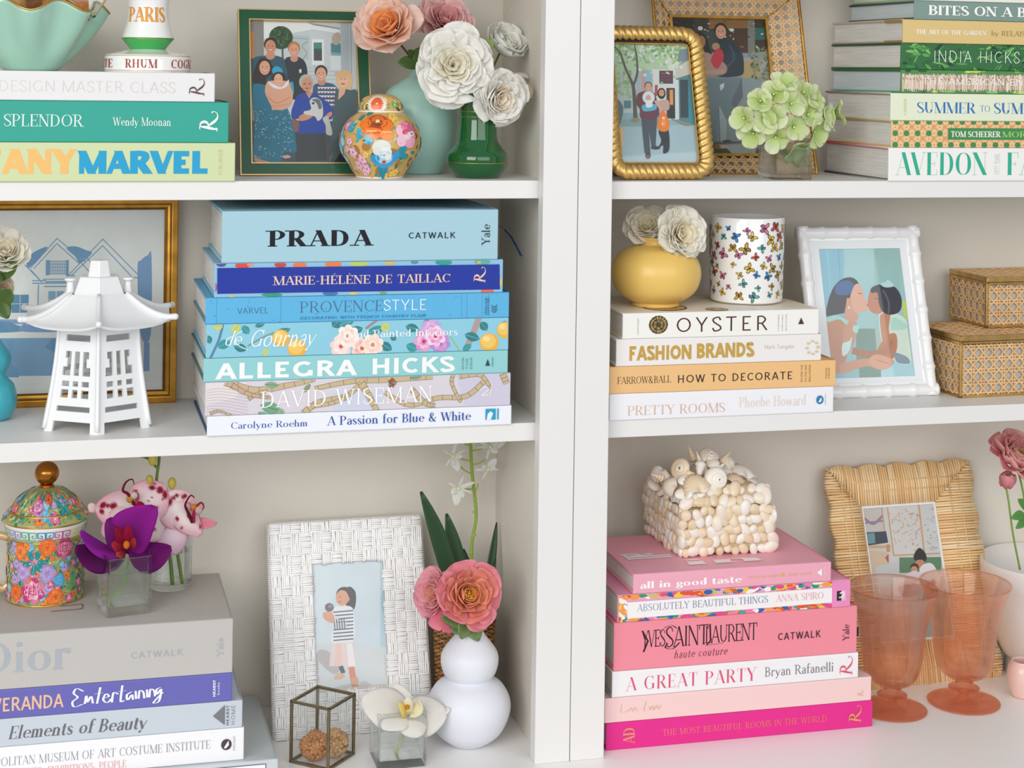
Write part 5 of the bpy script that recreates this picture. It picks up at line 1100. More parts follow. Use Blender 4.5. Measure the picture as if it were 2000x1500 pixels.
def girl(d):
    R = d.rectf; R(250, 300, 800, 1100, '#cfdde4'); d.poly([(290, 340), (420, 340), (430, 800), (300, 790)], '#d5e1e6'); R(700, 320, 760, 1040, '#b4cfdb'); d.poly([(280, 790), (740, 820), (760, 1100), (280, 1100)], '#d3d8d9'); d.sm([(360, 830), (420, 850), (470, 940), (430, 970), (340, 880)], '#b9b4b2')
    d.sm([(520, 480), (560, 500), (565, 560), (550, 605), (510, 590)], '#2b2422'); d.ell(500, 520, 46, 44, '#332824'); d.ell(488, 538, 36, 44, '#dd9f7d'); d.ell(520, 545, 10, 14, '#dd9f7d'); d.ell(478, 532, 5, 3, '#3a2620', 0, 6); d.ell(474, 560, 9, 4, '#b8604c', 0, 6)
    d.sm([(440, 600), (480, 585), (540, 590), (555, 650), (545, 785), (430, 790), (435, 700)], '#e9ecef')
    for k in range(9): d.line([(436, 618+k*20), (548, 610+k*20)], 7, '#4a5568')
    d.line([(455, 640), (440, 690), (500, 690)], 34, '#dfe3e8', 3)
    for k in range(5): d.line([(440+k*14, 655), (446+k*14, 712)], 6, '#4a5568')
    d.sm([(380, 620), (420, 615), (445, 650), (430, 680), (385, 655)], '#dfa280'); d.ell(415, 590, 25, 24, '#6d5462'); d.ell(420, 585, 12, 10, '#9a8090')
    d.poly([(425, 795), (548, 790), (560, 930), (410, 925)], '#ecd6d2'); d.poly([(450, 795), (480, 795), (480, 925), (440, 925)], '#f0c9c0'); d.poly([(510, 795), (540, 795), (560, 930), (520, 930)], '#f3ebea')
    d.line([(475, 925), (488, 960)], 26, '#3f4a52'); d.sm([(440, 985), (470, 965), (500, 980), (480, 1000), (440, 1002)], '#e0b094'); d.line([(535, 930), (548, 1010)], 34, '#d98560', 3); d.sm([(535, 1000), (570, 990), (575, 1040), (540, 1045)], '#e0a488')
picture(F, x0, y0, x1, y1, -.002, [(290, 342), (712, 322), (745, 1030), (303, 1065)], girl); pane(F, x0, y0, x1, y1, -.0008)
# ---- rattan frame --------------------------------------------------
o4 = Q((1588, 918), (1890, 906), (1953.5, 1320), (1672, 1349))
F, w, h = standing('picture_frame', 'honey coloured rattan picture frame with a scalloped wrapped border', 'picture frame', o4[3], o4[2], o4[0], o4[1], ZF)
x0, y0, x1, y1 = inner(o4, Q((1673, 994), (1828, 986), (1862, 1253.7), (1707, 1263)), w, h)
RT = mat('rattan', attr=True, rough=.5, coat=.1); rg = random.Random(31)
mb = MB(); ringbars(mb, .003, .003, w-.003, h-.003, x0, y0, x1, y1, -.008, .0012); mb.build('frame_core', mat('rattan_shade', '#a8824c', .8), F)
def scal(s, n): return .0048*abs(sin(pi*n*s))
mb = MB(); st = .0033; rc = ['#f6d6a2', '#f0ca92', '#f8e0b6', '#e8bf86', '#f4d09c']
def strand(a, b, wgt): mb.tube([(a[0], a[1], -.004), (a[0]*.98+b[0]*.02, a[1]*.98+b[1]*.02, .002), ((a[0]+b[0])/2, (a[1]+b[1])/2, .0042+rg.uniform(-.0006, .0006)), (b[0], b[1], .001)], wgt, 6, rg.choice(rc))
k = 0; pieces = []
while k*st < h:
    y = k*st+st/2
    for side in (0, 1):
        o = scal(y/h, 6); t0 = max(0, min(1, y/y0)) if y < y0 else (max(0, min(1, (h-y)/(h-y1))) if y > y1 else 1)
        mb = MB(); jit = rg.uniform(-.0005, .0005)
        if side == 0: strand((-o, y+jit), (x0*t0+.0002, y-jit), st*.5)
        else: strand((w+o, y+jit), (w-(w-x1)*t0-.0002, y-jit), st*.5)
        mb.build('rattan_strand', RT, F, smooth=True)
    k += 1
k = 0
while k*st < w:
    x = k*st+st/2
    for side in (0, 1):
        o = scal(x/w, 5)
        t0 = max(0, min(1, x/x0)) if x < x0 else (max(0, min(1, (w-x)/(w-x1))) if x > x1 else 1)
        mb = MB(); jit = rg.uniform(-.0005, .0005)
        if side == 0: strand((x+jit, -o*.3), (x-jit, y0*t0+.0002), st*.5)
        else: strand((x+jit, h+o), (x-jit, h-(h-y1)*t0-.0002), st*.5)
        mb.build('rattan_strand', RT, F, smooth=True)
    k += 1
mb = MB()       # two binding canes running round between the wrapped strands
for q in (.36, .62):
    P = [(x0*q, y0*q), (w-(w-x1)*q, y0*q), (w-(w-x1)*q, h-(h-y1)*q), (x0*q, h-(h-y1)*q)]
    for i in range(4): a, b = P[i], P[(i+1) % 4]; mb.tube([(*a, .0052), (*b, .0052)], .0008, 5, '#e9cf9e')
mb.build('binding_cane', RT, F, smooth=True); easel(F, w, h)
mb = MB(); ringbars(mb, x0-.001, y0-.001, x1+.001, y1+.001, x0+.003, y0+.003, x1-.003, y1-.003, -.006, .0005); mb.build('mat_board', mat('mat_board', '#e9ecee', .7), F)
def nursery(d):
    R = d.rectf; R(280, 330, 850, 1100, '#d5d7d5'); d.poly([(310, 380), (420, 370), (440, 560), (330, 560)], '#cfc9c4'); d.line([(320, 430), (370, 460), (420, 420)], 14, '#b87a88', 4); d.line([(325, 455), (420, 445)], 10, '#8a90b0', 4); d.line([(418, 375), (440, 560)], 6, '#c9a070')
    d.poly([(330, 505), (440, 500), (450, 560), (340, 575)], '#3f4a52'); d.poly([(330, 512), (375, 508), (380, 562), (338, 566)], '#6f9aa6'); R(330, 575, 460, 590, '#d9b084'); R(440, 570, 460, 610, '#d09a60')
    d.poly([(450, 375), (610, 360), (640, 620), (480, 630)], '#dcdad6'); d.line([(450, 375), (480, 628), (740, 620)], 7, '#cfa470'); d.line([(625, 360), (650, 620)], 9, '#d8a870'); rg = random.Random(9)
    for k in range(70): a, b = rg.uniform(470, 620), rg.uniform(390, 600); d.line([(a, b), (a+rg.uniform(-18, 18), b+rg.uniform(-18, 18))], 3.5, rg.choice(['#e0a890', '#c9b8b0', '#b8a8c0', '#d8c090', '#d08870']))
    for k in range(26): a, b = rg.uniform(650, 730), rg.uniform(380, 600); d.line([(a, b), (a+rg.uniform(-14, 14), b+rg.uniform(-14, 14))], 3.5, rg.choice(['#8aa0b0', '#b0a8b8']))
    R(510, 640, 740, 720, '#5f8a66'); d.poly([(340, 600), (440, 610), (450, 700), (350, 720)], '#d8c4a8'); d.poly([(430, 640), (450, 620), (450, 670)], '#c05a40'); d.poly([(370, 690), (500, 660), (520, 800), (400, 820)], '#cfd4d6'); R(340, 790, 820, 1080, '#cfc8c2'); d.poly([(380, 840), (560, 820), (600, 1000), (420, 1060)], '#c9bfb8'); d.poly([(600, 820), (790, 800), (800, 1050), (640, 1060)], '#a9b9b4')
    d.sm([(590, 630), (620, 590), (655, 620), (655, 660), (600, 660)], '#2b241f'); d.sm([(600, 660), (640, 655), (650, 690), (610, 700)], '#c98d6c'); d.sm([(620, 700), (680, 670), (720, 720), (730, 800), (640, 800)], '#e9eaec'); d.ell(592, 690, 24, 20, '#4a3026'); d.ell(590, 702, 18, 16, '#d39a7c'); d.sm([(530, 740), (600, 710), (640, 760), (560, 790)], '#e3e0e4'); d.line([(700, 760), (660, 800), (580, 790)], 30, '#cf8460', 4); d.sm([(500, 800), (570, 780), (640, 820), (540, 850)], '#b88070')
picture(F, x0+.002, y0+.002, x1-.002, y1-.002, -.002, [(305, 375), (705, 352), (795, 1050), (395, 1078)], nursery); pane(F, x0+.002, y0+.002, x1-.002, y1-.002, -.0008)
# ================================================================== pottery and glass
def onshelf(px, py, z, rpx=0):
    """centre of a round foot whose nearest point shows at (px,py)"""
    p = PZ(px, py, z); m = mpp(px, py, p.y); return Vector((p.x, p.y+rpx*m, z)), m
def turned(root, name, cx, y0, prof, Y, material, seg=64, n=5, col=None, inner=None, label=None, rfun=None, top=None):
    m = mpp(cx, y0, Y); P = [(max(0, r)*m, (y0-y)*m) for r, y in (spline(prof, n) if n else prof)]
    if inner:        # wall thickness carried down inside to the given depth
        t = inner[0]; zin = P[-1][1]-inner[1]
        P2 = [(max(.001, r-t), z) for r, z in P[::-1] if z > zin]; P = P+[(P[-1][0]-t*.4, P[-1][1]+t*.35)]+P2+[(0, max(zin, P[0][1]+t))]
    if P[0][0] > 0: P = [(0, P[0][1])]+P
    mb = MB(); mb.lathe(P, seg, (0, 0, 0), col, rfun); return mb.build(name, material, root, smooth='auto' if n == 0 else True, label=label)
def decal_round(root, name, prof, draw, material, base=.0002, label=None, rect=(-3.2, -9, 3.2, 9)):
    """flat decoration wrapped on a turned body; draw in (arc metres from the front, height metres)"""
    zs_ = [p[1] for p in prof]
    def rad(z):
        for i in range(len(prof)-1):
            a, b = prof[i], prof[i+1]
            if min(a[1], b[1]) <= z <= max(a[1], b[1]) and abs(b[1]-a[1]) > 1e-9: t = (z-a[1])/(b[1]-a[1]); return a[0]+(b[0]-a[0])*t, (b[0]-a[0])/(b[1]-a[1])
        return (prof[-1][0], 0) if z > max(zs_) else (prof[0][0], 0)
    rm = max(p[0] for p in prof)
    def surf(u, v, o):
        v = max(min(zs_)+1e-5, min(max(zs_)-1e-5, v)); r, sl = rad(v); k = 1/sqrt(1+sl*sl); a = u/rm
        rr = r+o*k; return (sin(a)*rr, -cos(a)*rr, v-o*sl*k)
    d = Dec(None, None, tess=True); draw(d, rm); return d.build(name, material, root, surf, base=base, label=label, step=2.2e-6)
WH = mat('white_porcelain', '#f2f1ef', .15, coat=.5)
# ---- mint scalloped bowl -------------------------------------------------
zt = white.location.z+white['H']; Yb = .075; m = mpp(64, 133, Yb); c0 = PY(60, 133, Yb)
r = thing('bowl', 'mint green scalloped bowl with a gold rim, on the white book at the upper left', 'bowl', (c0.x, Yb, zt))
rf = lambda th, z: 1+.055*cos(8*th)*min(1, z/.03)
def bowl_pts():
    prof = spline([(52*m, 0), (62*m, .004), (88*m, .018), (118*m, .040), (146*m, .066)], 5); mb = MB(); seg = 112; vs = []; fs = []
    full = prof+[(p[0]-.0028, p[1]+.0022) for p in prof[::-1]]+[(0, .003)]
    full = [(0, .0004)]+full
    for i, (rr, z) in enumerate(full):
        for k in range(seg):
            th = 2*pi*k/seg; zz = z*(1-.085*cos(8*th)*min(1, z/.05)); q = rr*rf(th, z); vs.append((cos(th)*q, sin(th)*q, zz))
    for i in range(len(full)-1):
        for k in range(seg): l = (k+1) % seg; fs.append((i*seg+k, i*seg+l, (i+1)*seg+l, (i+1)*seg+k))
    mb.add(vs, fs); top = [(cos(2*pi*k/seg)*146*m*rf(2*pi*k/seg, .066)-0, sin(2*pi*k/seg)*146*m*rf(2*pi*k/seg, .066), .0672*(1-.085*cos(8*2*pi*k/seg))) for k in range(seg)]
    return mb, top
mb, top = bowl_pts(); mb.build('bowl_body', mat('mint_glaze', '#a8d3bf', .1, coat=.5, mottle=(14, .07, U)), r, smooth=True)
mb = MB(); mb.tube(top, .0011, 8, closed=True); mb.build('gold_rim', GOLD, r, smooth=True)
cb = Vector((c0.x, Yb, zt))
def cork(x, y, z, rx, ry, lab, L=.045, rad=.0125, col='#cf9a5e'):
    t = thing('cork', lab, 'cork', cb+Vector((x, y, z)), (rx, ry, 0), 'corks in the mint bowl'); b_ = MB(); b_.lathe([(rad*.92, 0), (rad, .0012), (rad, L-.0012), (rad*.92, L)], 24, (0, 0, 0), col)
    b_.build('cork_body', mat('cork_'+col[1:], col, .85, bump=(300, .5, U), mottle=(160, .35, U)), t, smooth='auto'); return t
cork(-.010, -.028, .034, .32, -.2, 'tan wine cork printed with dark letters, at the left in the mint bowl')
t = bpy.data.objects['cork']; decal_round(t, 'cork_lettering', [(.0125, .001), (.0125, .044)], lambda d, rm: (write(d, 'CHATEAU', -.012, .003, .016, .026, '#5a3a1e', T=.14, serif=0, rot=1), write(d, 'MAISON', .004, .008, .014, .03, '#5a3a1e', T=.14, serif=0, rot=1)), PRINT)
cork(.012, -.034, .062, 0, 1.5, 'reddish brown wine cork lying across the middle of the mint bowl', .046, .013, '#b0703e')
cork(-.03, .012, .058, 0, 1.45, 'dark brown wine cork at the back of the mint bowl', .05, .015, '#8a5a38')
def glassbox(name, label, loc, rot, w_, d_, h_, bar, m_bar, cat='box', pane_m=None):
    t = thing(name, label, cat, loc, rot); X, Yy, Z = w_, d_, h_; mb = MB()
    E = [((0,0,0),(X,0,0)),((0,Yy,0),(X,Yy,0)),((0,0,0),(0,Yy,0)),((X,0,0),(X,Yy,0)),((0,0,Z),(X,0,Z)),((0,Yy,Z),(X,Yy,Z)),((0,0,Z),(0,Yy,Z)),((X,0,Z),(X,Yy,Z)),((0,0,0),(0,0,Z)),((X,0,0),(X,0,Z)),((0,Yy,0),(0,Yy,Z)),((X,Yy,0),(X,Yy,Z))]
    for a, b in E:
        b_ = MB(); a, b = Vector(a), Vector(b); lo = Vector([min(a[i], b[i])-bar/2 for i in range(3)]); hi = Vector([max(a[i], b[i])+bar/2 for i in range(3)]); b_.box(lo, hi); b_.build('edge_bar', m_bar, t, bevel=bar*.2)
    for a, b in (((0,0,0),(X,.0006,Z)),((0,Yy-.0006,0),(X,Yy,Z)),((0,0,0),(.0006,Yy,Z)),((X-.0006,0,0),(X,Yy,Z)),((0,0,0),(X,Yy,.0006)),((0,0,Z-.0006),(X,Yy,Z))):
        b_ = MB(); b_.box(a, b); b_.build('glass_pane', pane_mat(), t)
    return t
OB = mat('aged_brass', '#8d8064', .35, .85, mottle=(90, .25, U))
glassbox('glass_box', 'small glass box with aged metal edges tilted in the mint bowl', PY(112, -14, .03), (0, .55, 0), .044, .034, .05, .0024, OB)
# ---- white stand with lettering ------------------------------------------
Y_ = .062; c1 = PY(288, 135.5, Y_); m = mpp(288, 135, Y_)
r = thing('porcelain_stand', 'white porcelain stand lettered PARIS and RHUM with a green collar, on the white book', 'stand', (c1.x, Y_, zt))
Wp = [(r_*m, (135.5-y)*m) for r_, y in ((82, 135.5), (84, 133), (84, 104), (82, 101), (60, 96), (40, 92), (36, 90))]
mb = MB(); mb.lathe([(0, 0)]+Wp+[(0, Wp[-1][1])], 72); mb.build('base_disc', WH, r, smooth='auto')
Gp = [(r_*m, (135.5-y)*m) for r_, y in ((34, 90.5), (36, 88), (44, 78), (51, 70), (51.5, 67.5))]
mb = MB(); mb.lathe([(0, Gp[0][1])]+Gp+[(0, Gp[-1][1])], 64); mb.build('green_collar', mat('green_glaze', '#3cae52', .15, coat=.5), r, smooth='auto')
Bp = [(r_*m, (135.5-y)*m) for r_, y in spline([(50.5, 67), (50, 64), (46, 50), (42, 34), (40.5, 18), (41, 0), (44, -20), (48, -34)], 4)]
mb = MB(); mb.lathe([(0, Bp[0][1])]+Bp+[(0, Bp[-1][1])], 64); mb.build('flared_body', WH, r, smooth='auto')
for z_, rr in ((69, 51.7), (103, 84.2), (132, 84.2)): mb = MB(); mb.lathe([((rr)*m, (135.5-z_-.5)*m), ((rr+.3)*m, (135.5-z_)*m), (rr*m, (135.5-z_+.5)*m)], 64); mb.build('gold_line', GOLD, r, smooth=True)
rb_ = 84*m; F1 = lambda px: math.asin(max(-1, min(1, (px-288)/84)))*rb_
# the lettered band faces the camera's side, a little left of the cabinet's front
def band(d, rm):
    o = -.18*rm
    for s_, a, b in (('ANISETTE', -.110, -.062), ('RHUM', F1(256)+0, F1(317)+0), ('COGNAC', F1(342), F1(342)+.052), ('ETTE', F1(190), F1(229))): 
        if s_ != 'ANISETTE': write(d, s_ if s_ != 'ETTE' else 'SETTE', a+o if s_ != 'ETTE' else a-.012+o, b+o, (135.5-127)*m, (135.5-110)*m, '#a04a32', T=.2, t=.05, serif=.08, sp=.12)
decal_round(r, 'base_lettering', Wp, band, PRINT)
decal_round(r, 'body_lettering', Bp, lambda d, rm: write(d, 'PARIS', (252-288)*m*1.35-.004, (324-288)*m*1.35-.004, (135.5-36)*m, (135.5-7)*m, '#e09a3e', T=.26, t=.07, serif=.08, sp=.1), PRINT)
# ---- floral painters -------------------------------------------------------
def meadow(d, umax, v0, v1, seed, dens=1.0, big=()):
    rg = random.Random(seed); U_ = umax
    for k in range(int(420*dens)): d.ell(rg.uniform(-U_, U_), rg.uniform(v0, v1), rg.uniform(.0008, .0022), rg.uniform(.0006, .0014), rg.choice(['#8fc07a', '#5a9c60', '#c9d27a', '#e8c86a', '#d8a84a', '#b8d8a0', '#3f8a6a', '#e9dcae']), rg.random()*3, 6)
    for k in range(int(120*dens)): d.leaf(rg.uniform(-U_, U_), rg.uniform(v0, v1), rg.uniform(.004, .008), rg.uniform(.0012, .0022), rg.random()*6.28, rg.choice(['#1f8f8a', '#2aa39a', '#2f7f58', '#57a85c', '#1d7a86']), '#bfe0c0')
    for k in range(int(46*dens)):
        x, y = rg.uniform(-U_, U_), rg.uniform(v0+.003, v1-.003); c = rg.choice([('#e8642a', '#f2914a', '#7a2a14'), ('#d94a86', '#f4c0d4', '#f8f0e8'), ('#a88bc8', '#cfb8e0', '#7a5aa0'), ('#3f9ed0', '#a8d8ea', '#e8c860'), ('#e85a2a', '#f7b23c', '#a02a18'), ('#c23a6a', '#eea0bc', '#fbeef0')])
        d.bloom(x, y, rg.uniform(.003, .0062), *c, 6, rg, 2)
    for (x, y, R_, c1, c2, c3) in big: d.bloom(x, y, R_, c1, c2, c3, 7, rg)
GJ = mat('gold_ground', '#dbb06a', .25, coat=.4, mottle=(90, .25, U))
# ---- ginger jar ------------------------------------------------------------
c2, m = onshelf(750, 349.6, ZL1, 45); c2.y = .03+45*m
r = thing('ginger_jar', 'round lidded porcelain jar painted with orange, pink and blue flowers on gold', 'jar', c2)
T_ = lambda y: (349.6-y)*m
prof = [(a*m, T_(y)) for a, y in spline([(45, 349.6), (48, 345), (60, 326), (74, 303), (79, 280), (75, 256), (62, 236), (48, 225), (42, 221)], 6)]
mb = MB(); mb.lathe([(0, 0)]+prof+[(0, prof[-1][1])], 72); mb.build('jar_body', GJ, r, smooth=True)
mb = MB(); mb.lathe([(44*m, 0), (46.5*m, .0004), (47.5*m, .0026), (46*m, .0028)], 64); mb.build('foot_ring', WH, r, smooth=True)
lid = [(a*m, T_(y)) for a, y in spline([(43.5, 220.5), (44, 217), (42, 206), (34, 195), (20, 188), (0.5, 186)], 5)]
mb = MB(); mb.lathe([(0, T_(220.5))]+lid, 64); L_ = mb.build('lid', GJ, r, smooth=True)
mb = MB(); mb.lathe([(40*m, T_(222.5)), (44.5*m, T_(222)), (44.8*m, T_(219.5)), (43.5*m, T_(218.6))], 64); mb.build('lid_rim', WH, L_, smooth=True)
def jarpaint(d, rm):
    o = -.2*rm; K = m/8.333; X = lambda x, y=0: (math.asin(max(-.98, min(.98, (x-740)/660)))*79*m)+o*0-.19*rm; Yv = lambda y: (1420-y)*K
    rg = random.Random(77); W_ = rm*3.1
    for k in range(60): d.ell(rg.uniform(-W_, W_), rg.uniform(.004, .062), rg.uniform(.003, .009), rg.uniform(.002, .006), rg.choice(['#b07a38', '#e0bb70', '#8a5a28', '#d9a85c']), rg.random()*3, 9)
    for k in range(150): d.leaf(rg.uniform(-W_, W_), rg.uniform(.003, .062), rg.uniform(.004, .008), .0016, rg.random()*6.28, rg.choice(['#2f9a86', '#3aa7a0', '#6fae5a', '#1f7f7a', '#b7cf7a']))
    for k in range(70): 
        x = rg.uniform(rm*1.2, W_)*rg.choice([-1, 1]); d.bloom(x, rg.uniform(.006, .058), rg.uniform(.004, .009), *rg.choice([('#e8702a', '#f4a04a', '#7a2a14'), ('#d95a86', '#f4c0d4', '#f8f0e8'), ('#4fb0d0', '#c8e8f0', '#e8c860')]), 6, rg, 2)
    def F_(x, y, R_, c1, c2_, c3, n=7, rings=3): d.bloom(X(x), Yv(y), R_*K, c1, c2_, c3, n, rg, rings)
    for x, y in ((240, 640), (400, 740), (550, 830)): d.leaf(X(x)-.004, Yv(y), .011, .004, .3, '#2fa3c0', '#c8e8f0'); d.leaf(X(x)+.003, Yv(y)+.003, .009, .003, 2.5, '#49b4c8')
    for x, y in ((430, 400), (330, 480), (480, 380)): d.leaf(X(x)-.003, Yv(y), .009, .003, .5, '#2a8f8a')
    for x, y, s_ in ((260, 820, 70), (300, 990, 95), (430, 1100, 90), (330, 1200, 90), (470, 1250, 90), (400, 1310, 70), (210, 940, 60)): F_(x, y, s_, '#e7a3c0', '#f3c8da', '#6a8a4a', 5, 2)
    for x, y, s_ in ((1000, 430, 90), (1080, 420, 60), (1100, 1310, 80), (1010, 1330, 60), (510, 1020, 60), (900, 1350, 50)): F_(x, y, s_, '#e9bb4c', '#f4d37c', '#b8802a', 5, 2)
    # orange rose
    for x, y, rx, ry, c in ((680, 540, 300, 150, '#d8641e'), (470, 540, 110, 80, '#f07a28'), (860, 560, 110, 90, '#f07a28'), (600, 680, 190, 90, '#f47c26'), (850, 700, 110, 90, '#f58a36'), (690, 500, 190, 110, '#a84c1c'), (690, 470, 130, 66, '#d8702c'), (700, 520, 90, 50, '#8a3a16'), (690, 495, 44, 26, '#f2d8a0')): d.ell(X(x), Yv(y), rx*K, ry*K*.95, c, 0, 18)
    for x, y in ((600, 650), (840, 660)): d.ell(X(x), Yv(y), 100*K, 16*K, '#f9b27c', 0, 10)
    # pink peony
    for x, y, rx, ry, c in ((1180, 700, 200, 200, '#ea8fb0'), (1080, 640, 90, 90, '#f6c6d6'), (1260, 620, 90, 80, '#e0608c'), (1160, 580, 70, 60, '#e8789c'), (1080, 800, 90, 90, '#f4c4d6'), (1220, 830, 110, 90, '#efa8c4'), (1180, 720, 90, 60, '#f8d8e2'), (1150, 660, 60, 40, '#d8406c'), (1250, 690, 60, 40, '#f8e4ec'), (1250, 690, 24, 20, '#4a9a5a')): d.ell(X(x), Yv(y), rx*K, ry*K, c, .3, 14)
    # blue and white flower over a turquoise leaf
    for x, y, l, a in ((700, 1230, 170, -.6), (820, 1250, 170, -1.5), (920, 1230, 170, -2.4), (1120, 960, 200, .25), (1150, 1010, 180, -.2)): d.leaf(X(x)-(.0 if l < 180 else .008), Yv(y), l*K*1.1, 50*K, a, '#1f8fa8', '#58c0c8')
    for x, y, rx, ry, c in ((820, 1120, 190, 110, '#3aa8dc'), (660, 1080, 80, 70, '#2f9fd8'), (1010, 1040, 70, 80, '#2f9fd8'), (820, 1060, 150, 100, '#b8dcee'), (770, 900, 150, 120, '#e3e6de'), (820, 980, 120, 90, '#eef0ea'), (700, 960, 70, 60, '#dfe3dc'), (880, 1050, 60, 50, '#f0f2ee'), (820, 1130, 40, 26, '#c85a2c')): d.ell(X(x), Yv(y), rx*K, ry*K, c, 0, 16)
decal_round(r, 'painted_flowers', prof, jarpaint, GLOSS)['kind'] = 'stuff'
def lidpaint(d, rm):
    rg = random.Random(5); z0, z1 = T_(217), T_(193)
    for k in range(60): d.leaf(rg.uniform(-rm*3, rm*3), rg.uniform(z0, z1-.004), .006, .0016, rg.random()*6, rg.choice(['#3f9a5a', '#5a4a2a', '#8aa04a', '#e8d8a0']))
    for k in range(24): a = 2*pi*k/24; d.leaf(-.009+cos(a)*.004, T_(205)+sin(a)*.003, .0085, .0011, a, '#f4ece2')
    for k in range(20): a = 2*pi*k/20; d.leaf(-.009+cos(a)*.001, T_(205)+sin(a)*.001, .0075, .0011, a, '#e8642a')
    d.ell(-.009, T_(205), .0014, .0011, '#f6cfa0'); d.bloom(.012, T_(207), .0036, '#3f9a5a', '#9fd08a', '#e8e8c0', 5, rg, 2); d.bloom(.020, T_(211), .003, '#d8a84a', '#f0d890', '#a86a2a', 5, rg, 2)
decal_round(L_, 'painted_lid_flowers', lid[::-1][::-1], lidpaint, GLOSS)['kind'] = 'stuff'
# ---- celadon vase -----------------------------------------------------------
Y_ = .13; c3 = PY(816, 340, Y_); c3.z = ZL1; m = mpp(816, 340, Y_)
r = thing('vase', 'tall pale celadon green vase standing behind the painted jar', 'vase', c3)
turned(r, 'vase_body', 816, 340, [(44, 340), (50, 334), (66, 300), (74, 250), (73, 215), (60, 182), (34, 163), (19, 152), (16, 140), (19, 128), (22, 122)], Y_, mat('celadon', '#a9d4c8', .35, coat=.15, mottle=(10, .05, U)), inner=(.002, .02))
# ---- green glass vase -----------------------------------------------------------
c4, m = onshelf(931, 346.6, ZL1, 40); c4.y = .028+40*m; Y_ = c4.y
r = thing('vase', 'deep green glass vase with thin gold bands, in front of the celadon vase', 'vase', c4)
GG = mat('green_glass', '#0c6a30', .04, coat=.6, trans=.35, ior=1.5)
prof = [(36, 346.6), (42, 344), (53, 332), (58.5, 316), (57, 302), (46, 288), (38, 274), (35.5, 250), (35.5, 222), (38, 204), (44, 192), (46, 188)]
turned(r, 'vase_body', 931, 346.6, prof, Y_, GG, inner=(.0022, .07))
for rr, y in ((58.9, 317), (36, 221), (36.2, 231)): mb = MB(); mb.lathe([(rr*m, (346.6-y-.6)*m), ((rr+.5)*m, (346.6-y)*m), (rr*m, (346.6-y+.6)*m)], 64); mb.build('gold_band', GOLD, r, smooth=True)
# ---- clear cube vases -----------------------------------------------------------
def cube_vase(label, loc, w_, d_, h_, wall, floor_, water, yaw=0.0, group=None):
    t = thing('glass_vase', label, 'vase', loc, (0, 0, yaw), group); mb = MB()
    def ringv(x0, y0, x1, y1, z): return [(x0, y0, z), (x1, y0, z), (x1, y1, z), (x0, y1, z)]
    V = ringv(0, 0, w_, d_, 0)+ringv(0, 0, w_, d_, h_)+ringv(wall, wall, w_-wall, d_-wall, h_)+ringv(wall, wall, w_-wall, d_-wall, floor_); f = [(0, 3, 2, 1)]
    for a in (0, 4, 8): f += [(a+k, a+(k+1) % 4, a+4+(k+1) % 4, a+4+k) for k in range(4)]
    f.append((12, 13, 14, 15)); mb.add(V, f); mb.build('glass_body', GLASS, t, bevel=wall*.4)
    if water: b_ = MB(); b_.box((wall+.0003, wall+.0003, floor_+.0003), (w_-wall-.0003, d_-wall-.0003, water)); b_.build('water', WATER, t)
    return t
mq = mpp(1513, 351, .02); p = PY(1513, 351.5, .02); cw = PY(1586, 351.5, .02).x-p.x
cube_vase('small clear glass cube vase holding the green hydrangea', (p.x, .02, ZR1), cw, .050, .0475, .0036, .006, .036)
p = PZ(209, 1208, .12858); p2 = PZ(296, 1196.5, .12858); zt_d = dior.location.z+dior['H']; yawc = atan2(p2.y-p.y, p2.x-p.x)
cube_vase('clear glass cube vase holding the purple orchid, on the thick grey book', (p.x, p.y, zt_d), (p2-p).length, .046, .060, .0028, .009, .042, yawc)
p = PY(738, 1512, -.004); cube_vase('clear glass cube vase holding the white orchid, in front of the woven frame', (p.x, .0, ZF), .0535, .050, .059, .003, .008, .040)
# round tumbler
p = PZ(335, 1157, zt_d); m = mpp(335, 1157, p.y+.02); rt = 42*m
t = thing('glass_tumbler', 'round clear glass tumbler holding the spotted pink orchid', 'vase', (p.x, p.y+rt, zt_d))
mb = MB(); mb.lathe([(0, 0), (rt*.92, 0), (rt, .002), (rt, .062), (rt-.002, .0625), (rt-.0024, .010), (0, .009)], 56); mb.build('glass_body', GLASS, t, smooth='auto')
mb = MB(); mb.lathe([(0, .0095), (rt-.0028, .0103), (rt-.0028, .04), (0, .04)], 48); mb.build('water', WATER, t, smooth='auto')
# ---- white pagoda lantern ---------------------------------------------------------
LW = mat('white_lantern_paint', '#f1f2f3', .35, coat=.1, bump=(120, .08, U))
pc = PZ(192, 850, ZL2); Rl = .062; cen = Vector((pc.x+.0, pc.y+Rl, ZL2)); ang0 = atan2(CAM.y-cen.y, CAM.x-cen.x)+.0
rl = thing('lantern', 'white cast metal pagoda lantern with pierced panels and a curling roof', 'lantern', cen, (0, 0, ang0))
mL = mpp(192, 740, cen.y-.03); Z = lambda y: (850-y)*mL
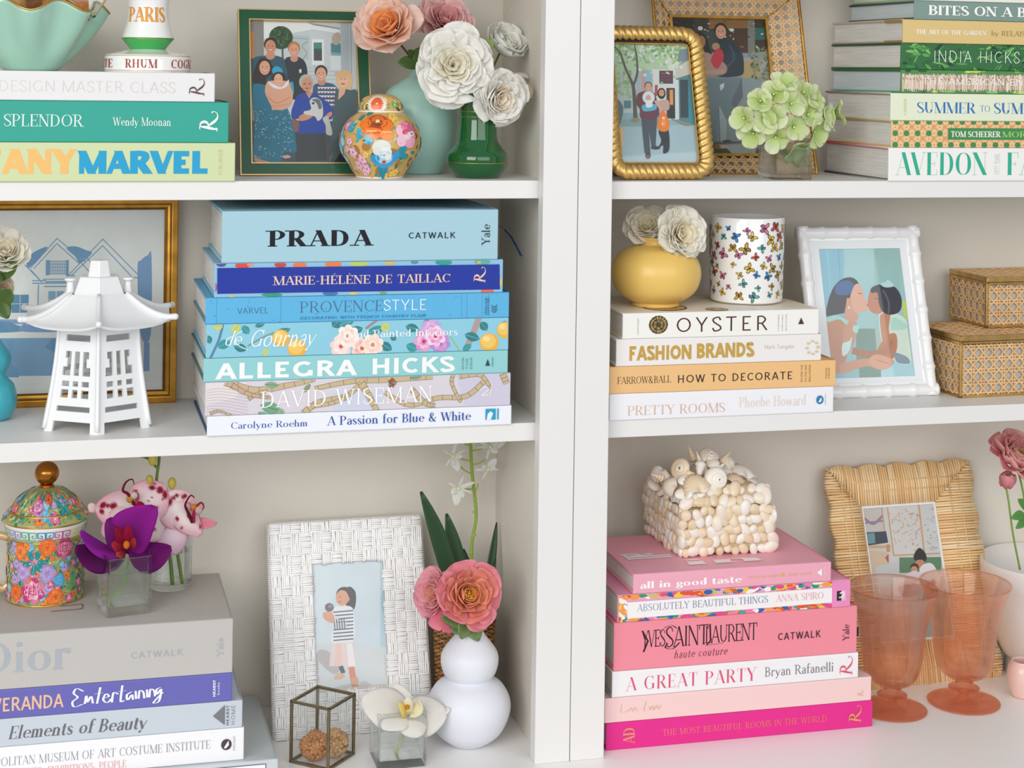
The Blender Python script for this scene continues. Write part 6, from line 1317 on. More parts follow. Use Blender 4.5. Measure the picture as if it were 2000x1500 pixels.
# six pierced panels
yT, yB = 638, 850
def panel(k):
    t = MB(); a0, a1 = radians(60*k), radians(60*(k+1)); rB, rT = Rl*1.0, .0463
    def Pt(u, v, o=0):      # u across 0..1, v height 0..1
        rr = rT+(rB-rT)*((1-v)**1.6); A = Vector((cos(a0)*rr, sin(a0)*rr, 0)); B = Vector((cos(a1)*rr, sin(a1)*rr, 0)); q = A+(B-A)*u; n_ = ((A+B)/2).normalized(); return q+n_*o+Vector((0, 0, v*Z(yT)))
    # outline with holes as strips of cells: grid of spans, cells left open where the pattern is pierced
    us = [0, .1, .2, .3, .36, .44, .56, .64, .7, .8, .9, 1.0]; vs_ = [0, .055, .10, .16, .19, .24, .29, .315, .39, .42, .47, .52, .60, .68, .745, .80, .84, .90, .95, 1.0]
    def hole(u, v):
        if v < .16: return .14+.0*u < u < .86 and v < .13-.10*abs(u-.5)**2*0      # between the feet
        if .19 < v < .24: return .16 < u < .84
        if .24 < v < .27: return False
        if .315 < v < .39 or .42 < v < .47: return any(a < u < b for a, b in ((.2, .36), (.44, .56), (.64, .8)))
        if .52 < v < .745: 
            if .44 < u < .56: return True
            e_ = .18 if v < .60 else (.27 if v < .68 else .22); return e_ < u < .36 or .64 < u < 1-e_
        if .84 < v < .90: return .2 < u < .8
        return False
    us = sorted(set(us+[.14, .16, .18, .22, .27, .73, .78, .82, .84, .86])); cells = set()
    for i in range(len(us)-1):
        for j in range(len(vs_)-1):
            if not hole((us[i]+us[i+1])/2, (vs_[j]+vs_[j+1])/2): cells.add((i, j))
    th = .0032
    for (i, j) in cells:
        a, b, c_, d_ = (us[i], vs_[j]), (us[i+1], vs_[j]), (us[i+1], vs_[j+1]), (us[i], vs_[j+1]); q = [a, b, c_, d_]
        O = [Pt(*p_, 0) for p_ in q]; I = [Pt(*p_, -th) for p_ in q]; t.add(O, [(0, 1, 2, 3)]); t.add(I, [(3, 2, 1, 0)])
        for s_, (di, dj) in enumerate(((0, -1), (1, 0), (0, 1), (-1, 0))):
            if (i+di, j+dj) not in cells: e1, e2 = s_, (s_+1) % 4; t.add([O[e1], I[e1], I[e2], O[e2]], [(0, 1, 2, 3)])
    # the raised corner post and rounded foot
    return t, Pt
for k in range(6):
    t, Pt = panel(k-0); t.build('pierced_panel', LW, rl)
for k in range(6):
    a = radians(60*k); mb = MB(); P = []; Rr = []
    for i in range(13):
        v = i/12; rr = .0463+(Rl-.0463)*((1-v)**1.6); P.append((cos(a)*rr, sin(a)*rr, v*Z(yT)+.003)); Rr.append(.0026-.0006*v)
    mb.tube(P, Rr, 8); mb.build('corner_post', LW, rl, smooth=True)
# roof: curved hexagonal skirt, two tiers and a cap
def hexring(mb, prof, lift=None, th=None):
    rings = []; N = 8
    for (r_, z_, l_) in prof:
        ring = []
        for k in range(6):
            a0, a1 = radians(60*k), radians(60*(k+1)); A = Vector((cos(a0), sin(a0), 0))*r_; B = Vector((cos(a1), sin(a1), 0))*r_
            for j in range(N): u = j/N; q = A+(B-A)*u; e = abs(2*u-1)**3; q.z = z_+l_*e; q.x *= 1; ring.append(q)
        rings.append(ring)
    n = 6*N; vs = [p_ for rg_ in rings for p_ in rg_]; fs = [(i*n+k, i*n+(k+1) % n, (i+1)*n+(k+1) % n, (i+1)*n+k) for i in range(len(rings)-1) for k in range(n)]
    fs.append(tuple(range(n))[::-1]) if False else None
    mb.add(vs, [f for f in fs if f]); return rings
zr0, zr1 = Z(637), Z(583); Rr_ = .0865
mb = MB(); pr = []
for i in range(9): s_ = i/8; pr.append((Rr_+(.033-Rr_)*s_, zr0+(zr1-zr0)*(s_**1.7), .006*(1-s_)**2))
hexring(mb, pr+[(.030, zr1-.003, 0)]+[(p_[0]-.002, p_[1]-.0028, p_[2]) for p_ in pr[::-1]]+[pr[0]]); mb.build('roof', LW, rl, smooth='auto')
mb = MB()
for k in range(6):
    a = radians(60*k); P = []; 
    for i in range(11): s_ = i/10; rr = (Rr_+.004)+(.033-Rr_-.004)*s_; P.append((cos(a)*rr, sin(a)*rr, zr0+(zr1-zr0)*(s_**1.7)+.006*(1-s_)**2+.0012))
    b_ = MB(); b_.tube(P, [.0034-.0012*i/10 for i in range(11)], 8); b_.ball(P[0], .0036, None, 8); b_.build('roof_ridge', LW, rl, smooth=True)
mb = MB(); z2, z3 = Z(583), Z(549); hexring(mb, [(0.0001, z2-.001, 0), (.030, z2-.001, 0), (.0225, z3, 0), (0.0001, z3, 0)]); mb.build('roof_tier', LW, rl, bevel=.0008)
mb = MB(); z4 = Z(517); hexring(mb, [(0.0001, z3-.001, 0), (.0135, z3-.001, 0), (.0105, z4, 0), (0.0001, z4+.0005, 0)]); mb.build('roof_cap', LW, rl, bevel=.0008)
for a in (.9, 1.25, -.9, -1.25)[:0]: pass
for sgn in (1, -1):
    mb = MB(); q = Vector((cos(radians(90*sgn))*.030, sin(radians(90*sgn))*.030, Z(583))); mb.lathe([(0, 0), (.0045, 0), (.0035, .011), (.0062, .0135), (.0055, .0155), (0, .016)], 16, q); mb.build('hook_post', LW, rl, smooth='auto')
mb = MB(); hexring(mb, [(0.0001, .0125, 0), (.050, .0125, 0), (.050, .0145, 0), (0.0001, .0145, 0)]); mb.build('floor_plate', LW, rl)
# ---- turquoise gourd vase at the left edge ----------------------------------------
p = PZ(-14, 812, ZL2); m = mpp(-14, 812, p.y); Y_ = p.y-.02
r = thing('vase', 'turquoise double gourd vase at the left edge beside the lantern', 'vase', (PY(-14, 812, Y_).x, Y_, ZL2))
turned(r, 'vase_body', -14, 812, [(26, 812), (36, 806), (46, 785), (47, 765), (40, 740), (24, 722), (30, 706), (34, 692), (32, 678), (20, 660), (11, 645), (10, 630), (13, 622)], Y_, mat('turquoise_glaze', '#3fa9b8', .3, coat=.3), inner=(.002, .02))
# ---- yellow vase -----------------------------------------------------------------------
zo = oyster.location.z+oyster['H']; p = PZ(1281, 590, zo); m = mpp(1281, 560, p.y+.025); Y_ = .056
cx_ = PY(1281, 560, Y_).x
r = thing('vase', 'squat mustard yellow vase with a short neck, on the ivory book', 'vase', (cx_, Y_, zo))
turned(r, 'vase_body', 1281, 591, [(42, 591), (44, 589), (42, 584), (52, 580), (74, 562), (83, 534), (78, 508), (60, 489), (40, 481), (28, 479), (26, 472), (28, 466)], Y_, mat('yellow_glaze', '#ecc469', .38, coat=.15), inner=(.002, .02))
# ---- butterfly cup -----------------------------------------------------------------------
Y_ = .078; r0 = 67*mpp(1456, 590, Y_); hc = (591-437)*mpp(1456, 500, Y_)
r = thing('cup', 'tall white porcelain cup printed with many small coloured butterflies', 'cup', (PY(1457, 590, Y_).x, Y_, zo))
cp = [(r0*.90, 0), (r0*.97, .002), (r0*.985, .006), (r0, hc*.5), (r0*1.01, hc-.001), (r0*.995, hc)]
mb = MB(); mb.lathe([(0, 0)]+cp+[(r0*.965, hc-.0006), (r0*.955, .006), (0, .005)], 72); mb.build('cup_body', WH, r, smooth='auto')
def flies(d, rm):
    rg = random.Random(8); K = 154/545; o = -.16*rm
    def fly(x, y, s_, a, c1, c2):
        ca, sa = cos(a), sin(a); R2 = lambda px, py: (x+(px*ca-py*sa)*s_, y+(px*sa+py*ca)*s_)
        for sg in (1, -1):
            for pts, c_ in (([(0, .1), (sg*.3, .75), (sg*.95, .9), (sg*1.0, .5), (sg*.45, .02)], '#2a2622'), ([(0, .0), (sg*.6, .0), (sg*.75, -.5), (sg*.4, -.85), (sg*.12, -.5)], '#2a2622'), ([(sg*.12, .16), (sg*.36, .66), (sg*.86, .78), (sg*.88, .5), (sg*.42, .1)], c1), ([(sg*.1, -.06), (sg*.52, -.06), (sg*.62, -.46), (sg*.38, -.7), (sg*.16, -.42)], c2)):
                q = [R2(*p_) for p_ in pts]; d.poly(spline(q, 2, True), c_, raw=True)
        q = [R2(-.07, .45), R2(.07, .45), R2(.07, -.5), R2(-.07, -.5)]; d.poly(q, '#2a2018', raw=True)
    Cs = [('#d9a820', '#e8c03a'), ('#2f8fd0', '#1f6fb0'), ('#d87a9c', '#b85a90'), ('#d84a2c', '#a83a24'), ('#5fb8a8', '#3f8fa0'), ('#c8a02a', '#a8782a'), ('#e0c45a', '#c89a30')]
    u0 = -rm*3.1; rows = 8
    for j in range(rows):
        n = 15
        for i in range(n):
            fly(u0+(i+.5*(j % 2)+rg.uniform(-.2, .2))*rm*6.2/n, .006+(hc-.012)*(j+.5)/rows+rg.uniform(-.0025, .0025), rg.uniform(.0030, .0066), rg.random()*6.28, *rg.choice(Cs))
decal_round(r, 'printed_butterflies', cp, flies, GLOSS, base=.0002)['kind'] = 'stuff'
# ---- cane and brass boxes ---------------------------------------------------------------
def canebox(label, x, y, z, W_, D_, H_, yaw, lidh=.006):
    t = thing('cane_box', label, 'box', (x, y, z), (0, 0, yaw), 'cane and brass boxes'); b = .0036; hb = H_-lidh-.0008
    mb = MB()
    for (a, c_) in (((0,0,0),(W_,b,b)),((0,D_-b,0),(W_,D_,b)),((0,0,0),(b,D_,b)),((W_-b,0,0),(W_,D_,b)),((0,0,hb-b),(W_,b,hb)),((0,D_-b,hb-b),(W_,D_,hb)),((0,0,hb-b),(b,D_,hb)),((W_-b,0,hb-b),(W_,D_,hb)),((0,0,0),(b,b,hb)),((W_-b,0,0),(W_,b,hb)),((0,D_-b,0),(b,D_,hb)),((W_-b,D_-b,0),(W_,D_,hb))): mb.box(a, c_)
    mb.build('brass_frame', BRASS, t, bevel=.0006)
    lm = MB()
    for (a, c_) in (((0,0,hb+.0006),(W_,b,H_)),((0,D_-b,hb+.0006),(W_,D_,H_)),((0,0,hb+.0006),(b,D_,H_)),((W_-b,0,hb+.0006),(W_,D_,H_))): lm.box(a, c_)
    lm.build('lid_frame', BRASS, t, bevel=.0006)
    for nm, A, ux, uy, w1, h1 in (('cane_front', (b, .0012, b), (1,0,0), (0,0,1), W_-2*b, hb-2*b), ('cane_side', (.0012, D_-b, b), (0,-1,0), (0,0,1), D_-2*b, hb-2*b), ('cane_lid', (b, b, H_-.0015), (1,0,0), (0,1,0), W_-2*b, D_-2*b)):
        cb_ = MB(); cane(cb_, A, ux, uy, w1, h1, .0142); cb_.build(nm, CANE, t)
    gb = MB(); gb.box((.004, .004, .001), (W_-.004, .006, hb-.001)); gb.box((.004, .006, .001), (.006, D_-.004, hb-.001)); gb.build('lining', mat('box_lining', '#c4c2ba', .8), t)
    gb = MB(); gb.box((.004, .004, H_-.0045), (W_-.004, D_-.004, H_-.004)); gb.build('lid_lining', mat('box_lining', '#c4c2ba', .8), t)
    return t
zb1 = PY(1875, 657, .044).z; canebox('larger woven cane box with brass edges, underneath the smaller one', 1.0395, .044, ZR2, .20, .112, zb1-ZR2, .05)
zb2 = PY(1922, 541, .10).z; canebox('smaller woven cane box with brass edges, stacked on the larger one', 1.1045, .098, zb1+.0002, .15, .088, zb2-zb1, .02)
# ---- lidded painted mug --------------------------------------------------------------------
p = PZ(88, 1187, zt_d); rm_ = 75*mpp(88, 1150, p.y+.04); Y_ = p.y+rm_; m = mpp(90, 1150, Y_); cx_ = PY(88, 1170, Y_).x
r = thing('lidded_mug', 'lidded porcelain mug covered in painted flowers with a round gold knob', 'mug', (cx_, Y_, zt_d))
yb = PY(88, 1170, Y_).z; hb = (1168-1010)*m*1.0
bp = spline([(rm_*.98, 0), (rm_*1.0, .002), (rm_*1.0, hb*.3), (rm_*1.0, hb*.7), (rm_*1.02, hb*.86), (rm_*1.10, hb*1.0)], 5)
mb = MB(); mb.lathe([(0, 0)]+bp+[(rm_*1.06, hb), (rm_*.96, hb*.85), (rm_*.95, .006), (0, .005)], 72); mb.build('mug_body', mat('mug_ground', '#a9a66a', .15, coat=.5), r, smooth='auto')
def mugp(d, rm):
    meadow(d, rm*3.1, .003, hb*.8, 3, 3.2, [(-.014, .018, .014, '#c9387a', '#f3c4d6', '#fbf0f0'), (-.036, .014, .009, '#e8642a', '#f08a3a', '#8a2a14'), (.012, .011, .009, '#e8642a', '#f59a4a', '#8a2a14'), (-.030, .058, .009, '#e86a2a', '#f6a05a', '#a83a18'), (.002, .064, .010, '#e8642a', '#f08a3a', '#8a2a14'), (.022, .060, .011, '#c0406a', '#e8a0bc', '#f8e8ec'), (-.026, .036, .009, '#a88bc8', '#cfb8e0', '#7a5aa0'), (.002, .036, .010, '#a88bc8', '#c8b0dc', '#7a5aa0'), (.016, .028, .007, '#3f9ed0', '#6fc0e8', '#e8e8c8')])
    rg = random.Random(2)
    for a in (0, 1.1, 2.2, 3.4, 4.6, 5.4): d.leaf(-.012+cos(a)*.002, .048+sin(a)*.002, .012, .0032, a, '#1c8f90', '#8ad0c0')
    v0, v1 = hb*.845, hb*.955; d.poly([(-rm*3.14, v0-.001), (-rm*1.57, v0-.001), (0, v0-.001), (rm*1.57, v0-.001), (rm*3.14, v0-.001), (rm*3.14, v0-.0006), (0, v0-.0006), (-rm*3.14, v0-.0006)], '#c99a50') if 0 else None
    cs = ['#5fb08a', '#2f8fc0', '#c05a98', '#e0d080', '#7fb898', '#9aa0cc']; n = 30; w_ = rm*6.28/n
    for k in range(n):
        x = -rm*3.14+k*w_; c_ = cs[(k//2) % 6]; h_ = v1-v0; f = 1 if k % 2 else -1; q = lambda u, v: (x+w_*(.5+f*(u-.5)), v0+h_*v)
        for a, b in (((.05, .05), (.05, .95)), ((.05, .95), (.9, .95)), ((.9, .95), (.9, .3)), ((.9, .3), (.4, .3)), ((.4, .3), (.4, .6)), ((.4, .6), (.65, .6)), ((.05, .05), (.9, .05))): d.line([q(*a), q(*b)], w_*.11, c_)
white_band = [(rm_*1.0+.0003+(rm_*.02)*0, hb*.80), (rm_*1.013+.0003, hb*.86), (rm_*1.045, hb*.92), (rm_*1.09, hb*.985)]
mb = MB(); mb.lathe([(a+.0002, z) for a, z in bp if z > hb*.81], 64); mb.build('white_band', WH, r, smooth=True)
decal_round(r, 'painted_flowers', bp, mugp, GLOSS, base=.0004)['kind'] = 'stuff'
lp = spline([(rm_*1.14, hb+.0012), (rm_*1.15, hb+.003), (rm_*1.05, hb+.008), (rm_*.92, hb+.013), (rm_*.75, hb+.023), (rm_*.45, hb+.031), (rm_*.2, hb+.034)], 5)
mb = MB(); mb.lathe([(0, hb+.0008), (rm_*1.1, hb+.0008)]+lp+[(0, hb+.034)], 72); Ld = mb.build('lid', mat('mug_ground', '#a9a66a', .15, coat=.5), r, smooth=True)
def lidm(d, rm): meadow(d, rm*3.1, hb+.0045, hb+.031, 6, 1.6, [(-.012, hb+.020, .008, '#b04a8a', '#e8b8d0', '#f8e8f0'), (.004, hb+.026, .006, '#c8442a', '#e87a4a', '#7a2014')]); [d.leaf(.026+cos(a)*.001, hb+.020+sin(a)*.001, .011, .003, a, '#1c8f90', '#8ad0c0') for a in (0, .9, 2, 3, 4.2, 5.2)]
decal_round(Ld, 'painted_lid_flowers', lp, lidm, GLOSS, base=.0003)['kind'] = 'stuff'
for zz, rr in ((hb+.0105, 1.0), (hb+.0008, 1.12), (hb*.80, 1.01), (.0012, 1.005)): mb = MB(); mb.lathe([(rm_*rr-.0006, zz-.0012), (rm_*rr+.0009, zz), (rm_*rr-.0006, zz+.0012)], 64); mb.build('gold_line', GOLD, r if zz < hb*.9 else Ld, smooth=True)
mb = MB(); mb.lathe([(.006, hb+.033), (.0085, hb+.0345), (.0065, hb+.037)], 24); mb.ball((0, 0, hb+.0485), .0128, None, 28); mb.build('gold_knob', mat('knob_gold', '#b8762e', .22, .95, mottle=(40, .2, U)), Ld, smooth=True)
mb = MB(); mb.tube(spline([(-rm_*.98, -.006, hb*.80), (-rm_-.014, -.008, hb*.83), (-rm_-.024, -.009, hb*.6), (-rm_-.022, -.009, hb*.34), (-rm_-.006, -.006, hb*.16), (-rm_*.96, -.005, hb*.2)], 6), .0042, 12); mb.build('handle', mat('handle_gilt', '#d9b98a', .25, .3, coat=.4), r, smooth=True)
# hairpin on the book
p = PZ(100, 1194, zt_d+.0006); q = PZ(158, 1189, zt_d+.0006); q2 = PZ(160, 1180, zt_d+.0006); q3 = PZ(118, 1184, zt_d+.0006)
mb = MB(); mb.tube(spline([tuple(v-p) for v in (p, p.lerp(q, .5), q, (q+q2)/2+Vector((.001, 0, 0)), q2, q2.lerp(q3, .5), q3)], 4), .0004, 6); o = mb.build('hairpin', mat('pin_metal', '#8a6a62', .35, .8), None, smooth=True, loc=p); tag(o, 'thin bent wire hairpin lying on the thick grey book', 'hairpin')
# ---- glass and metal cube box with two carved balls ----------------------------------------------
pA = PZ(568, 1489, ZF); pB = PZ(639, 1506, ZF); pC = PZ(681, 1463, ZF); ux = pB-pA; wA = ux.length; yw = atan2(ux.y, ux.x)
hz = .064; gb_loc = Vector((pA.x, pA.y, ZF+.0016)); dep = .050
glassbox('glass_box', 'open edged cube of glass and aged brass holding two carved balls', gb_loc, (0, 0, yw), wA*1.02, dep, hz, .0030, OB)
def carved(label, loc, R_, seed, col):
    t = thing('carved_ball', label, 'ball', loc, None, 'carved balls in the glass box'); rg = random.Random(seed); mb = MB(); mb.ball((0, 0, 0), R_*.86, lerp(col, '#6a4426', .4), 20); mb.build('ball_core', PRINT, t, smooth=True)
    cs_ = [Vector((0, -1, .1)), Vector((.8, -.5, .5)), Vector((-.8, -.5, .4)), Vector((.5, -.6, -.7)), Vector((-.6, -.6, -.6)), Vector((0, -.3, 1)), Vector((0, 1, 0)), Vector((1, .3, -.2)), Vector((-1, .3, -.2)), Vector((0, 0, -1))]
    for cdir in cs_:
        cdir.normalize(); M = axisM((0, 0, 0), cdir); b_ = MB()
        for ring, cnt in ((.1, 3), (.26, 6), (.42, 8)):
            for k in range(cnt):
                a = 2*pi*k/cnt+ring*9; v = M @ Vector((sin(ring)*cos(a), sin(ring)*sin(a), cos(ring))); b_.ball(v*R_*.9, R_*.15, lerp(col, '#8a5a34', rg.random()*.5), 8, (1.2, 1.2, .9))
        b_.build('carved_rosette', mat('carved', attr=True, rough=.7), t, smooth=True)
    return t
RR = Matrix.Rotation(yw, 4, 'Z')
carved('tan ball carved with rosettes, nearer the front glass of the box', gb_loc+RR @ Vector((wA*.40, .0175, .0152)), .0158, 1, '#c98f5e')
carved('paler carved ball behind the other in the glass box', gb_loc+RR @ Vector((wA*.72, .0335, .0150)) , .0150, 2, '#d3aa7c')
# ---- white double gourd vase --------------------------------------------------------------
p = PZ(915, 1473, ZF); m = mpp(915, 1440, p.y+.03); Y_ = p.y+.030; cx_ = PY(915, 1440, Y_).x
r = thing('vase', 'white matt double gourd vase holding the coral peony', 'vase', (cx_, Y_, ZF))
turned(r, 'vase_body', 915, 1456, [(30, 1456), (38, 1452), (62, 1432), (77, 1400), (78, 1372), (64, 1346), (46, 1334), (42, 1331), (50, 1320), (55, 1300), (52, 1282), (38, 1262), (27, 1248), (24, 1232), (25, 1222)], Y_, mat('matt_white_glaze', '#e6e8f0', .5, coat=.08), inner=(.002, .02), n=4)
YG = Y_
# ---- wicker basket pot ---------------------------------------------------------------------
Yk = .135; ck = PY(905, 1345, Yk); ck.z = ZF; m = mpp(905, 1345, Yk)
r = thing('basket_pot', 'brown wicker basket pot in the corner behind the white gourd vase', 'basket', ck)
Rk = 58*m; hk = (PY(905, 1198, Yk).z-ZF)
mb = MB(); mb.lathe([(0, 0), (Rk*.84, 0), (Rk*.96, hk-.004), (Rk*.9, hk-.004), (Rk*.88, hk*.86), (0, hk*.86)], 48); mb.build('basket_core', mat('wicker_shade', '#5a3d26', .8), r, smooth='auto')
WK = mat('wicker', attr=True, rough=.5); rg = random.Random(41); nW = 40; k = 0; z_ = .001
while z_ < hk-.002:
    b_ = MB(); pts = []; nn_ = 160; rr0 = Rk*(.86+.12*z_/hk)
    for i in range(nn_): a = 2*pi*i/nn_; pts.append((cos(a)*(rr0+.0011*(1 if ((int(i*nW/nn_)+k) % 2) else -1)), sin(a)*(rr0+.0011*(1 if ((int(i*nW/nn_)+k) % 2) else -1)), z_))
    b_.tube(pts, .0012, 6, rg.choice(['#a9794a', '#8f6238', '#b98a58', '#7a5230']), closed=True); b_.build('wicker_strand', WK, r, smooth=True); z_ += .0023; k += 1
b_ = MB(); b_.tube([(cos(2*pi*i/60)*Rk*.99, sin(2*pi*i/60)*Rk*.99, hk-.001) for i in range(60)], .0026, 8, '#8f6238', closed=True); b_.build('basket_rim', WK, r, smooth=True)
# ---- pink goblets --------------------------------------------------------------------------
PG = thinned(mat('pink_glass', '#fff3ee', .0, trans=1, ior=1.42), '#fdebe3', .55); PG2 = thinned(mat('pink_glass_thick', '#fee6dc', .0, trans=1, ior=1.42), '#fcd8ca', .62)
def goblet(label, fx, fy, rf_px, top_y, rimr, cxr):
    p = PZ(fx, fy, ZF); m = mpp(fx, fy-30, p.y+.03); Rf = rf_px*m; loc = Vector((p.x, p.y+Rf, ZF)); m2 = mpp(fx, 1250, loc.y)
    zt_ = PY(fx, top_y, loc.y).z-ZF; Rr = rimr*m2
    t = thing('goblet', label, 'glass', loc, None, 'pink pressed glass goblets')
    f = MB(); f.lathe(spline([(0, 0), (Rf*.6, .0002), (Rf*.97, .0006), (Rf, .0022), (Rf*.96, .0034), (Rf*.5, .0050), (Rf*.16, .0080), (Rf*.13, .011), (0, .0112)], 4), 64); f.build('foot', PG2, t, smooth=True)
    s_ = MB(); s_.lathe(spline([(0, .0113), (Rf*.13, .0115), (Rf*.16, .0135), (Rf*.40, .0165), (Rf*.42, .0195), (Rf*.18, .0225), (Rf*.26, .025), (Rf*.24, .027), (Rf*.14, .0285), (0, .0287)], 4), 48); s_.build('stem_knop', PG2, t, smooth=True)
    b0 = .029; H_ = zt_-b0; o = [(0, b0), (Rf*.2, b0+.0006), (Rr*.42, b0+.004), (Rr*.60, b0+H_*.14), (Rr*.68, b0+H_*.3), (Rr*.74, b0+H_*.55), (Rr*.84, b0+H_*.8), (Rr*1.0, b0+H_)]
    O_ = spline(o, 5); I_ = [(max(0, a-.0019), max(z, b0+.006)) for a, z in O_[::-1] if z > b0+.006]
    flute = lambda th, z: 1-.022*abs(cos(5*th))*max(0, min(1, (b0+H_*.72-z)/.02))
    b_ = MB(); b_.lathe(O_+[(Rr-.0008, b0+H_+.0008)]+I_+[(0, b0+.006)], 80, rfun=flute); b_.build('bowl', PG, t, smooth=True)
goblet('pink glass goblet with a fluted bowl, left of the two beside the pink stack', 1774, 1412, 61, 1145, 79, 0)
goblet('pink glass goblet with a fluted bowl, right of the two near the white bowl', 1918, 1398, 62, 1135, 79, 0)
# ---- white bowl planter at the right edge ------------------------------------------------------
Yp = .115; cpn = PY(2036, 1290, Yp); cpn.z = ZF; m = mpp(2020, 1250, Yp)
r = thing('planter', 'white ceramic footed planter bowl at the right edge holding the ranunculus', 'planter', cpn)
hp = PY(2026, 1094, Yp).z-ZF
PW = mat('ivory_ceramic', '#e9e5e1', .35, coat=.2, mottle=(20, .03, U)); Rp = 108*m
mb = MB(); mb.lathe([(0, 0), (Rp*.58, 0), (Rp*.6, .004), (Rp*.58, .020), (0, .020)], 64); mb.build('planter_foot', PW, r, smooth='auto')
mb = MB(); mb.lathe([(0, .0201)]+spline([(Rp*.52, .0201), (Rp*.66, .026), (Rp*.85, hp*.45), (Rp*.95, hp*.72), (Rp*.98, hp*.8), (Rp, hp*.86), (Rp, hp*.98)], 4)+[(Rp*.985, hp), (Rp*.95, hp*.985), (Rp*.93, hp*.8), (Rp*.7, hp*.45), (0, hp*.4)], 72); mb.build('planter_body', PW, r, smooth='auto')
pe = PY(2012, 1302, .02); t = thing('cup', 'pale pink glazed cup cut off by the right edge', 'cup', (pe.x+.006, .045, ZF))
mb = MB(); mb.lathe(spline([(0, 0), (.010, 0), (.014, .003), (.019, .02), (.018, .034), (.014, .042), (.0135, .043), (.012, .042), (.016, .03), (.015, .01), (0, .005)], 3), 40); mb.build('cup_body', mat('pale_pink_glaze', '#f0c9bf', .3, coat=.3), t, smooth=True)
# ---- ribbon of the thick blue book -------------------------------------------------------------
mb = MB(); P = [PY(972, 438, .10), PY(985, 448, .10), PY(998, 462, .095), PY(1008, 480, .09), PY(1018, 500, .088)]; L0 = prada.location
vs = []; 
for i, q in enumerate(P): vs += [tuple(q-L0+Vector((-.0016, 0, .0006))), tuple(q-L0+Vector((.0016, 0, -.0006)))]
vs[0] = tuple(Vector(vs[0])-Vector((.006, 0, -.003))); vs[1] = tuple(Vector(vs[1])-Vector((.006, 0, -.003)))
mb.add(vs, [(2*i, 2*i+1, 2*i+3, 2*i+2) for i in range(len(P)-1)], '#1f3a6e'); mb.build('ribbon_marker', PRINT, prada, solid=.0003, auto=1)
mb = MB(); q = ysl['L']; mb.add([(q-.004, .004, ysl['H']*.55), (q+.0045, .006, ysl['H']*.5), (q+.006, .008, ysl['H']*.32), (q+.0005, .008, ysl['H']*.25), (q-.004, .006, ysl['H']*.3)], [(0, 1, 2, 3, 4)], '#1a1618'); mb.build('ribbon_marker', PRINT, ysl, solid=.0004, auto=1)
# ================================================================== flowers
tc = lambda px, py, Y, up=.25, sx=0: Vector((CAM-PY(px, py, Y)).normalized())+Vector((sx, 0, up))
def wpt(px, py, Y): return tuple(PY(px, py, Y))
# orange rose and pink rose in the celadon vase
def rose(R, ci, cm, co, op=1.0):
    return [(4, R*.03, R*.5, R*.2, -.1, .15, .8, .04, ci, cm), (5, R*.08, R*.6, R*.28, .1, .4*op, .7, .05, ci, cm), (6, R*.12, R*.72, R*.4, .35, .7*op, .6, .05, ci, cm), (6, R*.15, R*.86, R*.5, .6, .92*op, .55, .06, cm, co), (6, R*.15, R*1.0, R*.6, .9, 1.15*op, .5, .06, cm, co), (5, R*.12, R*1.1, R*.62, 1.3, 1.35*op, .4, .06, co, co)]
f = flower('rose', 'open apricot orange rose leaning left out of the celadon vase', 'rose', 762, 62, .085, (-.42, -.72, .5), 60, lambda R: rose(R, '#fb9468', '#fdbe7a', '#fde6da'), 3, None, [wpt(806, 118, .10), wpt(815, 150, .125), wpt(816, 200, .13)], '#6f4a36')
L0 = f.location
for a, b, w_ in (((812, 133, .09), (777, 121, .085), .0075), ((812, 134, .09), (826, 92, .095), .008), ((806, 112, .09), (797, 98, .085), .004), ((820, 130, .095), (838, 108, .09), .006)): leaf3(f, PY(*a)-L0, PY(*b)-L0, w_, '#3f5a2c', '#56733a')
flower('rose', 'dusty pink rose behind the big white peony on the upper left shelf', 'rose', 864, 48, .12, (.1, -.75, .55), 55, lambda R: rose(R, '#dc9a98', '#efb8b6', '#f8d6d2', 1.1), 14, None, [wpt(840, 110, .125), wpt(818, 150, .13), wpt(817, 210, .13)], '#6f5a36')
wpe = lambda R: peony_rings(R, '#fdf4d8', '#fffdf4', '#fffefa', ripple=.05)
gw = 'white peonies in the green vase'
flower('peony', 'largest white peony, full and frilly, at the front above the green vase', 'peony', 884, 128, .045, (-.12, -.95, .12), 73, wpe, 5, None, [wpt(905, 175, .06), wpt(930, 215, .06), wpt(931, 250, .06)])
flower('peony', 'white peony seen from the side behind the others, beneath the cabinet side', 'peony', 978, 100, .10, (.3, -.6, .65), 50, lambda R: rose(R, '#f6f8e6', '#fcfcf2', '#fdfdf8', .5), 8, None, [wpt(955, 150, .08), wpt(935, 200, .065), wpt(931, 255, .06)])
f = flower('peony', 'small cream centred white peony drooping right over the green vase', 'peony', 972, 190, .035, (.3, -.9, -.1), 53, lambda R: peony_rings(R, '#fbe8c6', '#fffaf0', '#fffefa', ripple=.05), 11, None, [wpt(950, 190, .055), wpt(934, 215, .06), wpt(931, 250, .06)])
L0 = f.location; M = axisM(PY(936, 165, .045)-L0, (-.05, -.4, -1)); petal(f, M, .034, .012, .1, .3, .4, '#f4eedc', '#fbf9f4', 0, 0, .05, 5)
petal(f, axisM(PY(1000, 165, .05)-L0, (.9, -.4, -.35)), .026, .012, .1, .5, .5, '#f0dcb8', '#f8e4c8', 0, 0, .05, 6); petal(f, axisM(PY(992, 148, .08)-L0, (.95, -.2, .1)), .024, .008, .1, .4, .5, '#f0efe4', '#f6f4ee', 0, 0, .05, 7)
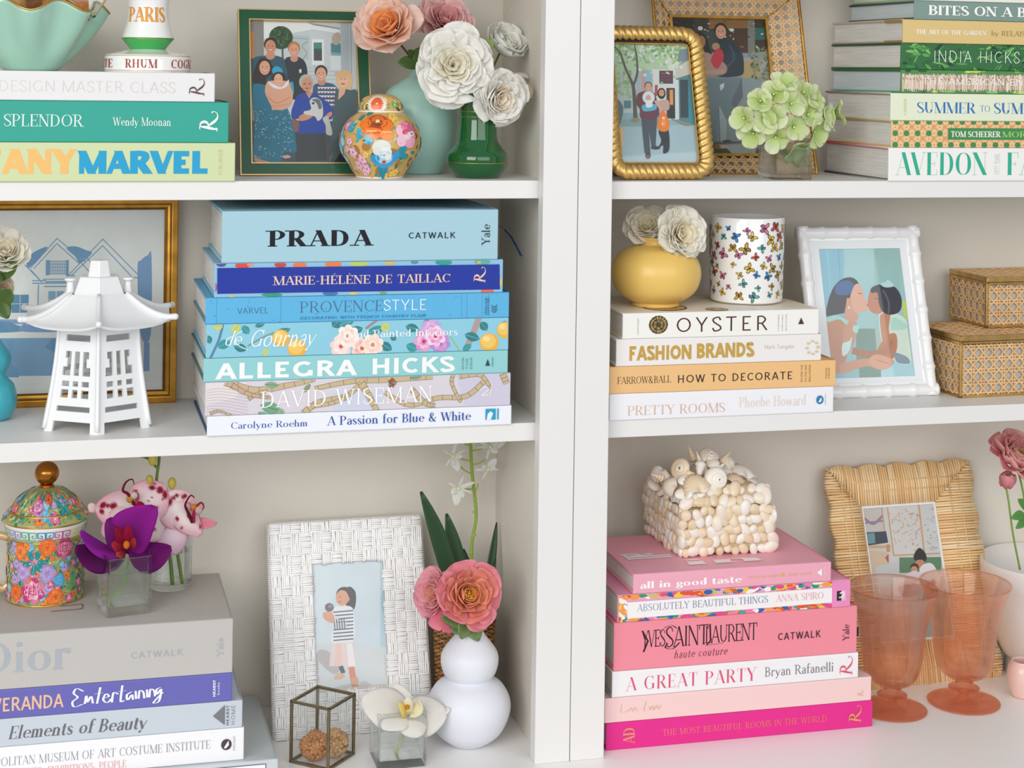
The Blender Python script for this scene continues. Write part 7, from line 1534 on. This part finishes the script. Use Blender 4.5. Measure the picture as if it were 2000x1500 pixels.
b = thing('peony_bud', 'green closed peony bud between the white blooms', 'bud', PY(951, 92, .062)); mb = MB(); mb.ball((0, 0, 0), .0085, '#a8b06a', 14, (.75, .75, 1.15), Matrix.Rotation(.2, 3, 'Y')); mb.build('bud', LEAF, b, smooth=True)
for k in range(3): leaf3(b, (-.004+.003*k, -.005, -.010), (-.006+.005*k, -.006, .010), .003, '#6f8a3f', '#93a857')
mb = MB(); mb.tube(spline([(0, 0, -.008), tuple(PY(945, 150, .07)-b.location), tuple(PY(932, 215, .06)-b.location)], 5), .0014, 8, '#7f9a4a'); mb.build('stem', LEAF, b, smooth=True)
# hydrangea
hx, hy, hY = 1522, 222, .035; r = thing('hydrangea', 'pale lime green hydrangea head in the small glass cube vase', 'flower', PY(hx, hy, hY)); L0 = r.location; rg = random.Random(12); m = mpp(hx, hy, hY)
cent = [(-78, 8), (-52, -22), (-60, 34), (-28, -34), (-30, 4), (-22, 40), (2, -18), (8, 22), (30, -38), (34, 0), (46, -24), (28, 58), (52, 30), (72, 4), (-8, -48), (108, -4), (92, 8), (-44, 10)]
for k, (dx, dy) in enumerate(cent):
    e = sqrt(max(0, 1-(dx/95)**2-(dy/62)**2)); c_ = Vector((dx*m, -.030*e, -dy*m)); dd = Vector((dx*.012, -.9*e-.35, -dy*.014+.1)); M = axisM(c_, dd); a0 = rg.random()*6; sz = .0175 if k not in (11, 12) else .021
    for j in range(4):
        g_ = rg.random(); petal(r, M, sz*rg.uniform(.85, 1.15), sz*.52, .75+rg.uniform(-.2, .2), 1.5+rg.uniform(-.3, .3), .35, lerp('#bcd962', '#d6ea94', g_), lerp('#eaf2c0', '#f8f8e6', g_), a0+pi/2*j, .0008, .06, k*9+j, tipw=.62)
    q = MB(); q.ball(M @ Vector((0, 0, .002)), .0014, '#e8eccc', 8); q.build('floret_centre', LEAF, r, smooth=True)
for (dx, dy, s_) in ((-8, 78, 0), (10, 108, .0), (22, 80, 0)): pass
for P in ([(1520, 235), (1528, 290), (1552, 326)], [(1556, 240), (1566, 290), (1554, 326)], [(1500, 235), (1520, 280), (1532, 318)]):
    mb = MB(); mb.tube([PY(x, y, .044)-L0 for x, y in spline(P, 5)], .0018, 8, '#7fa63c'); mb.build('stem', LEAF, r, smooth=True)
# white roses at the left edge
tv = bpy.data.objects['vase.002'].location; Yv_ = tv.y
f = flower('rose', 'white rose at the left edge above the turquoise vase', 'rose', 8, 500, Yv_-.03, (.15, -.75, .6), 48, lambda R: rose(R, '#f2e8cc', '#faf4e4', '#fcf9f0', .85), 21, None, [wpt(-2, 560, Yv_-.02), wpt(-12, 640, Yv_), wpt(-13, 690, Yv_)]); L0 = f.location
for a, b, w_ in (((0, 548), (30, 508), .010), ((0, 600), (22, 566), .010), ((-4, 590), (16, 622), .009), ((0, 530), (-20, 560), .009)): leaf3(f, PY(*a, Yv_-.04)-L0, PY(*b, Yv_-.05)-L0, w_, '#33491f', '#4d6a2c')
flower('rose', 'smaller faded cream rose below the white one at the left edge', 'rose', 4, 566, Yv_-.03, (.3, -.8, .3), 22, lambda R: rose(R, '#d9b88a', '#ead6b4', '#efe4cc', .8), 22, None, [wpt(-8, 610, Yv_-.01), wpt(-13, 690, Yv_)])
# cream roses in the yellow vase
flower('rose', 'larger cream rose leaning right over the yellow vase', 'rose', 1326, 458, .035, (.22, -.92, .22), 52, lambda R: peony_rings(R, '#fbecc4', '#fffaea', '#fffdf5', ripple=.04), 31, None, [wpt(1300, 470, .05), wpt(1282, 490, .056), wpt(1281, 530, .056)])
flower('rose', 'paler ruffled cream rose behind the larger one in the yellow vase', 'rose', 1264, 446, .07, (-.25, -.7, .6), 41, lambda R: peony_rings(R, '#f4eaba', '#fdf6e4', '#fdf8ec', ripple=.06), 32, None, [wpt(1278, 478, .058), wpt(1281, 530, .056)])
# coral peony
cr = lambda R: [(6, R*.12, R*.42, R*.24, .2, .2, .7, .05, '#f6ae52', '#fcc07c'), (7, R*.2, R*.5, R*.34, .45, .4, .7, .06, '#f7a468', '#fdbd94'), (6, R*.26, R*.62, R*.44, .7, .65, .7, .06, '#f9a67c', '#fcb8a0'), (6, R*.28, R*.78, R*.54, .95, .9, .6, .06, '#f9a48c', '#fbb2a8'), (6, R*.24, R*.96, R*.6, 1.3, 1.2, .5, .06, '#f8a0a4', '#faaebc')]
f = flower('peony', 'open coral peony with an orange heart in the white gourd vase', 'peony', 912, 1163, YG-.018, (.06, -.93, .36), 60, cr, 41, None, [wpt(916, 1205, YG-.004), wpt(916, 1260, YG), wpt(915, 1300, YG)]); L0 = f.location
mb = MB(); rg = random.Random(3); M = axisM((0, 0, 0), (.06, -.93, .36))
for k in range(36): a = rg.random()*6.28; q = rg.uniform(.001, .006); mb.tube([M @ Vector((cos(a)*q*.3, sin(a)*q*.3, 0)), M @ Vector((cos(a)*q, sin(a)*q, .009))], .0004, 5, '#e08a1e'); mb.ball(M @ Vector((cos(a)*q, sin(a)*q, .0095)), .0008, '#f2b23a', 6)
mb.build('stamens', LEAF, f, smooth=True)['kind'] = 'stuff'
mb = MB(); mb.ball(M @ Vector((0, 0, .004)), .0032, '#8a8a2a', 12); mb.build('carpel', LEAF, f, smooth=True)
f2 = flower('peony', 'second coral peony facing left, tucked behind the open one', 'peony', 862, 1160, YG+.004, (-.75, -.5, .3), 46, lambda R: rose(R, '#fbb8a0', '#fdc4b8', '#fcc0cc', .8), 43, None, [wpt(890, 1205, YG), wpt(912, 1240, YG), wpt(914, 1290, YG)]); L1 = f2.location
petal(f2, axisM(PY(872, 1185, YG-.01)-L1, (-.45, -.5, -.9)), .030, .015, .1, .5, .4, '#f4808e', '#f6a0b4', 0, 0, .05, 5)
for a, b, w_ in (((915, 1225), (862, 1205), .010), ((912, 1228), (880, 1232), .008), ((918, 1222), (950, 1222), .011), ((916, 1215), (935, 1252), .010), ((915, 1210), (900, 1248), .009), ((922, 1215), (948, 1205), .008)): leaf3(f, PY(*a, YG-.012)-L0, PY(*b, YG-.022)-L0, w_, '#4f6b3a', '#6f8a50')
# ---- orchids --------------------------------------------------------------------------------
def opetal(root, b, t, w_, ca, cb, N=(0, -1, .2), curl=.15, bulge=.5, spots=None, n=14, m=12, wave=.02, seed=0, prof=.75, name='petal', skew=0.0):
    """broad orchid petal from b to t (root space); spots = [(s,t,r,colour)]"""
    A, B = Vector(b), Vector(t); ax = B-A; L = ax.length; ax.normalize(); N = Vector(N); N = (N-ax*N.dot(ax)).normalized(); sd_ = ax.cross(N); rg = random.Random(seed); ph = rg.random()*6
    vs = []; cols = []
    for i in range(n+1):
        s = i/n; ww = w_*(max(0, sin(pi*(s**prof)*.97+.05)))**.62; c_ = A+ax*L*s+N*(curl*L*sin(pi*s*.9))+sd_*(skew*L*sin(pi*s))
        for j in range(m+1):
            u = -1+2*j/m; p_ = c_+sd_*(u*ww)-N*(abs(u)**2*ww*bulge*.5)+N*(wave*L*sin(3*u+5*s+ph)); vs.append(p_)
            c = lerp(ca, cb, min(1, .55*abs(u)**2+.5*s*s))
            for (ss, uu, rr, sc_) in (spots or []):
                dd = hypot((s-ss)*L, (u-uu)*ww)
                if dd < rr: c = lerp(c, sc_, min(1, (rr-dd)/rr*3))
            cols.append(c)
    mb = MB(); mb.add(vs, [(i*(m+1)+j, i*(m+1)+j+1, (i+1)*(m+1)+j+1, (i+1)*(m+1)+j) for i in range(n) for j in range(m)], cols=cols)
    return mb.build(name, PETAL, root, smooth=True, solid=.0006, auto=1)
# purple orchid
Yo = .048; r = thing('orchid', 'deep purple orchid bloom resting on the glass cube vase', 'orchid', PY(248, 1078, Yo)); L0 = r.location; W_ = lambda x, y, dy=0: PY(x, y, Yo+dy)-L0
pu, pv = '#9a1f98', '#7a1468'
opetal(r, W_(250, 1082), W_(302, 988, .004), .023, '#8a1a86', '#b325b0', curl=.1, bulge=.3, seed=1, skew=-.18)
opetal(r, W_(246, 1080), W_(212, 1012, .006), .017, '#6a1560', '#8f2490', curl=.12, seed=2, skew=.1)
opetal(r, W_(240, 1086, -.006), W_(160, 1034, -.004), .009, '#8a1c86', '#a82cc0', (0, -.6, .8), curl=-.18, bulge=.9, seed=3)
opetal(r, W_(244, 1088, -.008), W_(150, 1066, -.014), .016, '#4f0d44', '#7d1478', (0, -.75, .65), curl=-.28, bulge=.7, seed=4)
opetal(r, W_(252, 1088, -.008), W_(334, 1068, -.010), .017, '#6a1266', '#8a1a80', (0, -.8, .6), curl=-.25, bulge=.6, seed=5)
for k, (x, y, x2, y2, w_, c_) in enumerate(((244, 1070, 226, 1026, .006, '#b01038'), (250, 1070, 250, 1024, .006, '#c01040'), (244, 1076, 218, 1060, .006, '#d83a3a'), (252, 1074, 262, 1050, .005, '#e0503c'), (246, 1080, 226, 1082, .005, '#e8643c'))): opetal(r, W_(x, y, -.010), W_(x2, y2, -.014), w_, '#8a0c34', c_, (0, -1, .3), .2, .9, seed=k, name='lip')
mb = MB(); mb.ball(W_(247, 1064, -.016), .0035, '#e8842a', 12, (1, 1, 1.3)); mb.build('column', PETAL, r, smooth=True)
mb = MB(); mb.tube([W_(x, y, d_) for x, y, d_ in spline([(250, 1092, 0), (246, 1115, .006), (236, 1140, .008), (215, 1160, .006), (206, 1170, .004)], 5)], [.0013+.0016*(i/20)**3 for i in range(21)], 8, '#8fc83a'); mb.build('stem', LEAF, r, smooth=True)
# spotted pink orchids
Yo2 = .085; r = thing('orchid', 'pale pink orchid spray blotched with crimson, behind the purple bloom', 'orchid', PY(300, 1000, Yo2)); L0 = r.location; W_ = lambda x, y, dy=0: PY(x, y, Yo2+dy)-L0
CR = '#a8143c'; rg = random.Random(50)
def sp(k, big=.004): return [(rg.uniform(.15, .85), rg.uniform(-.75, .75), rg.uniform(.001, big), CR) for _ in range(k)]
wp, pk2 = '#fdf8f6', '#f0a2ba'
opetal(r, W_(268, 1000), W_(186, 992, .004), .021, wp, pk2, curl=.06, bulge=.12, wave=.035, spots=sp(10, .005), seed=1, n=24, m=20); opetal(r, W_(262, 1000, -.002), W_(200, 1045, .0), .016, wp, pk2, spots=sp(5), seed=2, n=20, m=16)
opetal(r, W_(266, 1000, -.004), W_(322, 948, .004), .024, wp, pk2, curl=.06, bulge=.12, wave=.035, spots=sp(12, .005), seed=3, n=24, m=20); opetal(r, W_(270, 1002, -.003), W_(320, 1050, .0), .020, wp, '#f0c4d0', spots=sp(6), seed=4, n=20, m=16)
opetal(r, W_(320, 968, .002), W_(385, 1035, -.004), .021, wp, pk2, curl=.06, bulge=.15, wave=.035, spots=sp(12, .0052), seed=5, n=24, m=20); opetal(r, W_(335, 985), W_(392, 1045, -.006), .014, wp, pk2, spots=sp(6, .003), seed=6, n=20, m=16); opetal(r, W_(330, 1030, -.004), W_(345, 1082, -.002), .017, '#f6e6ee', '#eab8d0', seed=7)
opetal(r, W_(376, 1022), W_(424, 1022, -.004), .006, '#e88aa0', '#f0b0b8', seed=8); opetal(r, W_(186, 985, .008), W_(176, 1000, .008), .006, '#f4dcdc', '#f6e8e6', seed=9)
for k, P in enumerate(([(262, 985), (250, 965), (240, 958), (246, 942), (258, 936), (262, 946)], [(266, 985), (270, 968), (264, 958)], [(376, 1020), (366, 998), (362, 985), (372, 968), (380, 972)], [(378, 1020), (380, 996), (392, 982), (398, 990), (392, 1002)])):
    mb = MB(); q = [W_(x, y, -.012) for x, y in spline(P, 5)]; mb.tube(q, [.0032-.0026*(i/len(q)) for i in range(len(q))], 8, ['#8a1438', '#c0506a', '#7a1430', '#b0304a'][k], flat=.6); mb.build('lip', PETAL, r, smooth=True)
for (x, y, s_, c_) in ((272, 990, .006, '#b01440'), (258, 1002, .0055, '#c02048'), (254, 975, .004, '#d8a040'), (262, 968, .004, '#e8d8d4'), (388, 996, .0045, '#e0c0b8'), (378, 990, .0035, '#d89040')): mb = MB(); mb.ball(W_(x, y, -.013), s_, c_, 12, (1, .6, 1)); mb.build('lip', PETAL, r, smooth=True)
for P, w_ in (([(305, 948), (307, 925), (310, 905), (312, 880)], .0016), ([(308, 915), (298, 905), (288, 895), (272, 890)], .0014), ([(302, 960), (305, 1000), (330, 1080), (337, 1142)], .0020), ([(330, 1000), (345, 1070), (356, 1140)], .0018)):
    mb = MB(); mb.tube([W_(x, y, .012) for x, y in spline(P, 5)], w_, 8, '#5f7f38'); mb.build('stem', LEAF, r, smooth=True)
for (x, y, s_, c_, c2_) in ((298, 897, .0062, '#c8b84a', '#a86a3a'), (292, 938, .0052, '#b8a84a', '#b06a3a'), (336, 944, .0058, '#b8a844', '#a8602a'), (278, 890, .002, '#7f9a3a', '#7f9a3a')): mb = MB(); mb.ball(W_(x, y, .004), s_, c_, 14, (.8, .8, 1.15)); mb.build('bud', LEAF, r, smooth=True)
# white orchid in the cube vase
Yw = .012; r = thing('orchid', 'large white orchid with a yellow lip lying over the front glass vase', 'orchid', PY(797, 1400, Yw)); L0 = r.location; W_ = lambda x, y, dy=0: PY(x, y, Yw+dy)-L0; w1, w2 = '#f8f4ec', '#f8f7f4'
opetal(r, W_(798, 1398), W_(706, 1366, .002), .023, w1, w2, (0, -.8, .6), .06, .4, seed=1); opetal(r, W_(798, 1400), W_(872, 1392, .002), .022, w1, w2, (0, -.8, .6), .06, .4, seed=2)
opetal(r, W_(792, 1400, .010), W_(772, 1336, .020), .014, w1, w2, (0, -.9, .3), .05, .3, seed=3); opetal(r, W_(796, 1396, -.006), W_(745, 1422, -.018), .014, w1, w2, (0, -.5, .8), .1, .5, seed=4); opetal(r, W_(800, 1398, -.008), W_(822, 1438, -.020), .017, w1, w2, (0, -.5, .8), .1, .5, seed=5); opetal(r, W_(850, 1395, .006), W_(880, 1385, .004), .006, w1, w2, (0, -.5, .8), .1, .5, seed=6)
opetal(r, W_(792, 1400, -.012), W_(777, 1372, -.016), .006, '#f3dc6a', '#f6e9a0', (1, -.6, 0), .2, .9, seed=7, name='lip'); opetal(r, W_(800, 1400, -.012), W_(814, 1366, -.016), .007, '#f8f0c8', '#f8f4e0', (-1, -.6, 0), -.3, .9, seed=8, name='lip'); opetal(r, W_(796, 1396, -.010), W_(798, 1360, -.008), .006, '#f8f0c8', '#f8f6ee', (0, -1, 0), .1, .9, seed=9, name='lip')
mb = MB(); mb.ball(W_(796, 1381, -.016), .0026, '#e09a2a', 10); mb.build('column', PETAL, r, smooth=True)
mb = MB(); mb.tube([W_(x, y, .014) for x, y in spline([(790, 1400), (782, 1440), (768, 1475)], 5)], .0016, 8, '#c9d48a'); mb.build('stem', LEAF, r, smooth=True)
# tall orchid plant in the basket
r = thing('orchid_plant', 'tall orchid plant with dark strap leaves and small airy white flowers, in the basket', 'plant', Vector((ck.x, ck.y, ZF+hk*.86))); L0 = r.location; Yt = .15; W_ = lambda x, y, Y=Yt: PY(x, y, Y)-L0
for a, b, w_, Ya in (((898, 1210), (822, 960), .0105, .14), ((902, 1205), (872, 1003), .0105, .15), ((906, 1205), (893, 1075), .010, .165), ((912, 1200), (905, 1072), .0085, .165), ((935, 1205), (970, 1020), .005, .175), ((930, 1210), (968, 1090), .005, .16)): leaf3(r, W_(*a, .14), W_(*b, Ya), w_, '#1f3a22', '#2f5230', bend=.04, fold=.3, n=14, bdir=(.6, 0, .2))
mb = MB(); P = spline([(921, 1200), (921, 1120), (922, 1060), (930, 1010), (926, 960), (921, 910), (919, 868), (917, 850)], 6); mb.tube([W_(x, y) for x, y in P], .0019, 8, '#8fae3f'); mb.build('flower_stem', LEAF, r, smooth=True)
mb = MB(); 
for k, (x, y) in enumerate(((921, 1080), (924, 1045), (929, 1000), (926, 975))): mb.ball(W_(x+(2 if k % 2 else -2), y), .0026, '#9ab84a', 8, (1, 1, .7))
mb.build('stem_node', LEAF, r, smooth=True)
for x0_, y0_, x1_, y1_ in ((922, 955, 897, 950), (920, 925, 893, 905), (919, 900, 888, 888), (922, 908, 952, 895), (921, 880, 948, 872), (928, 960, 934, 945), (918, 870, 905, 862)):
    mb = MB(); mb.tube([W_(*q) for q in spline([(x0_, y0_), ((x0_+x1_)/2, (y0_+y1_)/2+3), (x1_, y1_)], 5)], .0009, 6, '#a8bc5a'); mb.build('pedicel', LEAF, r, smooth=True)
for k, (x, y, s_) in enumerate(((895, 953, 1), (884, 890, .95), (957, 872, 1), (953, 916, .8))):
    c_ = W_(x, y, .14); rg = random.Random(k+5)
    for j, (a, l_, w_) in enumerate(((70, .017, .0016), (150, .016, .0016), (20, .020, .0028), (-20, .018, .0012), (-100, .020, .0062), (-150, .011, .0045), (-60, .012, .0045))):
        a = radians(a+(0 if k == 0 else rg.uniform(-30, 30)+k*60)); opetal(r, c_, c_+Vector((cos(a)*l_*s_, -.004, sin(a)*l_*s_)), w_*s_, '#f3f4ee', '#fbfcfa', curl=.1, n=8, m=5, seed=j)
    mb = MB(); mb.ball(c_+Vector((0, -.002, 0)), .0022, '#e8eca8', 8); mb.build('flower_centre', LEAF, r, smooth=True)
# ranunculus
Yr = .10; f = flower('ranunculus', 'open pink ranunculus with tightly layered petals at the right edge', 'flower', 1984, 898, Yr, (.12, -.62, .78), 52, lambda R: [(8, R*.06, R*.35, R*.2, .1, .0, .9, .05, '#8a9a3a', '#c8b06a'), (9, R*.2, R*.45, R*.26, .2, -.1, .9, .05, '#e8a088', '#f0b8a8'), (10, R*.34, R*.5, R*.3, .35, .0, .9, .05, '#ee9fa0', '#f2b4ae'), (10, R*.46, R*.55, R*.34, .6, .1, .8, .05, '#ee9aa4', '#f4bcb4'), (9, R*.52, R*.6, R*.4, .95, .4, .8, .05, '#ec9aa8', '#f6c8bc'), (8, R*.5, R*.62, R*.42, 1.4, .9, .6, .05, '#ec9aa8', '#f4c4c0')], 61, None, [wpt(1998, 960, Yr), wpt(2010, 1050, Yr), wpt(2016, 1120, Yr+.01)], '#7fa24c'); L0 = f.location
for a, b, w_ in (((2005, 1010), (1975, 1012), .006), ((2005, 1000), (1988, 975), .005), ((2006, 1020), (1984, 1032), .005)): leaf3(f, PY(*a, Yr-.01)-L0, PY(*b, Yr-.014)-L0, w_, '#3f7a34', '#5a9444')
f = flower('ranunculus', 'pink ranunculus bud with green sepals below the open bloom', 'flower', 1965, 950, Yr-.012, (-.02, -.3, .95), 20, lambda R: [(5, R*.4, R*1.3, R*.6, .5, -.6, .9, .03, '#ec96a4', '#f2b0b4'), (6, R*.5, R*1.4, R*.75, .9, -.7, .9, .03, '#ea8ea0', '#f4b8b8')], 63, None, [wpt(1970, 980, Yr-.01), wpt(1978, 1040, Yr-.006), wpt(1992, 1112, Yr)], '#86a850'); L0 = f.location
for k in range(4): leaf3(f, (0, -.001, -.002), (cos(k*1.57+.6)*.009, sin(k*1.57+.6)*.009, .010 if k != 2 else .006), .004, '#4a8a3a', '#5f9a48')
# ================================================================== shell encrusted box
ztt = taste.location.z+taste['H']; pS = PZ(1338, 1091, ztt); yaw = .03; Ws, Ds, Hs = .113, .116, .055
r = thing('shell_box', 'lidded box encrusted all over with cream seashells, on the rose pink book', 'box', (pS.x-.002, pS.y+.004, ztt+.0004), (0, 0, yaw))
SHC = mat('shell_ground', '#cdb892', .8); SH = mat('shell', attr=True, rough=.35, coat=.15, mottle=(220, .1, U))
mb = MB(); mb.box((0, 0, 0), (Ws, Ds, Hs)); mb.build('box_core', SHC, r, bevel=.008)
lm = MB(); hl = .020; ins = .014
V = [(-.001, -.001, Hs+.0008), (Ws+.001, -.001, Hs+.0008), (Ws+.001, Ds+.001, Hs+.0008), (-.001, Ds+.001, Hs+.0008), (ins, ins, Hs+hl), (Ws-ins, ins, Hs+hl), (Ws-ins, Ds-ins, Hs+hl), (ins, Ds-ins, Hs+hl)]
lm.add(V, [(0,3,2,1),(4,5,6,7),(0,1,5,4),(1,2,6,5),(2,3,7,6),(3,0,4,7)]); lm.build('lid_core', SHC, r, bevel=.004)
rg = random.Random(71); protos = []
def shell_mesh(kind, c1, c2):
    mb = MB(); seg = 14
    if kind == 0:      # smooth pebble-like clam
        n = 7; vs = []; cols = []
        for i in range(n+1):
            ph = pi*i/n
            for k in range(seg): th = 2*pi*k/seg; q = 1-.25*cos(th)*sin(ph); vs.append((sin(ph)*cos(th)*q, sin(ph)*sin(th)*.8*q, -cos(ph)*.5)); cols.append(lerp(c1, c2, .5+.5*sin(th)*sin(ph)))
        mb.add(vs, [(i*seg+k, i*seg+(k+1) % seg, (i+1)*seg+(k+1) % seg, (i+1)*seg+k) for i in range(n) for k in range(seg)], cols=cols)
    elif kind == 1:    # ribbed scallop: a fanned dome
        n = 6; mm = 22; vs = []; cols = []
        for i in range(n+1):
            s = i/n
            for j in range(mm+1): a = radians(-80+160*j/mm); R_ = s*(1+.05*cos(j*pi)); rib = .05*s*(1 if j % 2 else -1); vs.append((sin(a)*R_*(.55+.45*s), -.6+1.3*R_*cos(a), .46*sin(pi*(.1+.8*s))**1+.0*s+rib*.6-.1)); cols.append(lerp(c1, c2, .3+.4*(j % 2)+.3*s))
        mb.add(vs, [(i*(mm+1)+j, i*(mm+1)+j+1, (i+1)*(mm+1)+j+1, (i+1)*(mm+1)+j) for i in range(n) for j in range(mm)], cols=cols)
    elif kind == 2:    # turret / cone shell with whorls
        P = []; n = 30
        for i in range(n+1): s = i/n; P.append(((.02+.46*s)*(1+.16*abs(sin(s*pi*5))), -s*1.9+.95))
        P.append((.2, -1.15)); P.append((0.0, -1.25)); cs = [lerp(c1, c2, abs(sin(i*.5))) for i in range(len(P))]; mb.lathe(P[::-1], 16, cols=cs[::-1])
    else:              # rounded snail with a spiral
        turns = 2.6; n = 54; pts = []; rr = []
        for i in range(n+1): s = i/n; a = s*turns*2*pi; R_ = .12+.52*s**1.3; pts.append((cos(a)*R_, sin(a)*R_, .45-.55*s**1.1)); rr.append(.09+.34*s**1.4)
        cs = [lerp(c1, c2, i/n*.8) for i in range(n+1)]; mb.tube(pts, rr, 12, cols=cs)
    return mb
PC = [('#faf5ec', '#f0e2ca'), ('#f8ecd8', '#ecd0a8'), ('#fbf8f2', '#f4eadb'), ('#f8e2d0', '#faf2e8'), ('#f4e6cc', '#e2c69c')]
for kind in range(4):
    row = []
    for c1_, c2_ in PC[:5 if kind == 0 else 3]:
        o = shell_mesh(kind, c1_, c2_).build('shell', SH, r, smooth=True, solid=.03 if kind == 1 else 0, auto=None if kind != 1 else 1); row.append(o)
    protos.append(row)
used = set()
def put(kind, p_, n_, s_, spin, stretch=1.0, vi=None):
    src = rg.choice(protos[kind]) if vi is None else protos[kind][vi]
    o = src if src.name not in used else src.copy()
    if src.name in used: COL.objects.link(o)
    used.add(src.name); o.parent = r; q = Vector((0, 0, 1)).rotation_difference(Vector(n_).normalized()) @ Matrix.Rotation(spin, 3, 'Z').to_quaternion()
    o.rotation_mode = 'QUATERNION'; o.rotation_quaternion = q; o.location = p_; o.scale = (s_*stretch, s_, s_)
def scatter(A, ux, uy, W_, H_, n_, cell, edge=0):
    nx_ = max(1, round(W_/cell)); ny_ = max(1, round(H_/cell)); A, ux, uy = Vector(A), Vector(ux), Vector(uy)
    for j in range(ny_):
        for i in range(nx_+(j % 2)):
            u = (i+.5-(j % 2)*.5)*W_/nx_+rg.uniform(-.12, .12)*cell; v = (j+.5)*H_/ny_+rg.uniform(-.12, .12)*cell; u = max(.001, min(W_-.001, u)); v = max(.0035, min(H_-.002, v))
            put(0, A+ux*u+uy*v+Vector(n_)*rg.uniform(-.0002, .0012), Vector(n_)+Vector((rg.uniform(-.2, .2), rg.uniform(-.2, .2), rg.uniform(-.2, .2))), cell*rg.uniform(.56, .86), rg.uniform(0, 6.28), rg.uniform(.8, 1.35))
scatter((0, 0, 0), (1, 0, 0), (0, 0, 1), Ws, Hs, (0, -1, 0), .0105); scatter((0, Ds, 0), (0, -1, 0), (0, 0, 1), Ds, Hs, (-1, 0, 0), .0105); scatter((Ws, 0, 0), (0, 1, 0), (0, 0, 1), .03, Hs, (1, 0, 0), .0105)
sl = Vector((0, ins, hl)).normalized(); scatter((0.003, 0, Hs+.001), (1, 0, 0), sl, Ws-.006, .023, Vector((0, -hl, ins)).normalized(), .0105); sl2 = Vector((ins, 0, hl)).normalized(); scatter((0, Ds-.003, Hs+.001), (0, -1, 0), sl2, Ds-.006, .023, Vector((-hl, 0, ins)).normalized(), .0115)
ztop = Hs+hl
def big(kind, px, py, dy, n_, s_, spin, stretch=1, vi=0): q = r.matrix_basis.inverted() @ PY(px, py, r.location.y+dy); put(kind, q, n_, s_, spin, stretch, vi)
r.matrix_basis; bpy.context.view_layer.update()
for (k_, px, py, dy, n_, s_, sp_, vi) in ((3, 1332, 916, .035, (-.8, -.55, .25), .0165, 1.5, 1), (1, 1288, 928, .06, (-.4, -.5, .8), .015, 2.0, 2), (2, 1282, 930, .045, (-.8, -.3, .35), .0095, 1, 1), (1, 1358, 948, .012, (0, -.8, .6), .019, .3, 1), (3, 1400, 936, .018, (.1, -.95, .2), .0165, .8, 2), (2, 1368, 905, .045, (-.3, .2, 1), .015, .4, 0), (2, 1366, 925, .03, (-.3, -.4, -1), .013, 0, 2), (3, 1386, 892, .055, (.1, -.5, .8), .014, .2, 0), (2, 1350, 885, .06, (-.35, .2, 1), .0095, .4, 1), (2, 1418, 892, .06, (.75, .1, .7), .0095, .4, 1), (1, 1450, 925, .055, (.3, -.5, .7), .020, .2, 2), (1, 1440, 945, .03, (.3, -.75, .6), .018, -.5, 1), (2, 1405, 914, .04, (.5, -.4, .6), .011, .2, 2), (0, 1395, 905, .045, (0, -.5, .8), .009, .2, 0), (0, 1340, 938, .02, (0, -.6, .8), .009, .2, 2), (0, 1375, 950, .01, (0, -.6, .8), .008, 1, 3), (0, 1470, 945, .04, (.3, -.6, .8), .009, .2, 2), (1, 1310, 950, .03, (-.4, -.6, .7), .014, .9, 0), (0, 1425, 955, .014, (0, -.6, .8), .0085, 2, 4), (0, 1300, 940, .06, (0, -.6, .8), .009, 2, 1), (0, 1275, 945, .07, (0, -.6, .8), .009, 2, 3), (3, 1425, 905, .06, (.5, -.6, .4), .010, 1, 0), (1, 1370, 920, .06, (0, -.5, .9), .018, 0, 0), (1, 1410, 925, .05, (0.1, -.5, .9), .018, 0.4, 2)): big(k_, px, py, dy, n_, s_, sp_, 1, vi)
for o in bpy.data.objects:
    if o.name.split('.')[0] in ('slipcase_print', 'painted_border'): o['kind'] = 'stuff'
